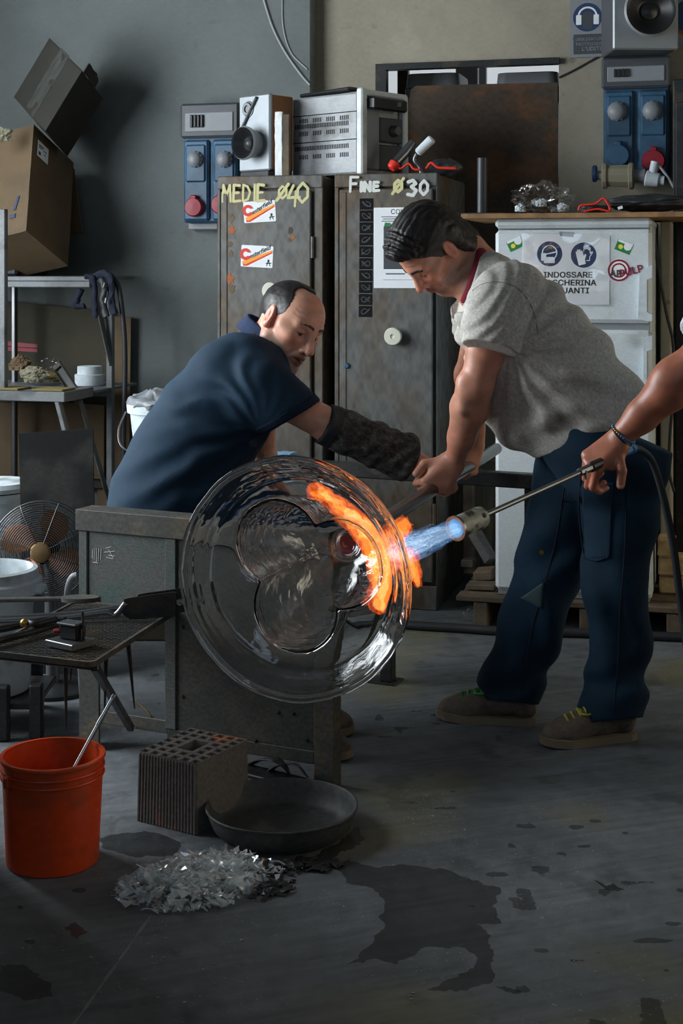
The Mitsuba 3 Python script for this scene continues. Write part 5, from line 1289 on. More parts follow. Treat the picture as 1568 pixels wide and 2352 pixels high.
def d_cone(p, a, b, ra, rb):
    ba = b - a; L2 = ba @ ba; rr = ra - rb; a2 = L2 - rr * rr
    if a2 <= 1e-9: return np.linalg.norm(p - a, axis=1) - max(ra, rb)
    pa = p - a; y = pa @ ba; z = y - L2
    x2 = ((pa * L2 - ba * y[:, None]) ** 2).sum(1); y2, z2 = y * y * L2, z * z * L2
    k = np.sign(rr) * rr * rr * x2
    return np.where(np.sign(z) * a2 * z2 > k, np.sqrt(x2 + z2) / L2 - rb, np.where(np.sign(y) * a2 * y2 < k, np.sqrt(x2 + y2) / L2 - ra, (np.sqrt(x2 * a2 / L2) + y * rr) / L2 - ra))


def d_ell(p, c, r, R=None):
    q = p - c
    if R is not None: q = q @ R
    k0 = np.sqrt(((q / r) ** 2).sum(1)); k1 = np.sqrt(((q / (np.asarray(r) ** 2)) ** 2).sum(1))
    return np.where(k1 > 1e-9, k0 * (k0 - 1) / np.maximum(k1, 1e-9), -min(r))


class Field:
    """A smooth union of round cones, ellipsoids and whole sub-fields; far pieces are skipped block by block."""
    def __init__(self): self.prims = []; self.warp = None
    def cone(self, a, b, ra, rb, k=.02):
        a, b = np.asarray(a, float), np.asarray(b, float)
        self.prims.append((lambda p: d_cone(p, a, b, ra, rb), (a + b) / 2, np.linalg.norm(a - b) / 2 + max(ra, rb), k, 1)); return self
    def chain(self, pts, rs, k=.02):
        for i in range(len(pts) - 1): self.cone(pts[i], pts[i + 1], rs[i], rs[i + 1], k)
        return self
    def ell(self, c, r, R=None, k=.02, sign=1):
        c = np.asarray(c, float); self.prims.append((lambda p: d_ell(p, c, r, R), c, max(r), k, sign)); return self
    def sub(self, fn, c, rad, k=.01, sign=1): self.prims.append((fn, np.asarray(c, float), rad, k, sign)); return self
    def __call__(self, p):
        lo, hi = p.min(0), p.max(0); small = (hi - lo).max() < .3
        d = np.full(len(p), 9.0)
        for fn, c, r, k, s in self.prims:
            if small and np.linalg.norm(c - np.clip(c, lo, hi)) > r + k + .05: continue
            x = fn(p); d = smin(d, x, k) if s > 0 else smax(d, -x, k)
        if self.warp is None or (small and (d.min() > .022 or d.max() < -.022)): return d
        return d + self.warp(p)
    def bounds(self, m=.03):
        c = np.array([q[1] for q in self.prims if q[4] > 0]); r = np.array([q[2] for q in self.prims if q[4] > 0])[:, None]
        return (c - r).min(0) - m, (c + r).max(0) + m
    def mesh(self, h, lo=None, hi=None, slack=1.0):
        a, b = self.bounds(); return iso(self, a if lo is None else lo, b if hi is None else hi, h, slack=slack)


def normals_of(m):
    v, f = m; n = np.zeros_like(v); fn = np.cross(v[f[:, 1]] - v[f[:, 0]], v[f[:, 2]] - v[f[:, 0]])
    for k in range(3): np.add.at(n, f[:, k], fn)
    return n / (np.linalg.norm(n, axis=1, keepdims=True) + 1e-20)


def shell(m, mask, off, thick=None):
    """The part of the mesh whose vertices are in the mask, lifted by off along its normals and given a rim down to the surface."""
    v, f = m; n = normals_of(m); ff = f[mask[f].all(1)]
    used, inv = np.unique(ff, return_inverse=True); ff = inv.reshape(ff.shape); vt, nt = v[used], n[used]
    off = off[used][:, None] if np.ndim(off) else off
    top, bot = vt + nt * off, vt - nt * (.001 if thick is None else thick)
    e = np.vstack([ff[:, [0, 1]], ff[:, [1, 2]], ff[:, [2, 0]]]); key = e[:, 0] * len(used) + e[:, 1]; rk = e[:, 1] * len(used) + e[:, 0]
    be = e[~np.isin(key, rk)]; N = len(used)
    side = np.vstack([np.stack([be[:, 1], be[:, 0], be[:, 0] + N], 1), np.stack([be[:, 1], be[:, 0] + N, be[:, 1] + N], 1)])
    return np.vstack([top, bot]), np.vstack([ff, ff[:, ::-1] + N, side])


def px_of(v):
    return np.stack([784 + FOCAL * v[:, 0] / v[:, 1], 620 + FOCAL * (EYE - v[:, 2]) / v[:, 1]], 1)


def in_poly(xy, poly):
    from shapely import contains_xy
    return contains_xy(Polygon(poly), xy[:, 0], xy[:, 1])


def unwrap_noise(p, freq, seed, octaves=3):
    return meshkit.fbm(p * np.asarray(freq), octaves, seed) - .5


def on_surface(m, pts, lift=.002):
    """Points of the side of the mesh that faces the viewer, found by their place in the picture, lifted off the surface."""
    from scipy.spatial import cKDTree
    v, f = m; n = normals_of(m); ray = v - [0, 0, EYE]; face = (n * ray).sum(1) < -.15 * np.linalg.norm(ray, axis=1)
    idx = np.where(face)[0]; xy = px_of(v[idx]); tr = cKDTree(xy); out = []
    for p in np.atleast_2d(pts):
        c = idx[tr.query_ball_point(p, 14)]
        if not len(c): c = idx[[tr.query(p)[1]]]
        near = v[c, 1].min(); c = c[v[c, 1] < near + .06]
        w = np.exp(-((px_of(v[c]) - p) ** 2).sum(1) / 40)
        w = w / w.sum(); d = (v[c, 1] * w).sum(); nn = unit((n[c] * w[:, None]).sum(0)); out.append(P(p[0], p[1], d) + nn * lift)
    return np.array(out)


def seam(m, pts, r=.0016, n=8):
    q = np.array(smooth_path([(x, y, 0) for x, y in pts], n))[:, :2]
    return tube(on_surface(m, q, r * .3), r, 6)


def drape(m, poly, lift=.003, edge=9.0):
    """A patch cut to a sharp outline and laid on the surface."""
    v, f = slab(Polygon(poly), 0, 1); top = f[(v[f][:, :, 2] > .5).all(1)]
    u, inv = np.unique(top, return_inverse=True); g = refine((v[u] * [1, 1, 0], inv.reshape(top.shape)), edge)
    w = on_surface(m, g[0][:, :2], lift); t = trimesh.Trimesh(w, g[1], process=False); nm = normals_of((w, g[1]))
    if (nm * (w - [0, 0, EYE])).sum() > 0: g = (g[0], g[1][:, ::-1]); nm = -nm
    return shell((w, g[1]), np.ones(len(w), bool), .0005, .006)

# ------------------------------------------------------------------ the glass vessel on its blowpipe
RIM = P(672, 1330, 3.265)
PIPE = unit([.3136, .9494, .02])
VB = basis(-PIPE, EX)                         # columns: right, up, towards the viewer
def vw(x, y, d):                              # vessel coordinates: right, up, depth behind the rim
    return RIM + np.stack([x, y, -np.asarray(d)], -1) @ VB.T


LOBES = [math.radians(a) for a in (15, 135, 257)]
def trefoil(th, e=.088, q=.104):
    r = None
    for a in LOBES:
        c = np.cos(th - a) * e; x = np.where(np.cos(th - a) > 0, c + np.sqrt(np.maximum(q * q - (e * np.sin(th - a)) ** 2, 1e-6)), .03)
        r = x if r is None else -smin(-r, -x, .010)
    return r


def vessel_r(th, d, shrink=0.0):
    """Radius of the outer wall at angle th and depth d."""
    flange = np.interp(d, [0, .012, .03, .055, .08, .12], [.276, .262, .244, .222, .200, .17])
    body = np.interp(d, [0, .07, .12, .20, .28, .33, .365, .39, .405, .44], [1.04, 1.00, .99, .93, .80, .62, .42, .22, .135, .12])
    w = np.clip((d - .050) / .024, 0, 1); w = w * w * (3 - 2 * w)
    lob = np.interp(d, [.3, .39], [1, 0])
    T_ = trefoil(th); T_ = T_ * lob + .175 * (1 - lob)
    wob = .0026 * (meshkit.fbm(np.stack([np.cos(th) * 5, np.sin(th) * 5, d * 30], -1), 3, 4) - .5) * 2 + .0006 * (meshkit.fbm(np.stack([np.cos(th) * 2.2, np.sin(th) * 2.2, d * 170 + 5 * shrink], -1), 2, 14) - .5) * 2
    return flange * (1 - w) + T_ * body * w + wob * (d < .36) - shrink


nth = 360
th = np.linspace(0, 2 * np.pi, nth, endpoint=False)
rows, rr2 = [], []
prof = []
ds = np.concatenate([np.linspace(.004, .12, 60), np.linspace(.125, .40, 56)[:]])
thick = lambda d: np.interp(d, [0, .03, .08, .3, .38, .40], [.009, .007, .007, .006, .008, .014])
def ring_pts(r, d): return vw(r * np.cos(th), r * np.sin(th), np.full(nth, d))
inner = [ring_pts(np.maximum(vessel_r(th, np.full(nth, d)) - thick(d) * 1.25, .004), d - thick(d) * .5) for d in ds[ds < .392]][::-1]
lip = [ring_pts(vessel_r(th, np.full(nth, .0)) + .006 * math.cos(a) - .004, .001 - .0065 * math.sin(a)) for a in np.linspace(math.pi * .9, -.25, 12)]
outer_ = [ring_pts(vessel_r(th, np.full(nth, d)), d) for d in ds]
end = [ring_pts(np.full(nth, .0225), .412)]
rings = inner + lip + outer_ + end
V = np.vstack(rings + [vw(np.zeros(1), np.zeros(1), np.array([.383])), vw(np.zeros(1), np.zeros(1), np.array([.412]))])
i, j = np.meshgrid(np.arange(len(rings) - 1), np.arange(nth), indexing='ij')
q_ = np.stack([i * nth + j, i * nth + (j + 1) % nth, (i + 1) * nth + (j + 1) % nth, (i + 1) * nth + j], -1).reshape(-1, 4)
j1 = np.arange(nth); L_ = (len(rings) - 1) * nth
Fv = np.vstack([q_[:, [0, 2, 1]], q_[:, [0, 3, 2]], np.stack([j1 * 0 + len(V) - 2, j1, (j1 + 1) % nth], 1), np.stack([j1 * 0 + len(V) - 1, L_ + (j1 + 1) % nth, L_ + j1], 1)])
tm = trimesh.Trimesh(V, Fv, process=False)
if tm.volume < 0: Fv = Fv[:, ::-1]
t = thing('glass_vessel', 'large clear glass vessel with a wide round rim and a three-lobed body on the blowpipe', 'glass vessel')
part(t, 'bowl', (V, Fv), 'clear_glass', True)

def on_pipe(d): return RIM + PIPE * d
t = thing('blowpipe', 'long steel blowpipe running from the glass vessel back to the far rail of the bench', 'blowpipe')
tip = on_pipe((5.3 - 3.265) / PIPE[1])
part(t, 'tube', lathe([(.012, 0), (.0195, 0), (.0205, .004), (.0205, np.linalg.norm(tip - on_pipe(.46)) - .004), (.019, np.linalg.norm(tip - on_pipe(.46))), (.012, np.linalg.norm(tip - on_pipe(.46)))], 32, True, axis=PIPE, origin=on_pipe(.46)), 'pipe_steel', 40)
part(t, 'hot_head', lathe([(0, 0), (.024, 0), (.027, .004), (.027, .044), (.0205, .049), (0, .049)], 32, axis=PIPE, origin=on_pipe(.4125)), 'black_iron', 40, 'dull red hot pipe head', emitter={'type': 'area', 'radiance': {'type': 'rgb', 'value': [.035, .002, .002]}})

# ------------------------------------------------------------------ gas torch
NZ, LB = P(1046, 1214, 3.34), P(1450, 1031, 3.87)
TD = unit(NZ - LB)                            # the way the torch points
t = thing('gas_torch', 'gas torch with a scuffed metal burner head, long lance and black grip', 'torch')
part(t, 'burner_head', lathe([(.022, 0), (.0275, .0), (.0285, -.004), (.0265, -.010), (.0265, -.088), (.025, -.096), (.012, -.098), (.012, -.094), (.022, -.09)], 36, True, axis=TD, origin=NZ), 'torch_paint', 40, 'scuffed cylindrical burner head')
part(t, 'mouth_ring', lathe([(.0255, .002), (.0295, .002), (.0295, -.005), (.0255, -.005)], 36, True, axis=TD, origin=NZ), 'steel_grey', 40)
hb = basis(TD)
for k in range(3):
    a = k * 2.1 + .6; o = NZ - TD * .078 + hb @ np.array([math.cos(a), math.sin(a), 0]) * .0262
    part(t, 'air_hole', cyl(o, o + (hb @ np.array([math.cos(a), math.sin(a), 0])) * .0012, .006, n=14), 'ink_black', 40)
def on_torch(s): return NZ - TD * s
Lt = np.linalg.norm(LB - NZ)
def st(x): return np.linalg.norm(P(x, 1214 - (x - 1046) * .453, np.interp(x, [1046, 1450], [3.34, 3.87])) - NZ)
part(t, 'lance', cyl(on_torch(.094), on_torch(st(1335)), .0066, n=16), 'steel_grey', 40)
part(t, 'valve', cat(cyl(on_torch(st(1322)), on_torch(st(1350)), .0105, n=8, bev=.001), cyl(on_torch(st(1336)) + [0, -.012, .0], on_torch(st(1336)) + [0, -.012, -.022], .0045, n=10)), 'steel_grey', 30, 'steel valve body')
part(t, 'grip', cyl(on_torch(st(1348)), on_torch(st(1432)), .0135, .0125, 20, .004), 'black_plastic', 40, 'black grip')
part(t, 'fitting', cat(cyl(on_torch(st(1432)), on_torch(st(1452)), .011, n=6, bev=.001), cyl(on_torch(st(1448)), on_torch(st(1462)), .013, n=16, bev=.001)), 'blue_bead', 30, 'blue hose fitting')
p_ = smooth_path([on_torch(st(1458)), P(1472, 1034, 3.90), P(1497, 1060, 3.93), P(1520, 1130, 3.95), P(1545, 1250, 3.98), P(1562, 1380, 4.0), P(1590, 1560, 4.0), CF.atz(1640, 1745, .02), CF.atz(1720, 1790, .015)], 10)
solo('torch_hose', tube(p_, .0105, 12), 'black_rubber', 'dark rubber hose curving from the torch grip down to the floor', 'hose', True)

# ------------------------------------------------------------------ flames: nested shells of burning gas, each adding its own glow
def gas(name, rad):
    scene[name] = {'type': 'thindielectric', 'int_ior': 1.0003, 'ext_ior': 1.0}
    return {'type': 'area', 'radiance': {'type': 'rgb', 'value': [float(x) for x in rad]}}
scene['hot_gas'] = {'type': 'thindielectric', 'int_ior': 1.0002, 'ext_ior': 1.0}
def glow(rad): return {'type': 'area', 'sampling_weight': .12, 'radiance': {'type': 'rgb', 'value': [float(x) for x in rad]}}


def flame_flow(p):
    """Coordinates that stretch the fine flicker along the arc round the vessel's axis."""
    q = (p - RIM) @ VB; r, a = np.hypot(q[:, 0], q[:, 1]), np.arctan2(q[:, 1], q[:, 0])
    return np.stack([r * 130, a * 7, q[:, 2] * 60], 1)


def flame_shell(paths, shrink, amp, seed, h=.004, stretch=None):
    F_ = Field()
    for pts, rs in paths: F_.chain(pts, [max(r - shrink, .0015) for r in rs], .012)
    F_.warp = lambda p: amp * ((meshkit.fbm(p * 30 + seed, 3, seed) - .5) * 2 + .7 * (meshkit.fbm(flame_flow(p) + seed, 2, seed + 3) - .5) * 2)
    return F_.mesh(h, slack=1.5)
def fl(x, y, d): return P(x, y, d)
arc = [(730, 1106, 7), (745, 1132, 16), (778, 1160, 20), (812, 1190, 24), (846, 1222, 30), (872, 1262, 36), (884, 1306, 36), (884, 1345, 30), (876, 1375, 22), (880, 1396, 8)]
def flame_d(x, y):                            # just behind the back of the flange at that place
    r = math.hypot(x - 684, y - 1324) / 1015.0
    d = np.interp(r, [.17, .2, .222, .244, .262, .276, .31], [.12, .105, .080, .055, .040, .030, .02]) + .016
    rx = (x - 684) / 1015.0
    return 3.265 + d * PIPE[1] - rx * .30
arcp = ([fl(x, y, flame_d(x, y)) for x, y, r in arc], [r / 1015.0 for x, y, r in arc])
lick1 = ([fl(x, y, flame_d(x, y)) for x, y in ((888, 1262), (908, 1232), (922, 1212), (930, 1196))], [.022, .021, .016, .005])
lick2 = ([fl(x, y, flame_d(x, y)) for x, y in ((905, 1275), (934, 1282), (946, 1310), (958, 1338))], [.018, .020, .015, .004])
lick3 = ([fl(x, y, flame_d(x, y)) for x, y in ((838, 1220), (836, 1200), (842, 1188))], [.014, .01, .004])
lick4 = ([fl(x, y, flame_d(x, y)) for x, y in ((752, 1135), (722, 1130), (716, 1118))], [.014, .008, .003])
lick5 = ([fl(x, y, flame_d(x, y)) for x, y in ((890, 1350), (872, 1386), (842, 1384))], [.022, .016, .006])
allp = [arcp, lick1, lick2, lick3, lick4, lick5]
t = thing('orange_flame', 'bright orange flame licking round the right side of the glass vessel', 'flame')
for k, (shr, amp_, sd_, rad, sel) in enumerate([(-.003, .013, 3, (.34, .030, .001), allp), (.002, .014, 5, (.34, .055, .002), allp), (.006, .015, 8, (.30, .085, .008), allp), (.010, .016, 11, (.28, .11, .016), allp), (.014, .018, 15, (.27, .15, .036), [arcp, lick2]), (.019, .019, 18, (.25, .22, .09), [arcp])]):
    part(t, 'flame_layer', flame_shell(sel, shr, amp_, sd_, .0036), 'hot_gas', True, ('deep orange fringe of the flame', None, None, None, None, 'pale yellow-orange core')[k], emitter=glow(rad))
jet0, jet1 = NZ + TD * .004, fl(926, 1262, flame_d(926, 1262) - .004)
jd = unit(jet1 - jet0); jl = np.linalg.norm(jet1 - jet0)
def jet(shrink, amp, seed, flare=1.0):
    F_ = Field(); F_.cone(jet0, jet0 + jd * jl, .0235 - shrink, .030 * flare - shrink, .01)
    B2 = basis(jd)
    def wp(p):
        q = (p - jet0) @ B2; far = np.clip(q[:, 2] / jl, 0, 1)
        return amp * (.3 + far) * ((meshkit.fbm(np.stack([q[:, 0] * 150, q[:, 1] * 150, q[:, 2] * 18 + seed], 1), 3, seed) - .5) * 2)
    F_.warp = wp; return F_.mesh(.0028, slack=1.5)
t = thing('blue_flame', 'pale blue gas flame jetting from the torch onto the glass rim', 'flame')
for k, (shr, amp_, sd_, fl_, rad) in enumerate([(.002, .018, 4, 1.1, (.020, .042, .085)), (.006, .022, 9, .95, (.035, .075, .14)), (.009, .026, 14, .9, (.05, .085, .13)), (.012, .028, 21, .85, (.10, .13, .16))]):
    part(t, 'flame_layer', jet(shr, amp_, sd_, fl_), 'hot_gas', True, None, emitter=glow(rad))
part(t, 'mouth_glow', lathe([(0, -.002), (.0225, -.002), (.0225, -.004), (0, -.004)], 30, axis=TD, origin=NZ), 'hot_gas', False, emitter=glow([.07, .20, .40]))

# ------------------------------------------------------------------ people
painted('skin', .40, spec=.5)
painted('hair_fibre', .5, spec=.4)
painted('cloth_painted', .85, spec=.25, sheen=.4)
flat('eye_white', (150, 140, 132), .2)
flat('eye_dark', (30, 24, 20), .12)
flat('trainer_sole', (128, 114, 92), .7)


def ortho(F_, U_):
    F_ = unit(F_); U_ = unit(np.asarray(U_, float) - F_ * (np.asarray(U_, float) @ F_)); return np.stack([F_, np.cross(U_, F_), U_], 1)


def cone_l(q, a, b, ra, rb): return d_cone(q, np.asarray(a, float), np.asarray(b, float), ra, rb)


def head_field(q, open_mouth=0.0, brow=0.0, lid=.0045, jaw=1.0, crown=0.0):
    """A man's head in its own axes: x ahead, y to his left, z up; the origin lies between the ears."""
    y = np.abs(q[:, 1]); m = np.stack([q[:, 0], y, q[:, 2]], 1)
    d = d_ell(q, np.array([-.014, 0, .043 - .4 * crown]), np.array([.099, .077, .089 - .6 * crown]))
    d = smin(d, d_ell(q, np.array([.030, 0, .004]), np.array([.062, .063, .086])), .03)
    d = smin(d, d_ell(q, np.array([.038, 0, -.046]), np.array([.050, .052, .062])), .03)
    d = smin(d, cone_l(m, (-.002, .052, -.058), (.060, .016, -.100), .022 * jaw, .021 * jaw), .028)
    d = smin(d, cone_l(q, (.073, -.009, -.107), (.073, .009, -.107), .0225, .0225), .016)
    d = smin(d, cone_l(m, (.060, .046, -.020), (.030, .060, -.008), .019, .014), .022)
    d = smin(d, cone_l(m, (.083, .006, .021), (.067, .046, .024), .0115 + brow, .010), .014)
    d = smax(d, -d_ell(m, np.array([.096, .033, .001]), np.array([.019, .017, .0125])), .014)
    d = smin(d, d_ell(m, np.array([.0695, .032, .000]), np.array([.0165, .0175, .0155])), .005)
    d = smax(d, -cone_l(m, (.0865, .0205, -.0030), (.0790, .0440, -.0022), lid, lid * .6), .0025)
    d = smin(d, cone_l(q, (.085, 0, .016), (.111, 0, -.031), .0090, .0125), .012)
    d = smin(d, d_ell(q, np.array([.1135, 0, -.036]), np.array([.0135, .0135, .012])), .006)
    d = smin(d, d_ell(m, np.array([.097, .0135, -.038]), np.array([.012, .0085, .0085])), .006)
    d = smax(d, -d_ell(m, np.array([.105, .0065, -.0465]), np.array([.006, .0038, .004])), .003)
    d = smin(d, d_ell(q, np.array([.074, 0, -.066]), np.array([.028, .03, .024])), .02)
    o = open_mouth
    d = smin(d, cone_l(m, (.1015, .0, -.0605), (.088, .0235, -.066), .0068, .003), .005)
    d = smin(d, cone_l(m, (.0985 - o * .6, .0, -.0735 - o), (.088 - o * .3, .021, -.069 - o * .5), .0078, .003), .005)
    d = smax(d, -cone_l(m, (.110, .0, -.0672 - o * .5), (.093, .023, -.0675 - o * .4), .0016 + o * .55, .0012 + o * .25), .002)
    d = smax(d, -cone_l(m, (.098, .021, -.034), (.083, .036, -.064), .0022, .0018), .010)          # nose-to-mouth fold
    d = smin(d, cone_l(m, (.079, .022, -.0135), (.070, .043, -.010), .0050, .0040), .007)          # lower lid bag
    for z_ in (.045, .057, .069): d = d - .0011 * np.exp(-(((q[:, 2] - z_ - .004 * np.cos(q[:, 1] * 40)) / .0022) ** 2)) * 0 + .0012 * np.exp(-(((q[:, 2] - z_ - .004 * np.cos(q[:, 1] * 40)) / .0024) ** 2)) * (q[:, 0] > .05)
    R = np.array([[.94, .30, .0], [-.30, .94, .0], [0, 0, 1.0]]).T
    c = np.array([-.014, .079, -.002])
    ear = d_ell(m, c, np.array([.0195, .0085, .034]), R)
    ear = smin(ear, d_ell(m, c + [.004, -.002, -.026], np.array([.010, .008, .011])), .008)
    ear = smax(ear, -d_ell(m, c + [.002, .0095, .004], np.array([.012, .007, .022]), R), .004)
    ear = smin(ear, d_ell(m, c + [-.003, .001, .002], np.array([.006, .004, .016]), R), .004)
    return smin(d, ear, .006)


def place_head(fld, org, R, s, **kw):
    org = np.asarray(org, float)
    fld.sub(lambda p: head_field((p - org) @ R / s, **kw) * s, org + R @ np.array([.01, 0, 0]) * s, .155 * s, .02)


def hand(fld, wrist, fwd, back, flip=1, curl=((60, 70, 40),) * 4, spread=6, thumb=((.6, .75, -.25), (.8, .3, -.5)), s=1.0, k=.007, skew=0, tw=False):
    """Palm, four fingers of their own length, each bent at three joints, and a thumb leaving the side of the palm near its base."""
    f = unit(fwd); n = unit(np.asarray(back, float) - f * (np.asarray(back, float) @ f)); sd = np.cross(n, f) * flip
    W = np.asarray(wrist, float); at_ = lambda a, b, c: W + (f * a + sd * b + n * c) * s
    ys, xs = (.029, .0095, -.0105, -.029), (.088, .092, .087, .077)
    lens = ((.046, .027, .022), (.051, .031, .023), (.047, .029, .023), (.037, .022, .020))
    for i in range(4):
        fld.cone(at_(.004, ys[i] * .55, 0), at_(xs[i], ys[i], .002), .0165 * s, .0125 * s, .014)
    fld.cone(at_(.012, .022, -.008), at_(.052, .034, -.012), .017 * s, .0145 * s, .014)
    fld.cone(at_(.012, -.018, -.008), at_(.062, -.026, -.010), .015 * s, .012 * s, .014)
    tips = []
    for i in range(4):
        p = at_(xs[i], ys[i], .002); ang = 0; sp = math.radians(spread * (1.5 - i)) * .6 + math.radians(skew); rad = (.0102, .0105, .0098, .0086)[i]
        for j in range(3):
            ang += math.radians(curl[i][j]); dr_ = (f * math.cos(sp) + sd * math.sin(sp)) * math.cos(ang) - n * math.sin(ang)
            q = p + dr_ * lens[i][j] * s
            fld.cone(p, q, rad * (1 - .1 * j) * s, rad * (.9 - .12 * j) * s, k if j == 0 else .004); p = q
        tips.append((p, dr_, rad * .66 * s))
    p = at_(.026, .030, -.010); rt = .0125
    for j, v in enumerate(thumb):
        dr_ = unit(v) if tw else unit(f * v[0] + sd * v[1] + n * v[2]); q = p + dr_ * (.040, .034, .026)[j] * s
        fld.cone(p, q, rt * (1 - .08 * j) * s, rt * (.92 - .1 * j) * s, .008 if j == 0 else .004); p = q
    tips.append((p, dr_, rt * .7 * s))
    return tips


def nails(t, tips, out, r=.0048):
    for k, (p, d, rad) in enumerate(tips):
        n = unit(np.asarray(out, float) - d * (np.asarray(out, float) @ d)); B3 = np.stack([d, np.cross(n, d), n], 1)
        m = ball((0, 0, 0), (.0062, r, .0016), 8); part(t, 'fingernail', (m[0] @ B3.T + p + n * rad * .93 + d * .001, m[1]), 'nail', True)


flat('nail', (186, 150, 138), .3)
flat('seam_grey', (138, 135, 129), .85)
flat('seam_navy', (16, 28, 40), .85)
flat('patch_cloth', (62, 84, 88), .85)


def skin_colors(v, base, heads=(), ruddy=(), amt=.25):
    c = np.tile(np.asarray(base, float), (len(v), 1))
    c *= (1 + .18 * (meshkit.fbm(v * 45, 3, 3) - .5))[:, None]
    red = meshkit.fbm(v * 14, 3, 9)[:, None]; c = c * (1 - amt * red) + c * np.array([1.12, .78, .72]) * amt * red
    for org, R, s, o in heads:
        q = (v - org) @ R / s; near = np.linalg.norm(q - [.02, 0, 0], axis=1) < .16
        m = np.stack([q[:, 0], np.abs(q[:, 1]), q[:, 2]], 1)
        blob = lambda ctr, r: np.exp(-((((m - np.asarray(ctr)) / np.asarray(r)) ** 2).sum(1))) * near
        def blend(w, col):
            nonlocal c; c = c * (1 - w[:, None]) + np.asarray(col, float) * w[:, None]
        stub = np.clip(1.5 * np.maximum.reduce([blob((.085, 0, -.085), (.045, .045, .03)), blob((.03, .055, -.075), (.05, .03, .032)), blob((.10, 0, -.052), (.02, .024, .006))]), 0, 1) * (.55 + .35 * meshkit.noise(v * 700, 2))
        blend(.74 * np.clip(stub, 0, 1), o.get('stubble', (92, 84, 78)))
        lips = np.clip(1.3 * np.maximum(blob((.100, 0, -.062), (.02, .022, .0052)), blob((.096, 0, -.0745 - o.get('open', 0)), (.02, .018, .0056))), 0, 1); blend(.75 * lips, (150, 78, 70))
        blend(.35 * np.clip(np.maximum(blob((.075, .045, -.03), (.03, .02, .022)), blob((.112, 0, -.035), (.014, .014, .012))), 0, 1), (186, 92, 76))
        blend(.45 * blob((-.014, .085, 0), (.03, .014, .036)), (190, 92, 78))
        blend(.30 * blob((.088, .033, -.010), (.012, .017, .008)), (104, 66, 58))
        blend(.75 * np.clip(blob((.096, 0, -.0675 - o.get('open', 0) * .5), (.012, .022, .0018 + o.get('open', 0) * .5)) * 1.3, 0, 1) * (q[:, 0] < .1015), (52, 24, 24))
        blend(.5 * blob((.105, .0065, -.0475), (.006, .004, .004)), (60, 30, 28))
        if 'bald' in o: blend(o['bald'](q) * near, (84, 78, 74))
    return lin(np.clip(c, 0, 255))


def face_parts(t, org, R, s, gaze=(0, 0), brow_col='hair_brow'):
    for sg, in ((1,), (-1,)):
        c = np.array([.0695, sg * .032, -.0005])
        e = part(t, 'eye', ((ball((0, 0, 0), .0142, 12)[0] + c) @ R.T * s + org, ball((0, 0, 0), .0142, 12)[1]), 'eye_white', True)
        dr_ = unit([1, sg * .08 + gaze[0], -.12 + gaze[1]])
        m = ball((0, 0, 0), (.0060, .0060, .0020), 10); B3 = basis(dr_)
        part(e, 'iris', ((m[0] @ B3.T + c + dr_ * .0134) @ R.T * s + org, m[1]), 'eye_dark', True)


def eyebrows(t, sk, org, R, s, thick=.0042, bsdf='hair_brow'):
    v = sk[0]; q = (v - org) @ R / s; ay = np.abs(q[:, 1])
    for sg in (1, -1):
        zc = .0255 + .004 * np.sin(np.clip((ay - .012) / .036, 0, 1) * np.pi) - .10 * np.maximum(ay - .042, 0)
        msk = (q[:, 0] > .055) & (q[:, 1] * sg > .011) & (q[:, 1] * sg < .053) & (np.abs(q[:, 2] - zc) < thick * (1 - .45 * np.clip((ay - .02) / .03, 0, 1)) + .0008 * np.sin(q[:, 1] * 2600))
        if msk.sum() > 12: part(t, 'eyebrow', shell(sk, msk, .0018 + .0012 * meshkit.noise(v * 600, 4)), bsdf, True)


flat('hair_brow', (40, 34, 30), .6)
flat('brow_grey', (84, 68, 58), .7)


def strand_noise(q, fx, seed): return meshkit.fbm(q * np.asarray(fx), 3, seed) - .5


def cloth_colors(v, base, var=.10, melange=0.0, seed=1, stains=()):
    c = np.tile(np.asarray(base, float), (len(v), 1)) * (1 + var * 2 * (meshkit.fbm(v * 7, 3, seed) - .5))[:, None]
    if melange: c *= (1 + melange * 2 * (meshkit.noise(v * np.array([420, 420, 420]), seed + 2) - .5))[:, None]
    xy = px_of(v)
    for ctr, r, col, w in stains:
        k = w * np.exp(-(((xy - ctr) / r) ** 2).sum(1)) * np.clip(meshkit.fbm(v * 40, 3, seed + 7) * 2.2 - .3, 0, 1); c = c * (1 - k[:, None]) + np.asarray(col, float) * k[:, None]
    return lin(np.clip(c, 0, 255))


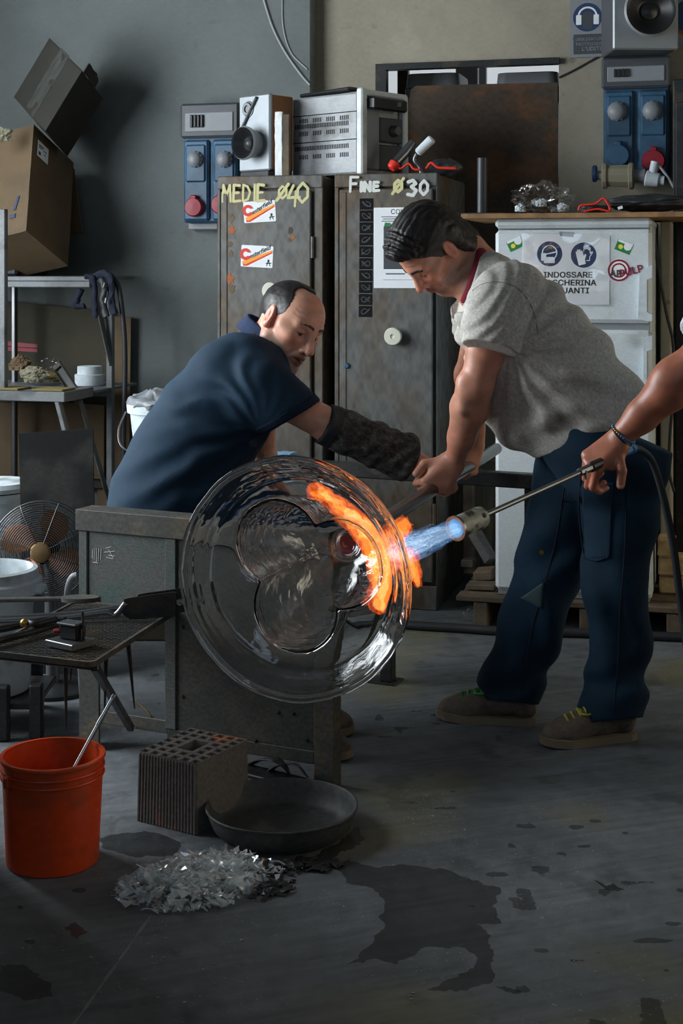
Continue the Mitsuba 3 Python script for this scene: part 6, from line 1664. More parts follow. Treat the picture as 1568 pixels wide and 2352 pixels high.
def trainers(t, toe, heel, width=.048, name='shoe', lace='lace_yellow', dark='worn_leather'):
    """A low work shoe from heel to toe: sole, upper, toe cap and laces."""
    toe, heel = np.asarray(toe, float), np.asarray(heel, float); L = np.linalg.norm(toe - heel); f = unit(toe - heel); sd = np.cross(EZ, f)
    B3 = np.stack([f, sd, EZ], 1); k = L / .29
    put = lambda m: (m[0] @ B3.T + heel, m[1])
    out = Polygon([(.0, -.025), (.02, -.036), (.09, -.036), (.15, -.042), (.205, -.050), (.25, -.044), (.280, -.026), (.29, -.004), (.284, .02), (.262, .036), (.21, .044), (.15, .038), (.09, .033), (.02, .034), (.0, .024)]).buffer(.004, 4)
    from shapely import affinity
    out = affinity.scale(out, k, width / .048, origin=(0, 0))
    F_ = Field()
    F_.chain([(.030 * k, 0, .062), (.10 * k, 0, .060), (.155 * k, 0, .056), (.205 * k, -.002, .038), (.25 * k, -.003, .030)], [.036, .037, .037, .040, .037], .03)
    F_.cone((.03 * k, 0, .05), (.045 * k, 0, .105), .036, .044, .02)
    F_.prims.append((lambda p: .016 - p[:, 2], np.array([.15, 0, 0]), .3, .006, 1)) if False else None
    base = F_.__call__
    flt = lambda p: np.maximum(smax(base(p), .017 - p[:, 2], .006), np.maximum(p[:, 2] - .112, -(p[:, 0] + .004)))
    m = iso(flt, (-.03, -.07, 0), (.32 * k, .07, .16), .004)
    sh = part(t, name, put(m), dark, True, 'worn dark brown leather work shoe')
    sv, sf = slab(out, 0, .022); sv = sv.copy(); sv[:, 2] += np.where(sv[:, 0] > .22 * k, (sv[:, 0] - .22 * k) * .14, 0)
    part(sh, 'sole', put((sv, sf)), 'trainer_sole', 20)
    part(sh, 'toe_seam', put(tube(smooth_path([(.205 * k, -.040, .03), (.195 * k, -.022, .066), (.19 * k, 0, .081), (.195 * k, .02, .066), (.205 * k, .038, .03)], 5), .0022, 6)), 'black_iron', True)
    for j in range(4):
        x = (.152 + .020 * j) * k; z = .103 - .0062 * j
        part(sh, 'lace', put(tube(smooth_path([(x - .004, -.026, z - .016), (x, -.012, z - .001), (x + .006, .012, z), (x + .002, .026, z - .016)], 4), .0034, 6)), lace, True)
    part(sh, 'lace_bow', put(tube(smooth_path([(.150 * k, -.006, .098), (.136 * k, -.03, .104), (.160 * k, -.038, .088), (.165 * k, -.008, .096), (.175 * k, .03, .094), (.15 * k, .036, .094), (.154 * k, .004, .098)], 5), .0032, 6)), lace, True)
    return sh


# ---------------------------------------------- the standing man on the right, bent over the pipe
m2 = thing('person', 'standing man in grey T-shirt and dark blue work trousers bending over the blowpipe', 'person')
R2, s2 = ortho((-.50, -.14, -.855), (-.56, -.45, .60)), 1.05
ear = P(1034, 572, 4.34); O2 = ear - (R2 @ np.array([-.014, .080, -.002])) * s2
shN, shF = P(1150, 690, 4.24), P(1126, 672, 4.60)
elN, wrN = P(1092, 888, 4.25), P(1046, 1052, 4.43)
elF, wrF = P(1078, 860, 4.78), P(1092, 1020, 4.90)
A2 = Field()
neck = P(1105, 640, 4.43)
place_head(A2, O2, R2, s2, open_mouth=.0, brow=.0020, lid=.0046, jaw=1.12)
A2.chain([O2 + R2 @ np.array([-.035, 0, -.05]) * s2, O2 + R2 @ np.array([-.05, 0, -.10]) * s2, neck + [.03, 0, .0]], [.062, .062, .072], .03)
A2.chain([O2 + R2 @ np.array([.005, 0, -.085]) * s2, neck + [-.01, 0, -.06]], [.045, .05], .03)
A2.chain([neck + [.01, 0, -.02], P(1200, 760, 4.44), P(1290, 880, 4.44)], [.068, .08, .08], .04)
A2.chain([P(1165, 690, 4.35), shN], [.07, .062], .03).chain([P(1150, 680, 4.52), shF], [.07, .062], .03)
A2.chain([shN, shN + (elN - shN) * .55, elN], [.060, .055, .047], .03)
A2.chain([elN, elN + (wrN - elN) * .28, elN + (wrN - elN) * .7, wrN], [.050, .056, .040, .030], .02)
A2.ell(elN + [.012, -.01, .05], (.036, .04, .06), None, .02)          # swelling of the forearm extensors
A2.chain([elN + [-.03, -.012, .015], elN + [-.035, -.01, -.06]], [.026, .022], .02)
A2.chain([shF, elF], [.060, .047], .03).chain([elF, elF + (wrF - elF) * .3, wrF], [.048, .052, .030], .02)
pip = lambda D: RIM + PIPE * ((D - RIM[1]) / PIPE[1])
tipsN = hand(A2, wrN + [-.004, .0, -.012], (-.60, .05, -.72), (.48, -.62, .42), flip=-1, curl=((58, 70, 45), (62, 76, 45), (66, 78, 45), (68, 80, 45)), spread=4, thumb=((-.92, -.05, -.12), (-.60, -.18, -.75)), s=1.15, tw=True)
tipsF = hand(A2, wrF, (-.30, -.05, -.95), (.62, -.60, .30), flip=1, curl=((50, 80, 50), (55, 84, 50), (58, 84, 50), (60, 84, 50)), spread=2, thumb=((.55, .65, -.5), (.5, -.1, -.85)), s=1.02)
vein = lambda p: .0016 * (meshkit.fbm(p * 30, 2, 4) - .5)
A2.warp = vein
sk2 = A2.mesh(.0032)
c2 = skin_colors(sk2[0], (190, 140, 116), [(O2, R2, s2, {'stubble': (84, 74, 70)})], amt=.38)
part(m2, 'body', sk2, 'skin', True, 'bare arms, neck and stubbled face', color=c2)
face_parts(m2, O2, R2, s2, (0, -.35)); eyebrows(m2, sk2, O2, R2, s2, .0062)
nails(m2, tipsN[:2], (.2, -.6, .7))
# combed-back dark hair
def hair2(p):
    q = (p - O2) @ R2 / s2; ay = np.abs(q[:, 1])
    d = d_ell(q, np.array([-.014, 0, .047]), np.array([.108, .0835, .098]))
    d = smin(d, d_ell(q, np.array([.040, 0, .098]), np.array([.056, .058, .036])), .03)
    d = smin(d, cone_l(q, (-.088, 0, .01), (-.078, 0, -.095), .040, .046), .03)
    d = smin(d, cone_l(np.stack([q[:, 0], ay, q[:, 2]], 1), (-.055, .045, .0), (-.055, .040, -.07), .034, .034), .03)
    comb = strand_noise(np.stack([q[:, 0], q[:, 1], q[:, 2]], 1), (16, 130, 38), 5) * .011 + .0035 * np.sin(q[:, 0] * 330 + 3 * strand_noise(q, (30, 30, 30), 8)) * (q[:, 0] > .02) * (q[:, 2] > .08)
    d = d + comb
    # hairline: front, temple, sideburn, round the ear, nape
    low = (np.interp(q[:, 0], [-.1, -.075, -.050, -.036, -.030, -.004, -.001, .018, .023, .036, .052, .068, .10], [-.105, -.100, -.085, -.060, -.012, -.008, -.034, -.032, .012, .038, .054, .074, .092]) + .004 * strand_noise(q, (90, 90, 90), 2) - q[:, 2]) * .75
    ears = -d_ell(np.stack([q[:, 0], ay, q[:, 2]], 1), np.array([-.016, .083, -.004]), np.array([.021, .016, .034]))
    return np.maximum.reduce([d, low, ears]) * s2
hm = iso(hair2, O2 - .2, O2 + .2, .0034)
hq = (hm[0] - O2) @ R2 / s2
grey = np.clip(meshkit.fbm(hq * np.array([14, 200, 40]), 3, 3) * 2.2 - .9, 0, 1) * (.25 + .5 * (hq[:, 2] < .06))
part(m2, 'hair', hm, 'hair_fibre', True, 'thick dark hair combed back', color=lin(np.array([27, 24, 23]) * (1 - grey[:, None]) + np.array([96, 84, 74]) * grey[:, None]))
# T-shirt
T2 = Field()
Tsh = lambda a: a
tor = [(1122, 672, .142), (1180, 745, .168), (1240, 830, .185), (1300, 905, .190), (1358, 965, .178), (1388, 1000, .165)]
for dy in (-.07, .085):
    T2.chain([P(x, y, 4.45 + dy * (1.0 if r > .16 else .8)) for x, y, r in tor], [r * (.95 if x > 1150 else .84) for x, y, r in tor], .06)
T2.ell(P(1222, 940, 4.44), (.15, .15, .13), None, .06)                 # belly
S2, S3 = Field(), Field()
S2.chain([shN + [.035, .05, .02], shN + [.0, .0, -.005], P(1132, 745, 4.19), P(1128, 830, 4.175)], [.095, .085, .080, .079], .045)
S3.chain([shF + [.03, -.05, .02], shF + [.0, .0, -.01], P(1100, 735, 4.66), P(1088, 810, 4.665)], [.085, .076, .076, .074], .045)
slv_d = unit(P(1124, 808, 4.215) - P(1150, 690, 4.26))
cuff_c = P(1127, 803, 4.18)
def warp2(p):
    xy = px_of(p); x, y = xy[:, 0], xy[:, 1]
    # drag folds fan out from the armpit and pile up over the hip
    ang = np.arctan2(y - 800, x - 1175); rr_ = np.hypot(x - 1175, y - 800) / 100
    f1 = np.sin(ang * 15 + 1.6 * meshkit.fbm(p * 9, 2, 3) * 2 + .6 * rr_) * np.exp(-((rr_ - 1.5) / 1.1) ** 2)
    w = meshkit.fbm(p * 6, 2, 11)
    f2 = np.sin((y - 640 - .25 * np.abs(x - 1330) + 55 * w) / 17.0) * np.exp(-(((x - 1370) / 120) ** 2 + ((y - 860) / 150) ** 2))
    f3 = np.sin(((x - 1200) * .55 + (y - 900) * 1.0 + 60 * w) / 15.0) * np.exp(-(((x - 1290) / 110) ** 2 + ((y - 985) / 60) ** 2))
    f4 = np.sin((x * .9 + y * .35) / 10.0 + 3 * w) * np.exp(-(((x - 1085) / 40) ** 2 + ((y - 735) / 70) ** 2))
    return -.0085 * f1 - .0090 * f2 - .0080 * f3 - .005 * f4 + .007 * (meshkit.fbm(p * 8, 3, 21) - .5)
T2.warp = warp2; S2.warp = S3.warp = lambda p: .008 * (meshkit.fbm(p * np.array([14, 14, 7]), 3, 21) - .5) + .0026 * np.sin(((p @ np.array([.75, .2, -.62])) * 190 + 9 * meshkit.fbm(p * 7, 2, 3)))
ax_t = unit(P(1118, 668, 4.43) - P(1200, 770, 4.43))
def tee(p):
    d = T2(p)
    cuts = []
    cF = P(1090, 778, 4.665); d = smin(d, np.maximum(S2(p), (p - cuff_c) @ slv_d), .012); d = smin(d, np.maximum(S3(p), (p - cF) @ unit(P(1086, 790, 4.665) - shF)), .03)
    xy = px_of(p); hem = ((xy[:, 1] - (1050 - .40 * (xy[:, 0] - 1240) * (xy[:, 0] > 1240) - 0)) / 760.0) - .004 + .003 * np.sin(xy[:, 0] / 13)
    hem = np.where(xy[:, 0] < 1205, -.2, hem)
    nk = (p - neck) @ unit(np.array([-.80, 0, .25]) + .0) - .030 - .25 * np.abs(p[:, 1] - 4.43) * 0
    nk = np.where(np.linalg.norm(p - neck, axis=1) > .17, -.2, nk)
    nk = np.minimum(nk, .09 - np.linalg.norm(np.cross(p - neck, unit([-.8, 0, .25])), axis=1) - .0) if False else nk
    return np.maximum.reduce([d] + cuts + [hem, nk])
lo, hi = T2.bounds(.16)
ts = iso(tee, lo, hi, .0055, slack=1.3)
def neck_hole(m, center, axis, r):
    return m
part(m2, 't_shirt', ts, 'cloth_painted', True, 'grey melange short-sleeved T-shirt', color=cloth_colors(ts[0], (176, 172, 164), .06, .16, 3, [((1287, 960), (14, 22), (96, 92, 88), .7), ((1272, 990), (16, 12), (96, 92, 88), .6)]))
ring_c = neck + unit([-.8, 0, .25]) * .030
kb = basis(unit([-.8, 0, .25]))
kk = np.linspace(0, 2 * np.pi, 49)
part(m2, 'collar', tube(ring_c + np.stack([.080 * np.cos(kk), .080 * np.sin(kk), 0 * kk - .004], 1) @ kb.T, .0125, 10, False, 1.4), 'maroon', True, 'maroon collar showing at the neck')
part(m2, 'sleeve_seam', seam(ts, [(1085, 668), (1110, 652), (1150, 648), (1190, 664), (1218, 700), (1232, 745), (1236, 770)], .0017), 'seam_grey', True)
# trousers
K2 = Field()
hipN, hipF = P(1425, 1080, 4.36), P(1318, 1085, 4.52)
for dy in (-.10, .10): K2.chain([P(1352, 1000, 4.44 + dy), P(1400, 1045, 4.44 + dy)], [.155, .165], .05)
K2.ell(P(1440, 1010, 4.44), (.135, .19, .15), None, .05)
kneeN, ankN = P(1412, 1340, 4.33), P(1402, 1610, 4.36)
kneeF, ankF = P(1255, 1330, 4.52), P(1172, 1570, 4.53)
K2.chain([hipN, P(1425, 1200, 4.345), kneeN, P(1425, 1470, 4.35), ankN, P(1398, 1668, 4.35)], [.135, .108, .093, .085, .092, .098], .03)
K2.chain([hipF, P(1290, 1200, 4.52), kneeF, P(1213, 1460, 4.53), ankF, P(1165, 1622, 4.53)], [.125, .108, .100, .094, .090, .094], .03)
def warpK(p):
    xy = px_of(p); x, y = xy[:, 0], xy[:, 1]; w = meshkit.fbm(p * 6, 2, 5)
    f = np.sin((y + .45 * x + 70 * w) / 19) * (np.exp(-(((x - 1250) / 90) ** 2 + ((y - 1265) / 80) ** 2)) + np.exp(-(((y - 1585) / 50) ** 2)) * .9)
    g = np.sin((x - .25 * y + 40 * w) / 16) * np.exp(-((y - 1430) / 120) ** 2) * .8
    b = np.sin((y - .3 * x + 60 * w) / 17) * np.exp(-(((x - 1410) / 110) ** 2 + ((y - 1115) / 70) ** 2))
    return -.013 * f - .010 * g - .011 * b + .014 * (meshkit.fbm(p * 7, 3, 15) - .5)
K2.warp = warpK
def slacks(p):
    d = K2(p); xy = px_of(p)
    hem = np.where(xy[:, 0] < 1290, (xy[:, 1] - 1612 - .10 * (xy[:, 0] - 1170)) / 760, (xy[:, 1] - 1655 + .10 * (xy[:, 0] - 1400)) / 770)
    top = (p @ unit([.35, 0, .9])) - (P(1352, 965, 4.44) @ unit([.35, 0, .9]))
    return np.maximum.reduce([d, hem, top])
lo, hi = K2.bounds()
ks = iso(slacks, lo, hi, .0065, slack=1.3)
kc = cloth_colors(ks[0], (23, 47, 64), .22, .06, 6)
part(m2, 'trousers', ks, 'cloth_painted', True, 'dark blue work trousers', color=kc)
xy = px_of(ks[0]); kn = normals_of(ks)
front = kn[:, 1] < 0
part('person__trousers', 'patch', drape(ks, [(1196, 1373), (1249, 1336), (1244, 1397)]), 'patch_cloth', True, 'triangular grey-green patch')
pk = drape(ks, [(1338, 1112), (1408, 1108), (1400, 1280), (1372, 1290), (1346, 1284)], .005); part('person__trousers', 'thigh_pocket', pk, 'cloth_painted', True, color=cloth_colors(pk[0], (24, 46, 62), .2, .06, 8))
for pts in ([(1438, 1120), (1434, 1260), (1424, 1400), (1418, 1520), (1408, 1640)], [(1296, 1120), (1276, 1240), (1250, 1345), (1218, 1460), (1196, 1590)], [(1335, 1075), (1330, 1180), (1342, 1290)]):
    part('person__trousers', 'seam', seam(ks, pts, .0022), 'seam_navy', True)
q = P(1243, 1268, 4.40); part('person__trousers', 'button', cyl(q, q + [0, -.006, 0], .007, n=12), 'brass', 40)
fz = .0
trainers(m2, CF.atz(1003, 1650, 0), CF.atz(1228, 1661, 0), .05, lace='lace_green')
trainers(m2, CF.atz(1243, 1716, 0), CF.atz(1450, 1693, 0), .05)

# ---------------------------------------------- the seated man in the navy polo shirt
m1 = thing('person', 'seated balding man in a navy polo shirt with a dark knitted arm guard', 'person')
R1, s1 = ortho((.63, -.64, -.42), (.36, .03, .92)), 1.12
O1 = P(667, 742, 4.64)
sN, sF = P(585, 880, 4.50), P(600, 860, 4.86)
eN, wN = P(752, 976, 4.50), P(972, 1068, 4.58)
A1 = Field()
nk1 = P(598, 800, 4.70)
place_head(A1, O1, R1, s1, open_mouth=.0085, brow=.0, lid=.0050, crown=.020)
A1.chain([O1 + R1 @ np.array([-.035, 0, -.045]) * s1, nk1 + [.01, 0, .0]], [.064, .070], .03)
A1.chain([O1 + R1 @ np.array([.0, 0, -.08]) * s1, nk1 + [.02, -.02, -.04]], [.045, .055], .03)
A1.chain([nk1 + [.0, 0, -.03], P(520, 900, 4.68), P(440, 1020, 4.7)], [.09, .10, .10], .04)
A1.chain([P(560, 870, 4.6), sN], [.07, .062], .03).chain([P(580, 860, 4.78), sF], [.07, .06], .03)
A1.chain([sN, eN], [.062, .050], .03).chain([eN, eN + (wN - eN) * .3, wN], [.050, .050, .031], .02)
eF, wF = P(600, 1020, 4.98), P(640, 1140, 4.95)
A1.chain([sF, eF], [.06, .046], .03).chain([eF, wF], [.046, .032], .02)
tips1 = hand(A1, wN + [.008, .01, -.006], (.90, .25, -.38), (-.10, -.40, .92), flip=1, curl=((44, 62, 40), (50, 66, 40), (54, 70, 40), (58, 70, 40)), spread=3, thumb=((.8, .45, -.4), (.85, .0, -.5)), s=1.02)
hand(A1, wF, (.30, -.1, -.95), (-.3, -.5, .6), flip=-1, curl=((25, 35, 25),) * 4, spread=5, s=1.0)
A1.warp = lambda p: .0014 * (meshkit.fbm(p * 32, 2, 6) - .5)
sk1 = A1.mesh(.0032)
def bald(q):
    t_ = np.clip((q[:, 2] - .05) / .02, 0, 1) * np.clip((.045 - q[:, 0]) / .02, 0, 1) * .45
    return t_ * (.6 + .4 * meshkit.noise(q * 500, 3))
part(m1, 'body', sk1, 'skin', True, 'bare skin of face, upper arm and hand', color=skin_colors(sk1[0], (214, 166, 140), [(O1, R1, s1, {'open': .0085, 'stubble': (112, 106, 100)})], amt=.30))
face_parts(m1, O1, R1, s1, (-.15, -.25)); eyebrows(m1, sk1, O1, R1, s1, .0044, 'brow_grey')
def hair1(p):
    q = (p - O1) @ R1 / s1; ay = np.abs(q[:, 1])
    d = d_ell(q, np.array([-.014, 0, .035]), np.array([.1035, .0805, .0805])) + .004 * strand_noise(q, (60, 90, 60), 3)
    d = smin(d, cone_l(q, (-.085, 0, .01), (-.075, 0, -.05), .032, .028), .03)
    # receded in a wide arc over the forehead and crown, a thin forelock left on top
    low = (np.interp(q[:, 0], [-.1, -.075, -.045, -.034, -.004, -.001, .019, .024, .036, .05], [-.075, -.070, -.050, -.018, -.012, -.036, -.034, .020, .050, .16]) + .004 * strand_noise(q, (90, 90, 90), 2) - q[:, 2]) * .75
    cut = q[:, 0] - np.interp(ay, [0, .012, .03, .05, .07, .09], [.030, .022, -.004, .002, .028, .036]) - .012 * strand_noise(q, (120, 60, 120), 6)
    ears = -d_ell(np.stack([q[:, 0], ay, q[:, 2]], 1), np.array([-.016, .083, -.004]), np.array([.021, .016, .034]))
    return np.maximum.reduce([d, cut * .8, low, ears]) * s1
hm = iso(hair1, O1 - .2, O1 + .2, .0034)
hq = (hm[0] - O1) @ R1 / s1
g_ = np.clip((.075 - hq[:, 2]) / .05, 0, 1) * np.clip(meshkit.fbm(hq * np.array([60, 60, 60]), 3, 3) * 2 - .45, 0, 1) * (hq[:, 0] > -.04)
part(m1, 'hair', hm, 'hair_fibre', True, 'short dark hair greying at the temples', color=lin(np.array([34, 31, 31]) * (1 - g_[:, None]) + np.array([150, 150, 150]) * g_[:, None]))
# polo shirt
T1 = Field()
tor = [(585, 852, .112), (542, 892, .150), (480, 975, .165), (430, 1060, .170), (385, 1150, .172), (372, 1215, .170)]
for dy in (-.10, .10):
    T1.chain([P(x, y, 4.69 + dy) for x, y, r in tor], [r for x, y, r in tor], .06)
T1.chain([P(548, 864, 4.57), P(592, 900, 4.49), P(648, 932, 4.475), P(714, 968, 4.475)], [.115, .098, .080, .072], .05)
T1.chain([P(570, 860, 4.80), P(595, 890, 4.86), P(600, 960, 4.92)], [.105, .095, .08], .05)
cu1, cd1 = P(681, 949, 4.475), unit(P(752, 976, 4.50) - P(600, 868, 4.49))
cd1 = unit(np.array([.50, .0, -.86]))
def warp1(p):
    xy = px_of(p); x, y = xy[:, 0], xy[:, 1]; w = meshkit.fbm(p * 6, 2, 7)
    ang = np.arctan2(y - 985, x - 600); rr_ = np.hypot(x - 600, y - 985) / 100
    f1 = np.sin(ang * 15 + 11 * w) * np.exp(-((rr_ - 1.5) / 1.2) ** 2) * np.clip((600 - x) / 60, .12, 1) * (.4 + 1.2 * meshkit.fbm(p * 5, 2, 17))
    f2 = np.sin((y + .55 * (x - 300) + 45 * w) / 11.5) * np.exp(-(((x - 400) / 130) ** 2 + ((y - 1100) / 75) ** 2))
    f3 = np.sin((y * .9 - .5 * x + 40 * w) / 12) * np.exp(-(((x - 640) / 60) ** 2 + ((y - 900) / 60) ** 2)) * .6
    f4 = np.sin((y + .2 * x + 30 * w) / 10) * np.exp(-(((x - 560) / 50) ** 2 + ((y - 780) / 40) ** 2)) * .7
    return -.0055 * f1 - .0055 * f2 - .003 * f3 - .0035 * f4 + .006 * (meshkit.fbm(p * 8, 3, 31) - .5)
T1.warp = warp1
nax = unit(R1[:, 2] * .55 + np.array([.40, -.10, .62]))
def polo(p):
    d = T1(p)
    a = (p - cu1) @ cd1 - 9 * (np.linalg.norm(p - cu1, axis=1) > .17)
    cF = P(600, 960, 4.92); b = (p - cF) @ unit(P(600, 1020, 4.98) - sF) - 9 * (np.linalg.norm(p - cF, axis=1) > .14)
    hem = RT - .125 - p[:, 2]
    nk = (p - (nk1 + nax * .028)) @ nax - 9 * (np.linalg.norm(p - nk1, axis=1) > .15)
    return np.maximum.reduce([d, a, b, hem, nk])
lo, hi = T1.bounds()
ps1 = iso(polo, lo, hi, .0055, slack=1.3)
nv = (25, 48, 66)
part(m1, 'polo_shirt', ps1, 'cloth_painted', True, 'navy blue polo shirt', color=cloth_colors(ps1[0], nv, .10, .05, 4))
tk = m1 + '__polo_shirt'
u_ = (ps1[0] - cu1) @ cd1; near_c = np.linalg.norm(ps1[0] - cu1, axis=1) < .14
cf = shell(ps1, (u_ > -.026) & near_c, .0025); part(tk, 'sleeve_band', cf, 'cloth_painted', True, color=cloth_colors(cf[0], (22, 36, 54), .08, .05, 9))
# turned-up collar: a flaring band round the neck, open in front
kb = basis(nax, R1[:, 0]); kk = np.linspace(.55, 2 * np.pi - .55, 40)
prof_ = [(.076, .0), (.080, .035), (.083, .052), (.089, .050), (.096, .030), (.104, .004)]
V_ = np.array([[(r + .010 * math.cos(2 * a)) * math.cos(a), (r + .010 * math.cos(2 * a)) * math.sin(a), z] for a in kk for r, z in prof_]); n_ = len(prof_)
i, j = np.meshgrid(np.arange(len(kk) - 1), np.arange(n_ - 1), indexing='ij'); q_ = np.stack([i * n_ + j, (i + 1) * n_ + j, (i + 1) * n_ + j + 1, i * n_ + j + 1], -1).reshape(-1, 4)
cm = refine((V_ @ kb.T + nk1 + nax * .020, np.vstack([q_[:, [0, 1, 2]], q_[:, [0, 2, 3]]])), .012)
part(tk, 'collar', dent(cm, .004, 22, 3), 'cloth_painted', True, 'turned-down collar', color=cloth_colors(cm[0], (40, 54, 84), .08, .05, 5))
# knitted arm guard
G1 = Field(); gd = unit(wN - eN); g0 = eN + gd * (-.012); g1 = eN + (wN - eN) * .86
G1.chain([g0, eN + (wN - eN) * .18, eN + (wN - eN) * .5, eN + (wN - eN) * .8, g1 + gd * .01], [.062, .064, .066, .072, .066], .02)
gb_ = basis(gd)
def warpG(p):
    q = (p - g0) @ gb_; a = np.arctan2(q[:, 1], q[:, 0]); w = meshkit.fbm(p * 14, 2, 3)
    return -.0034 * np.sin(q[:, 2] * 105 + 2.6 * np.sin(a) + 9 * w) * np.clip((q[:, 2] - .12) / .08, 0.1, 1) + .012 * (meshkit.fbm(p * 24, 3, 5) - .5)
G1.warp = warpG
gf = lambda p: np.maximum.reduce([G1(p), -((p - g0) @ gd), (p - g1) @ gd])
gm = iso(gf, *G1.bounds(), .0042, slack=1.4)
gc = cloth_colors(gm[0], (70, 68, 66), .35, .35, 12) * (.35 + 2.4 * meshkit.fbm(gm[0] * 70, 3, 5) ** 2)[:, None]
part(m1, 'arm_guard', gm, 'cloth_painted', True, 'dark grey knitted arm guard', color=gc)
gt = np.abs((gm[0] - g0) @ gd - .018) < .018
bm = shell(gm, gt, .003); part(m1 + '__arm_guard', 'cuff', bm, 'black_rubber', True, 'plain black cuff')
# jeans and shoes, mostly hidden behind the bench
J1 = Field()
for dy in (-.09, .09): J1.chain([P(372, 1170, 4.69 + dy), P(400, 1205, 4.69 + dy)], [.135, .135], .05)
kn1, kn2 = np.array([-.10, 4.36, .575]), np.array([-.06, 4.72, .575])
J1.chain([P(405, 1210, 4.60), kn1], [.095, .072], .03).chain([P(410, 1205, 4.80), kn2], [.095, .072], .03)
f1_, f2_ = CF.atz(724, 1745, .0), CF.atz(728, 1684, .0)
J1.chain([kn1, f1_ + [-.05, .07, .10]], [.070, .056], .03).chain([kn2, f2_ + [-.03, 0, .10]], [.074, .062], .03)
J1.warp = lambda p: .008 * (meshkit.fbm(p * 9, 3, 3) - .5)
jl, jh = J1.bounds(); jm = iso(lambda p: np.maximum(J1(p), .055 - p[:, 2]), jl, jh, .009)
part(m1, 'jeans', jm, 'cloth_painted', True, 'blue jeans', color=cloth_colors(jm[0], (44, 62, 88), .2, .1, 5))
trainers(m1, f1_ + [.105, .0, 0], f1_ + [-.165, .09, 0], .045)
trainers(m1, f2_ + [.108, -.02, 0], f2_ + [-.14, .05, 0], .05)

# ---------------------------------------------- the third man, mostly outside the frame, holding the torch
m3 = thing('person', 'man mostly out of frame, his tanned forearm with bracelet holding the gas torch', 'person')
s3, e3, w3 = P(1735, 560, 3.90), P(1600, 832, 3.72), P(1424, 1004, 3.80)
A3 = Field()
R3 = ortho((-.80, -.25, -.35), (-.25, 0, .95)); O3 = s3 + [.10, .16, .29]
place_head(A3, O3, R3, 1.04)
A3.chain([O3 + R3 @ np.array([-.03, 0, -.06]), s3 + [.14, .17, .06], s3 + [.18, .18, -.2]], [.062, .075, .10], .03)
A3.chain([s3 + [.14, .14, .0], s3, e3], [.08, .062, .047], .03)
A3.chain([e3, e3 + (w3 - e3) * .35, e3 + (w3 - e3) * .72, w3], [.050, .054, .040, .0295], .02)
A3.ell(e3 + (w3 - e3) * .25 + [0, -.006, .010], (.06, .045, .055), None, .03)
tips3 = hand(A3, w3 + [-.006, 0, -.008], (-.74, -.12, -.62), (-.42, -.55, .62), flip=1, curl=((46, 62, 45), (52, 70, 45), (56, 72, 45), (60, 74, 45)), spread=3, thumb=((.05, -.60, -.75), (-.12, -.10, -1.0)), s=1.10, tw=True)
A3.warp = lambda p: .0016 * (meshkit.fbm(p * 30, 2, 8) - .5)
sk3 = A3.mesh(.0038)
part(m3, 'body', sk3, 'skin', True, 'tanned bare forearm and hand', color=skin_colors(sk3[0], (158, 104, 80), [(O3, R3, 1.04, {})], amt=.40))
nails(m3, tips3[4:], (-.2, -.85, .3), .0062)
ub = unit(w3 - e3); ctr3 = w3 - ub * .012; b3 = basis(ub, EZ)
br = thing('bracelet', 'bracelet of small blue beads with gold links on the tanned wrist', 'bracelet')
kk = np.linspace(0, 2 * np.pi, 31)[:-1]
for k, a in enumerate(kk):
    p_ = ctr3 + b3 @ np.array([.0345 * math.cos(a), .0345 * math.sin(a), .004 * math.cos(a)])
    part(br, 'bead', ball(p_, .0036, 6), 'gold_metal' if k % 30 in (24, 25, 26) else 'blue_bead', True)
part(br, 'cord', tube(ctr3 + np.stack([.0345 * np.cos(np.linspace(0, 6.2832, 40)), .0345 * np.sin(np.linspace(0, 6.2832, 40)), 0 * np.linspace(0, 1, 40) + .007], 1) @ b3.T, .0024, 6, False), 'black_plastic', True, 'dark cord')
T3 = Field()
for dy in (-.1, .1): T3.chain([s3 + [.20, .16 + dy, -.02], s3 + [.20, .16 + dy, -.55]], [.14, .15], .05)
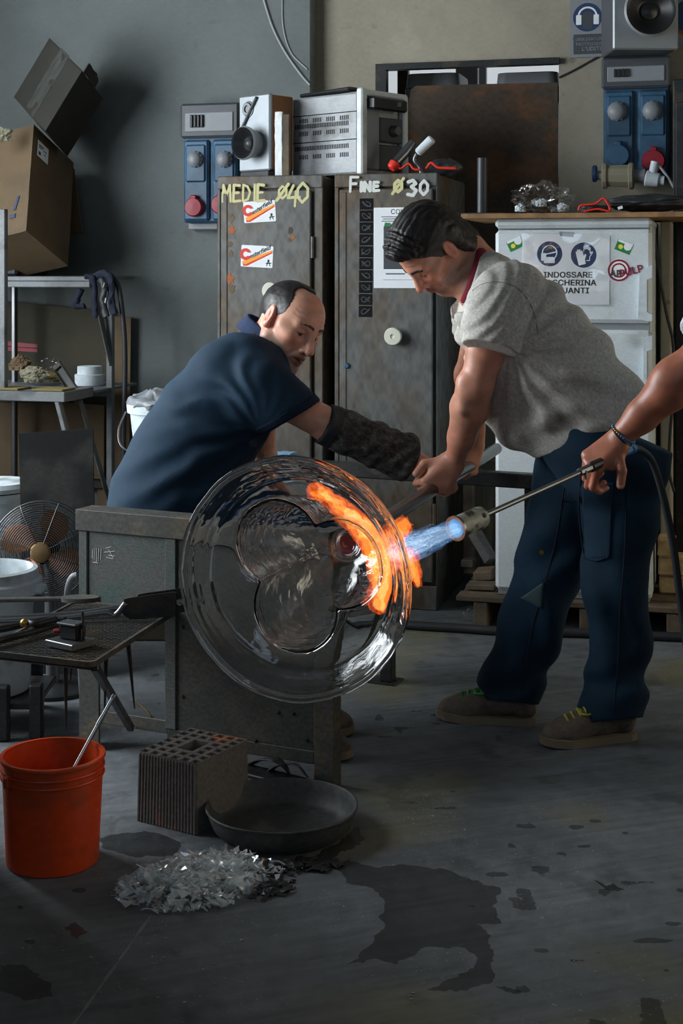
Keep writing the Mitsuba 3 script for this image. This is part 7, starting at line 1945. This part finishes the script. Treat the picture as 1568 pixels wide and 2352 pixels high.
T3.chain([s3 + [.06, .05, .0], s3, s3 + (e3 - s3) * .92], [.10, .092, .082], .05)
T3.warp = lambda p: .01 * (meshkit.fbm(p * 8, 3, 6) - .5)
u3 = unit(e3 - s3); c3 = s3 + (e3 - s3) * .80
tm3 = iso(lambda p: np.maximum.reduce([T3(p), (p - c3) @ u3 - 9 * (np.linalg.norm(p - c3, axis=1) > .16)]), *T3.bounds(), .009)
part(m3, 't_shirt', tm3, 'white_plastic', True, 'white T-shirt')
K3 = Field(); hb3 = s3 + [.20, .16, -.60]
for sg in (-1, 1): K3.chain([hb3 + [0, .09 * sg, 0], [hb3[0] - .02, hb3[1] + .12 * sg, .50], [hb3[0], hb3[1] + .13 * sg, .06]], [.14, .09, .08], .03)
km3 = iso(lambda p: np.maximum(K3(p), .05 - p[:, 2]), *K3.bounds(), .011)
part(m3, 'trousers', km3, 'cloth_painted', True, color=cloth_colors(km3[0], (40, 48, 60), .15, .05, 6))
for sg in (-1, 1): trainers(m3, [hb3[0] - .20, hb3[1] + .13 * sg, 0], [hb3[0] + .08, hb3[1] + .13 * sg, 0], .05)
def hair3(p):
    q = (p - O3) @ R3 / 1.04; d = d_ell(q, np.array([-.014, 0, .045]), np.array([.106, .083, .096]))
    return np.maximum.reduce([d, (q[:, 0] - .03) - .8 * np.maximum(q[:, 2] - .09, 0), (-.0 - q[:, 2]) - np.maximum(-(q[:, 0] + .03), 0) * 1.3]) * 1.04
part(m3, 'hair', iso(hair3, O3 - .2, O3 + .2, .006), 'hair_brow', True)
# the pale blue rag on the far rail behind the seated man
q = BF.at(648, 1046, FR); q[2] = RT
rg = dent(refine(box((q[0] - .055, FR - .03, RT + .001), (q[0] + .05, FR + .05, RT + .024), .008), .012), .006, 26, 3)
v = rg[0].copy(); v[:, 2] = np.maximum(v[:, 2], RT + .001)
flat('pale_blue_cloth', (96, 132, 160), .85)
solo('blue_rag', BF((v, rg[1])), 'pale_blue_cloth', 'pale blue folded rag lying on the far rail of the bench', 'rag', 50)
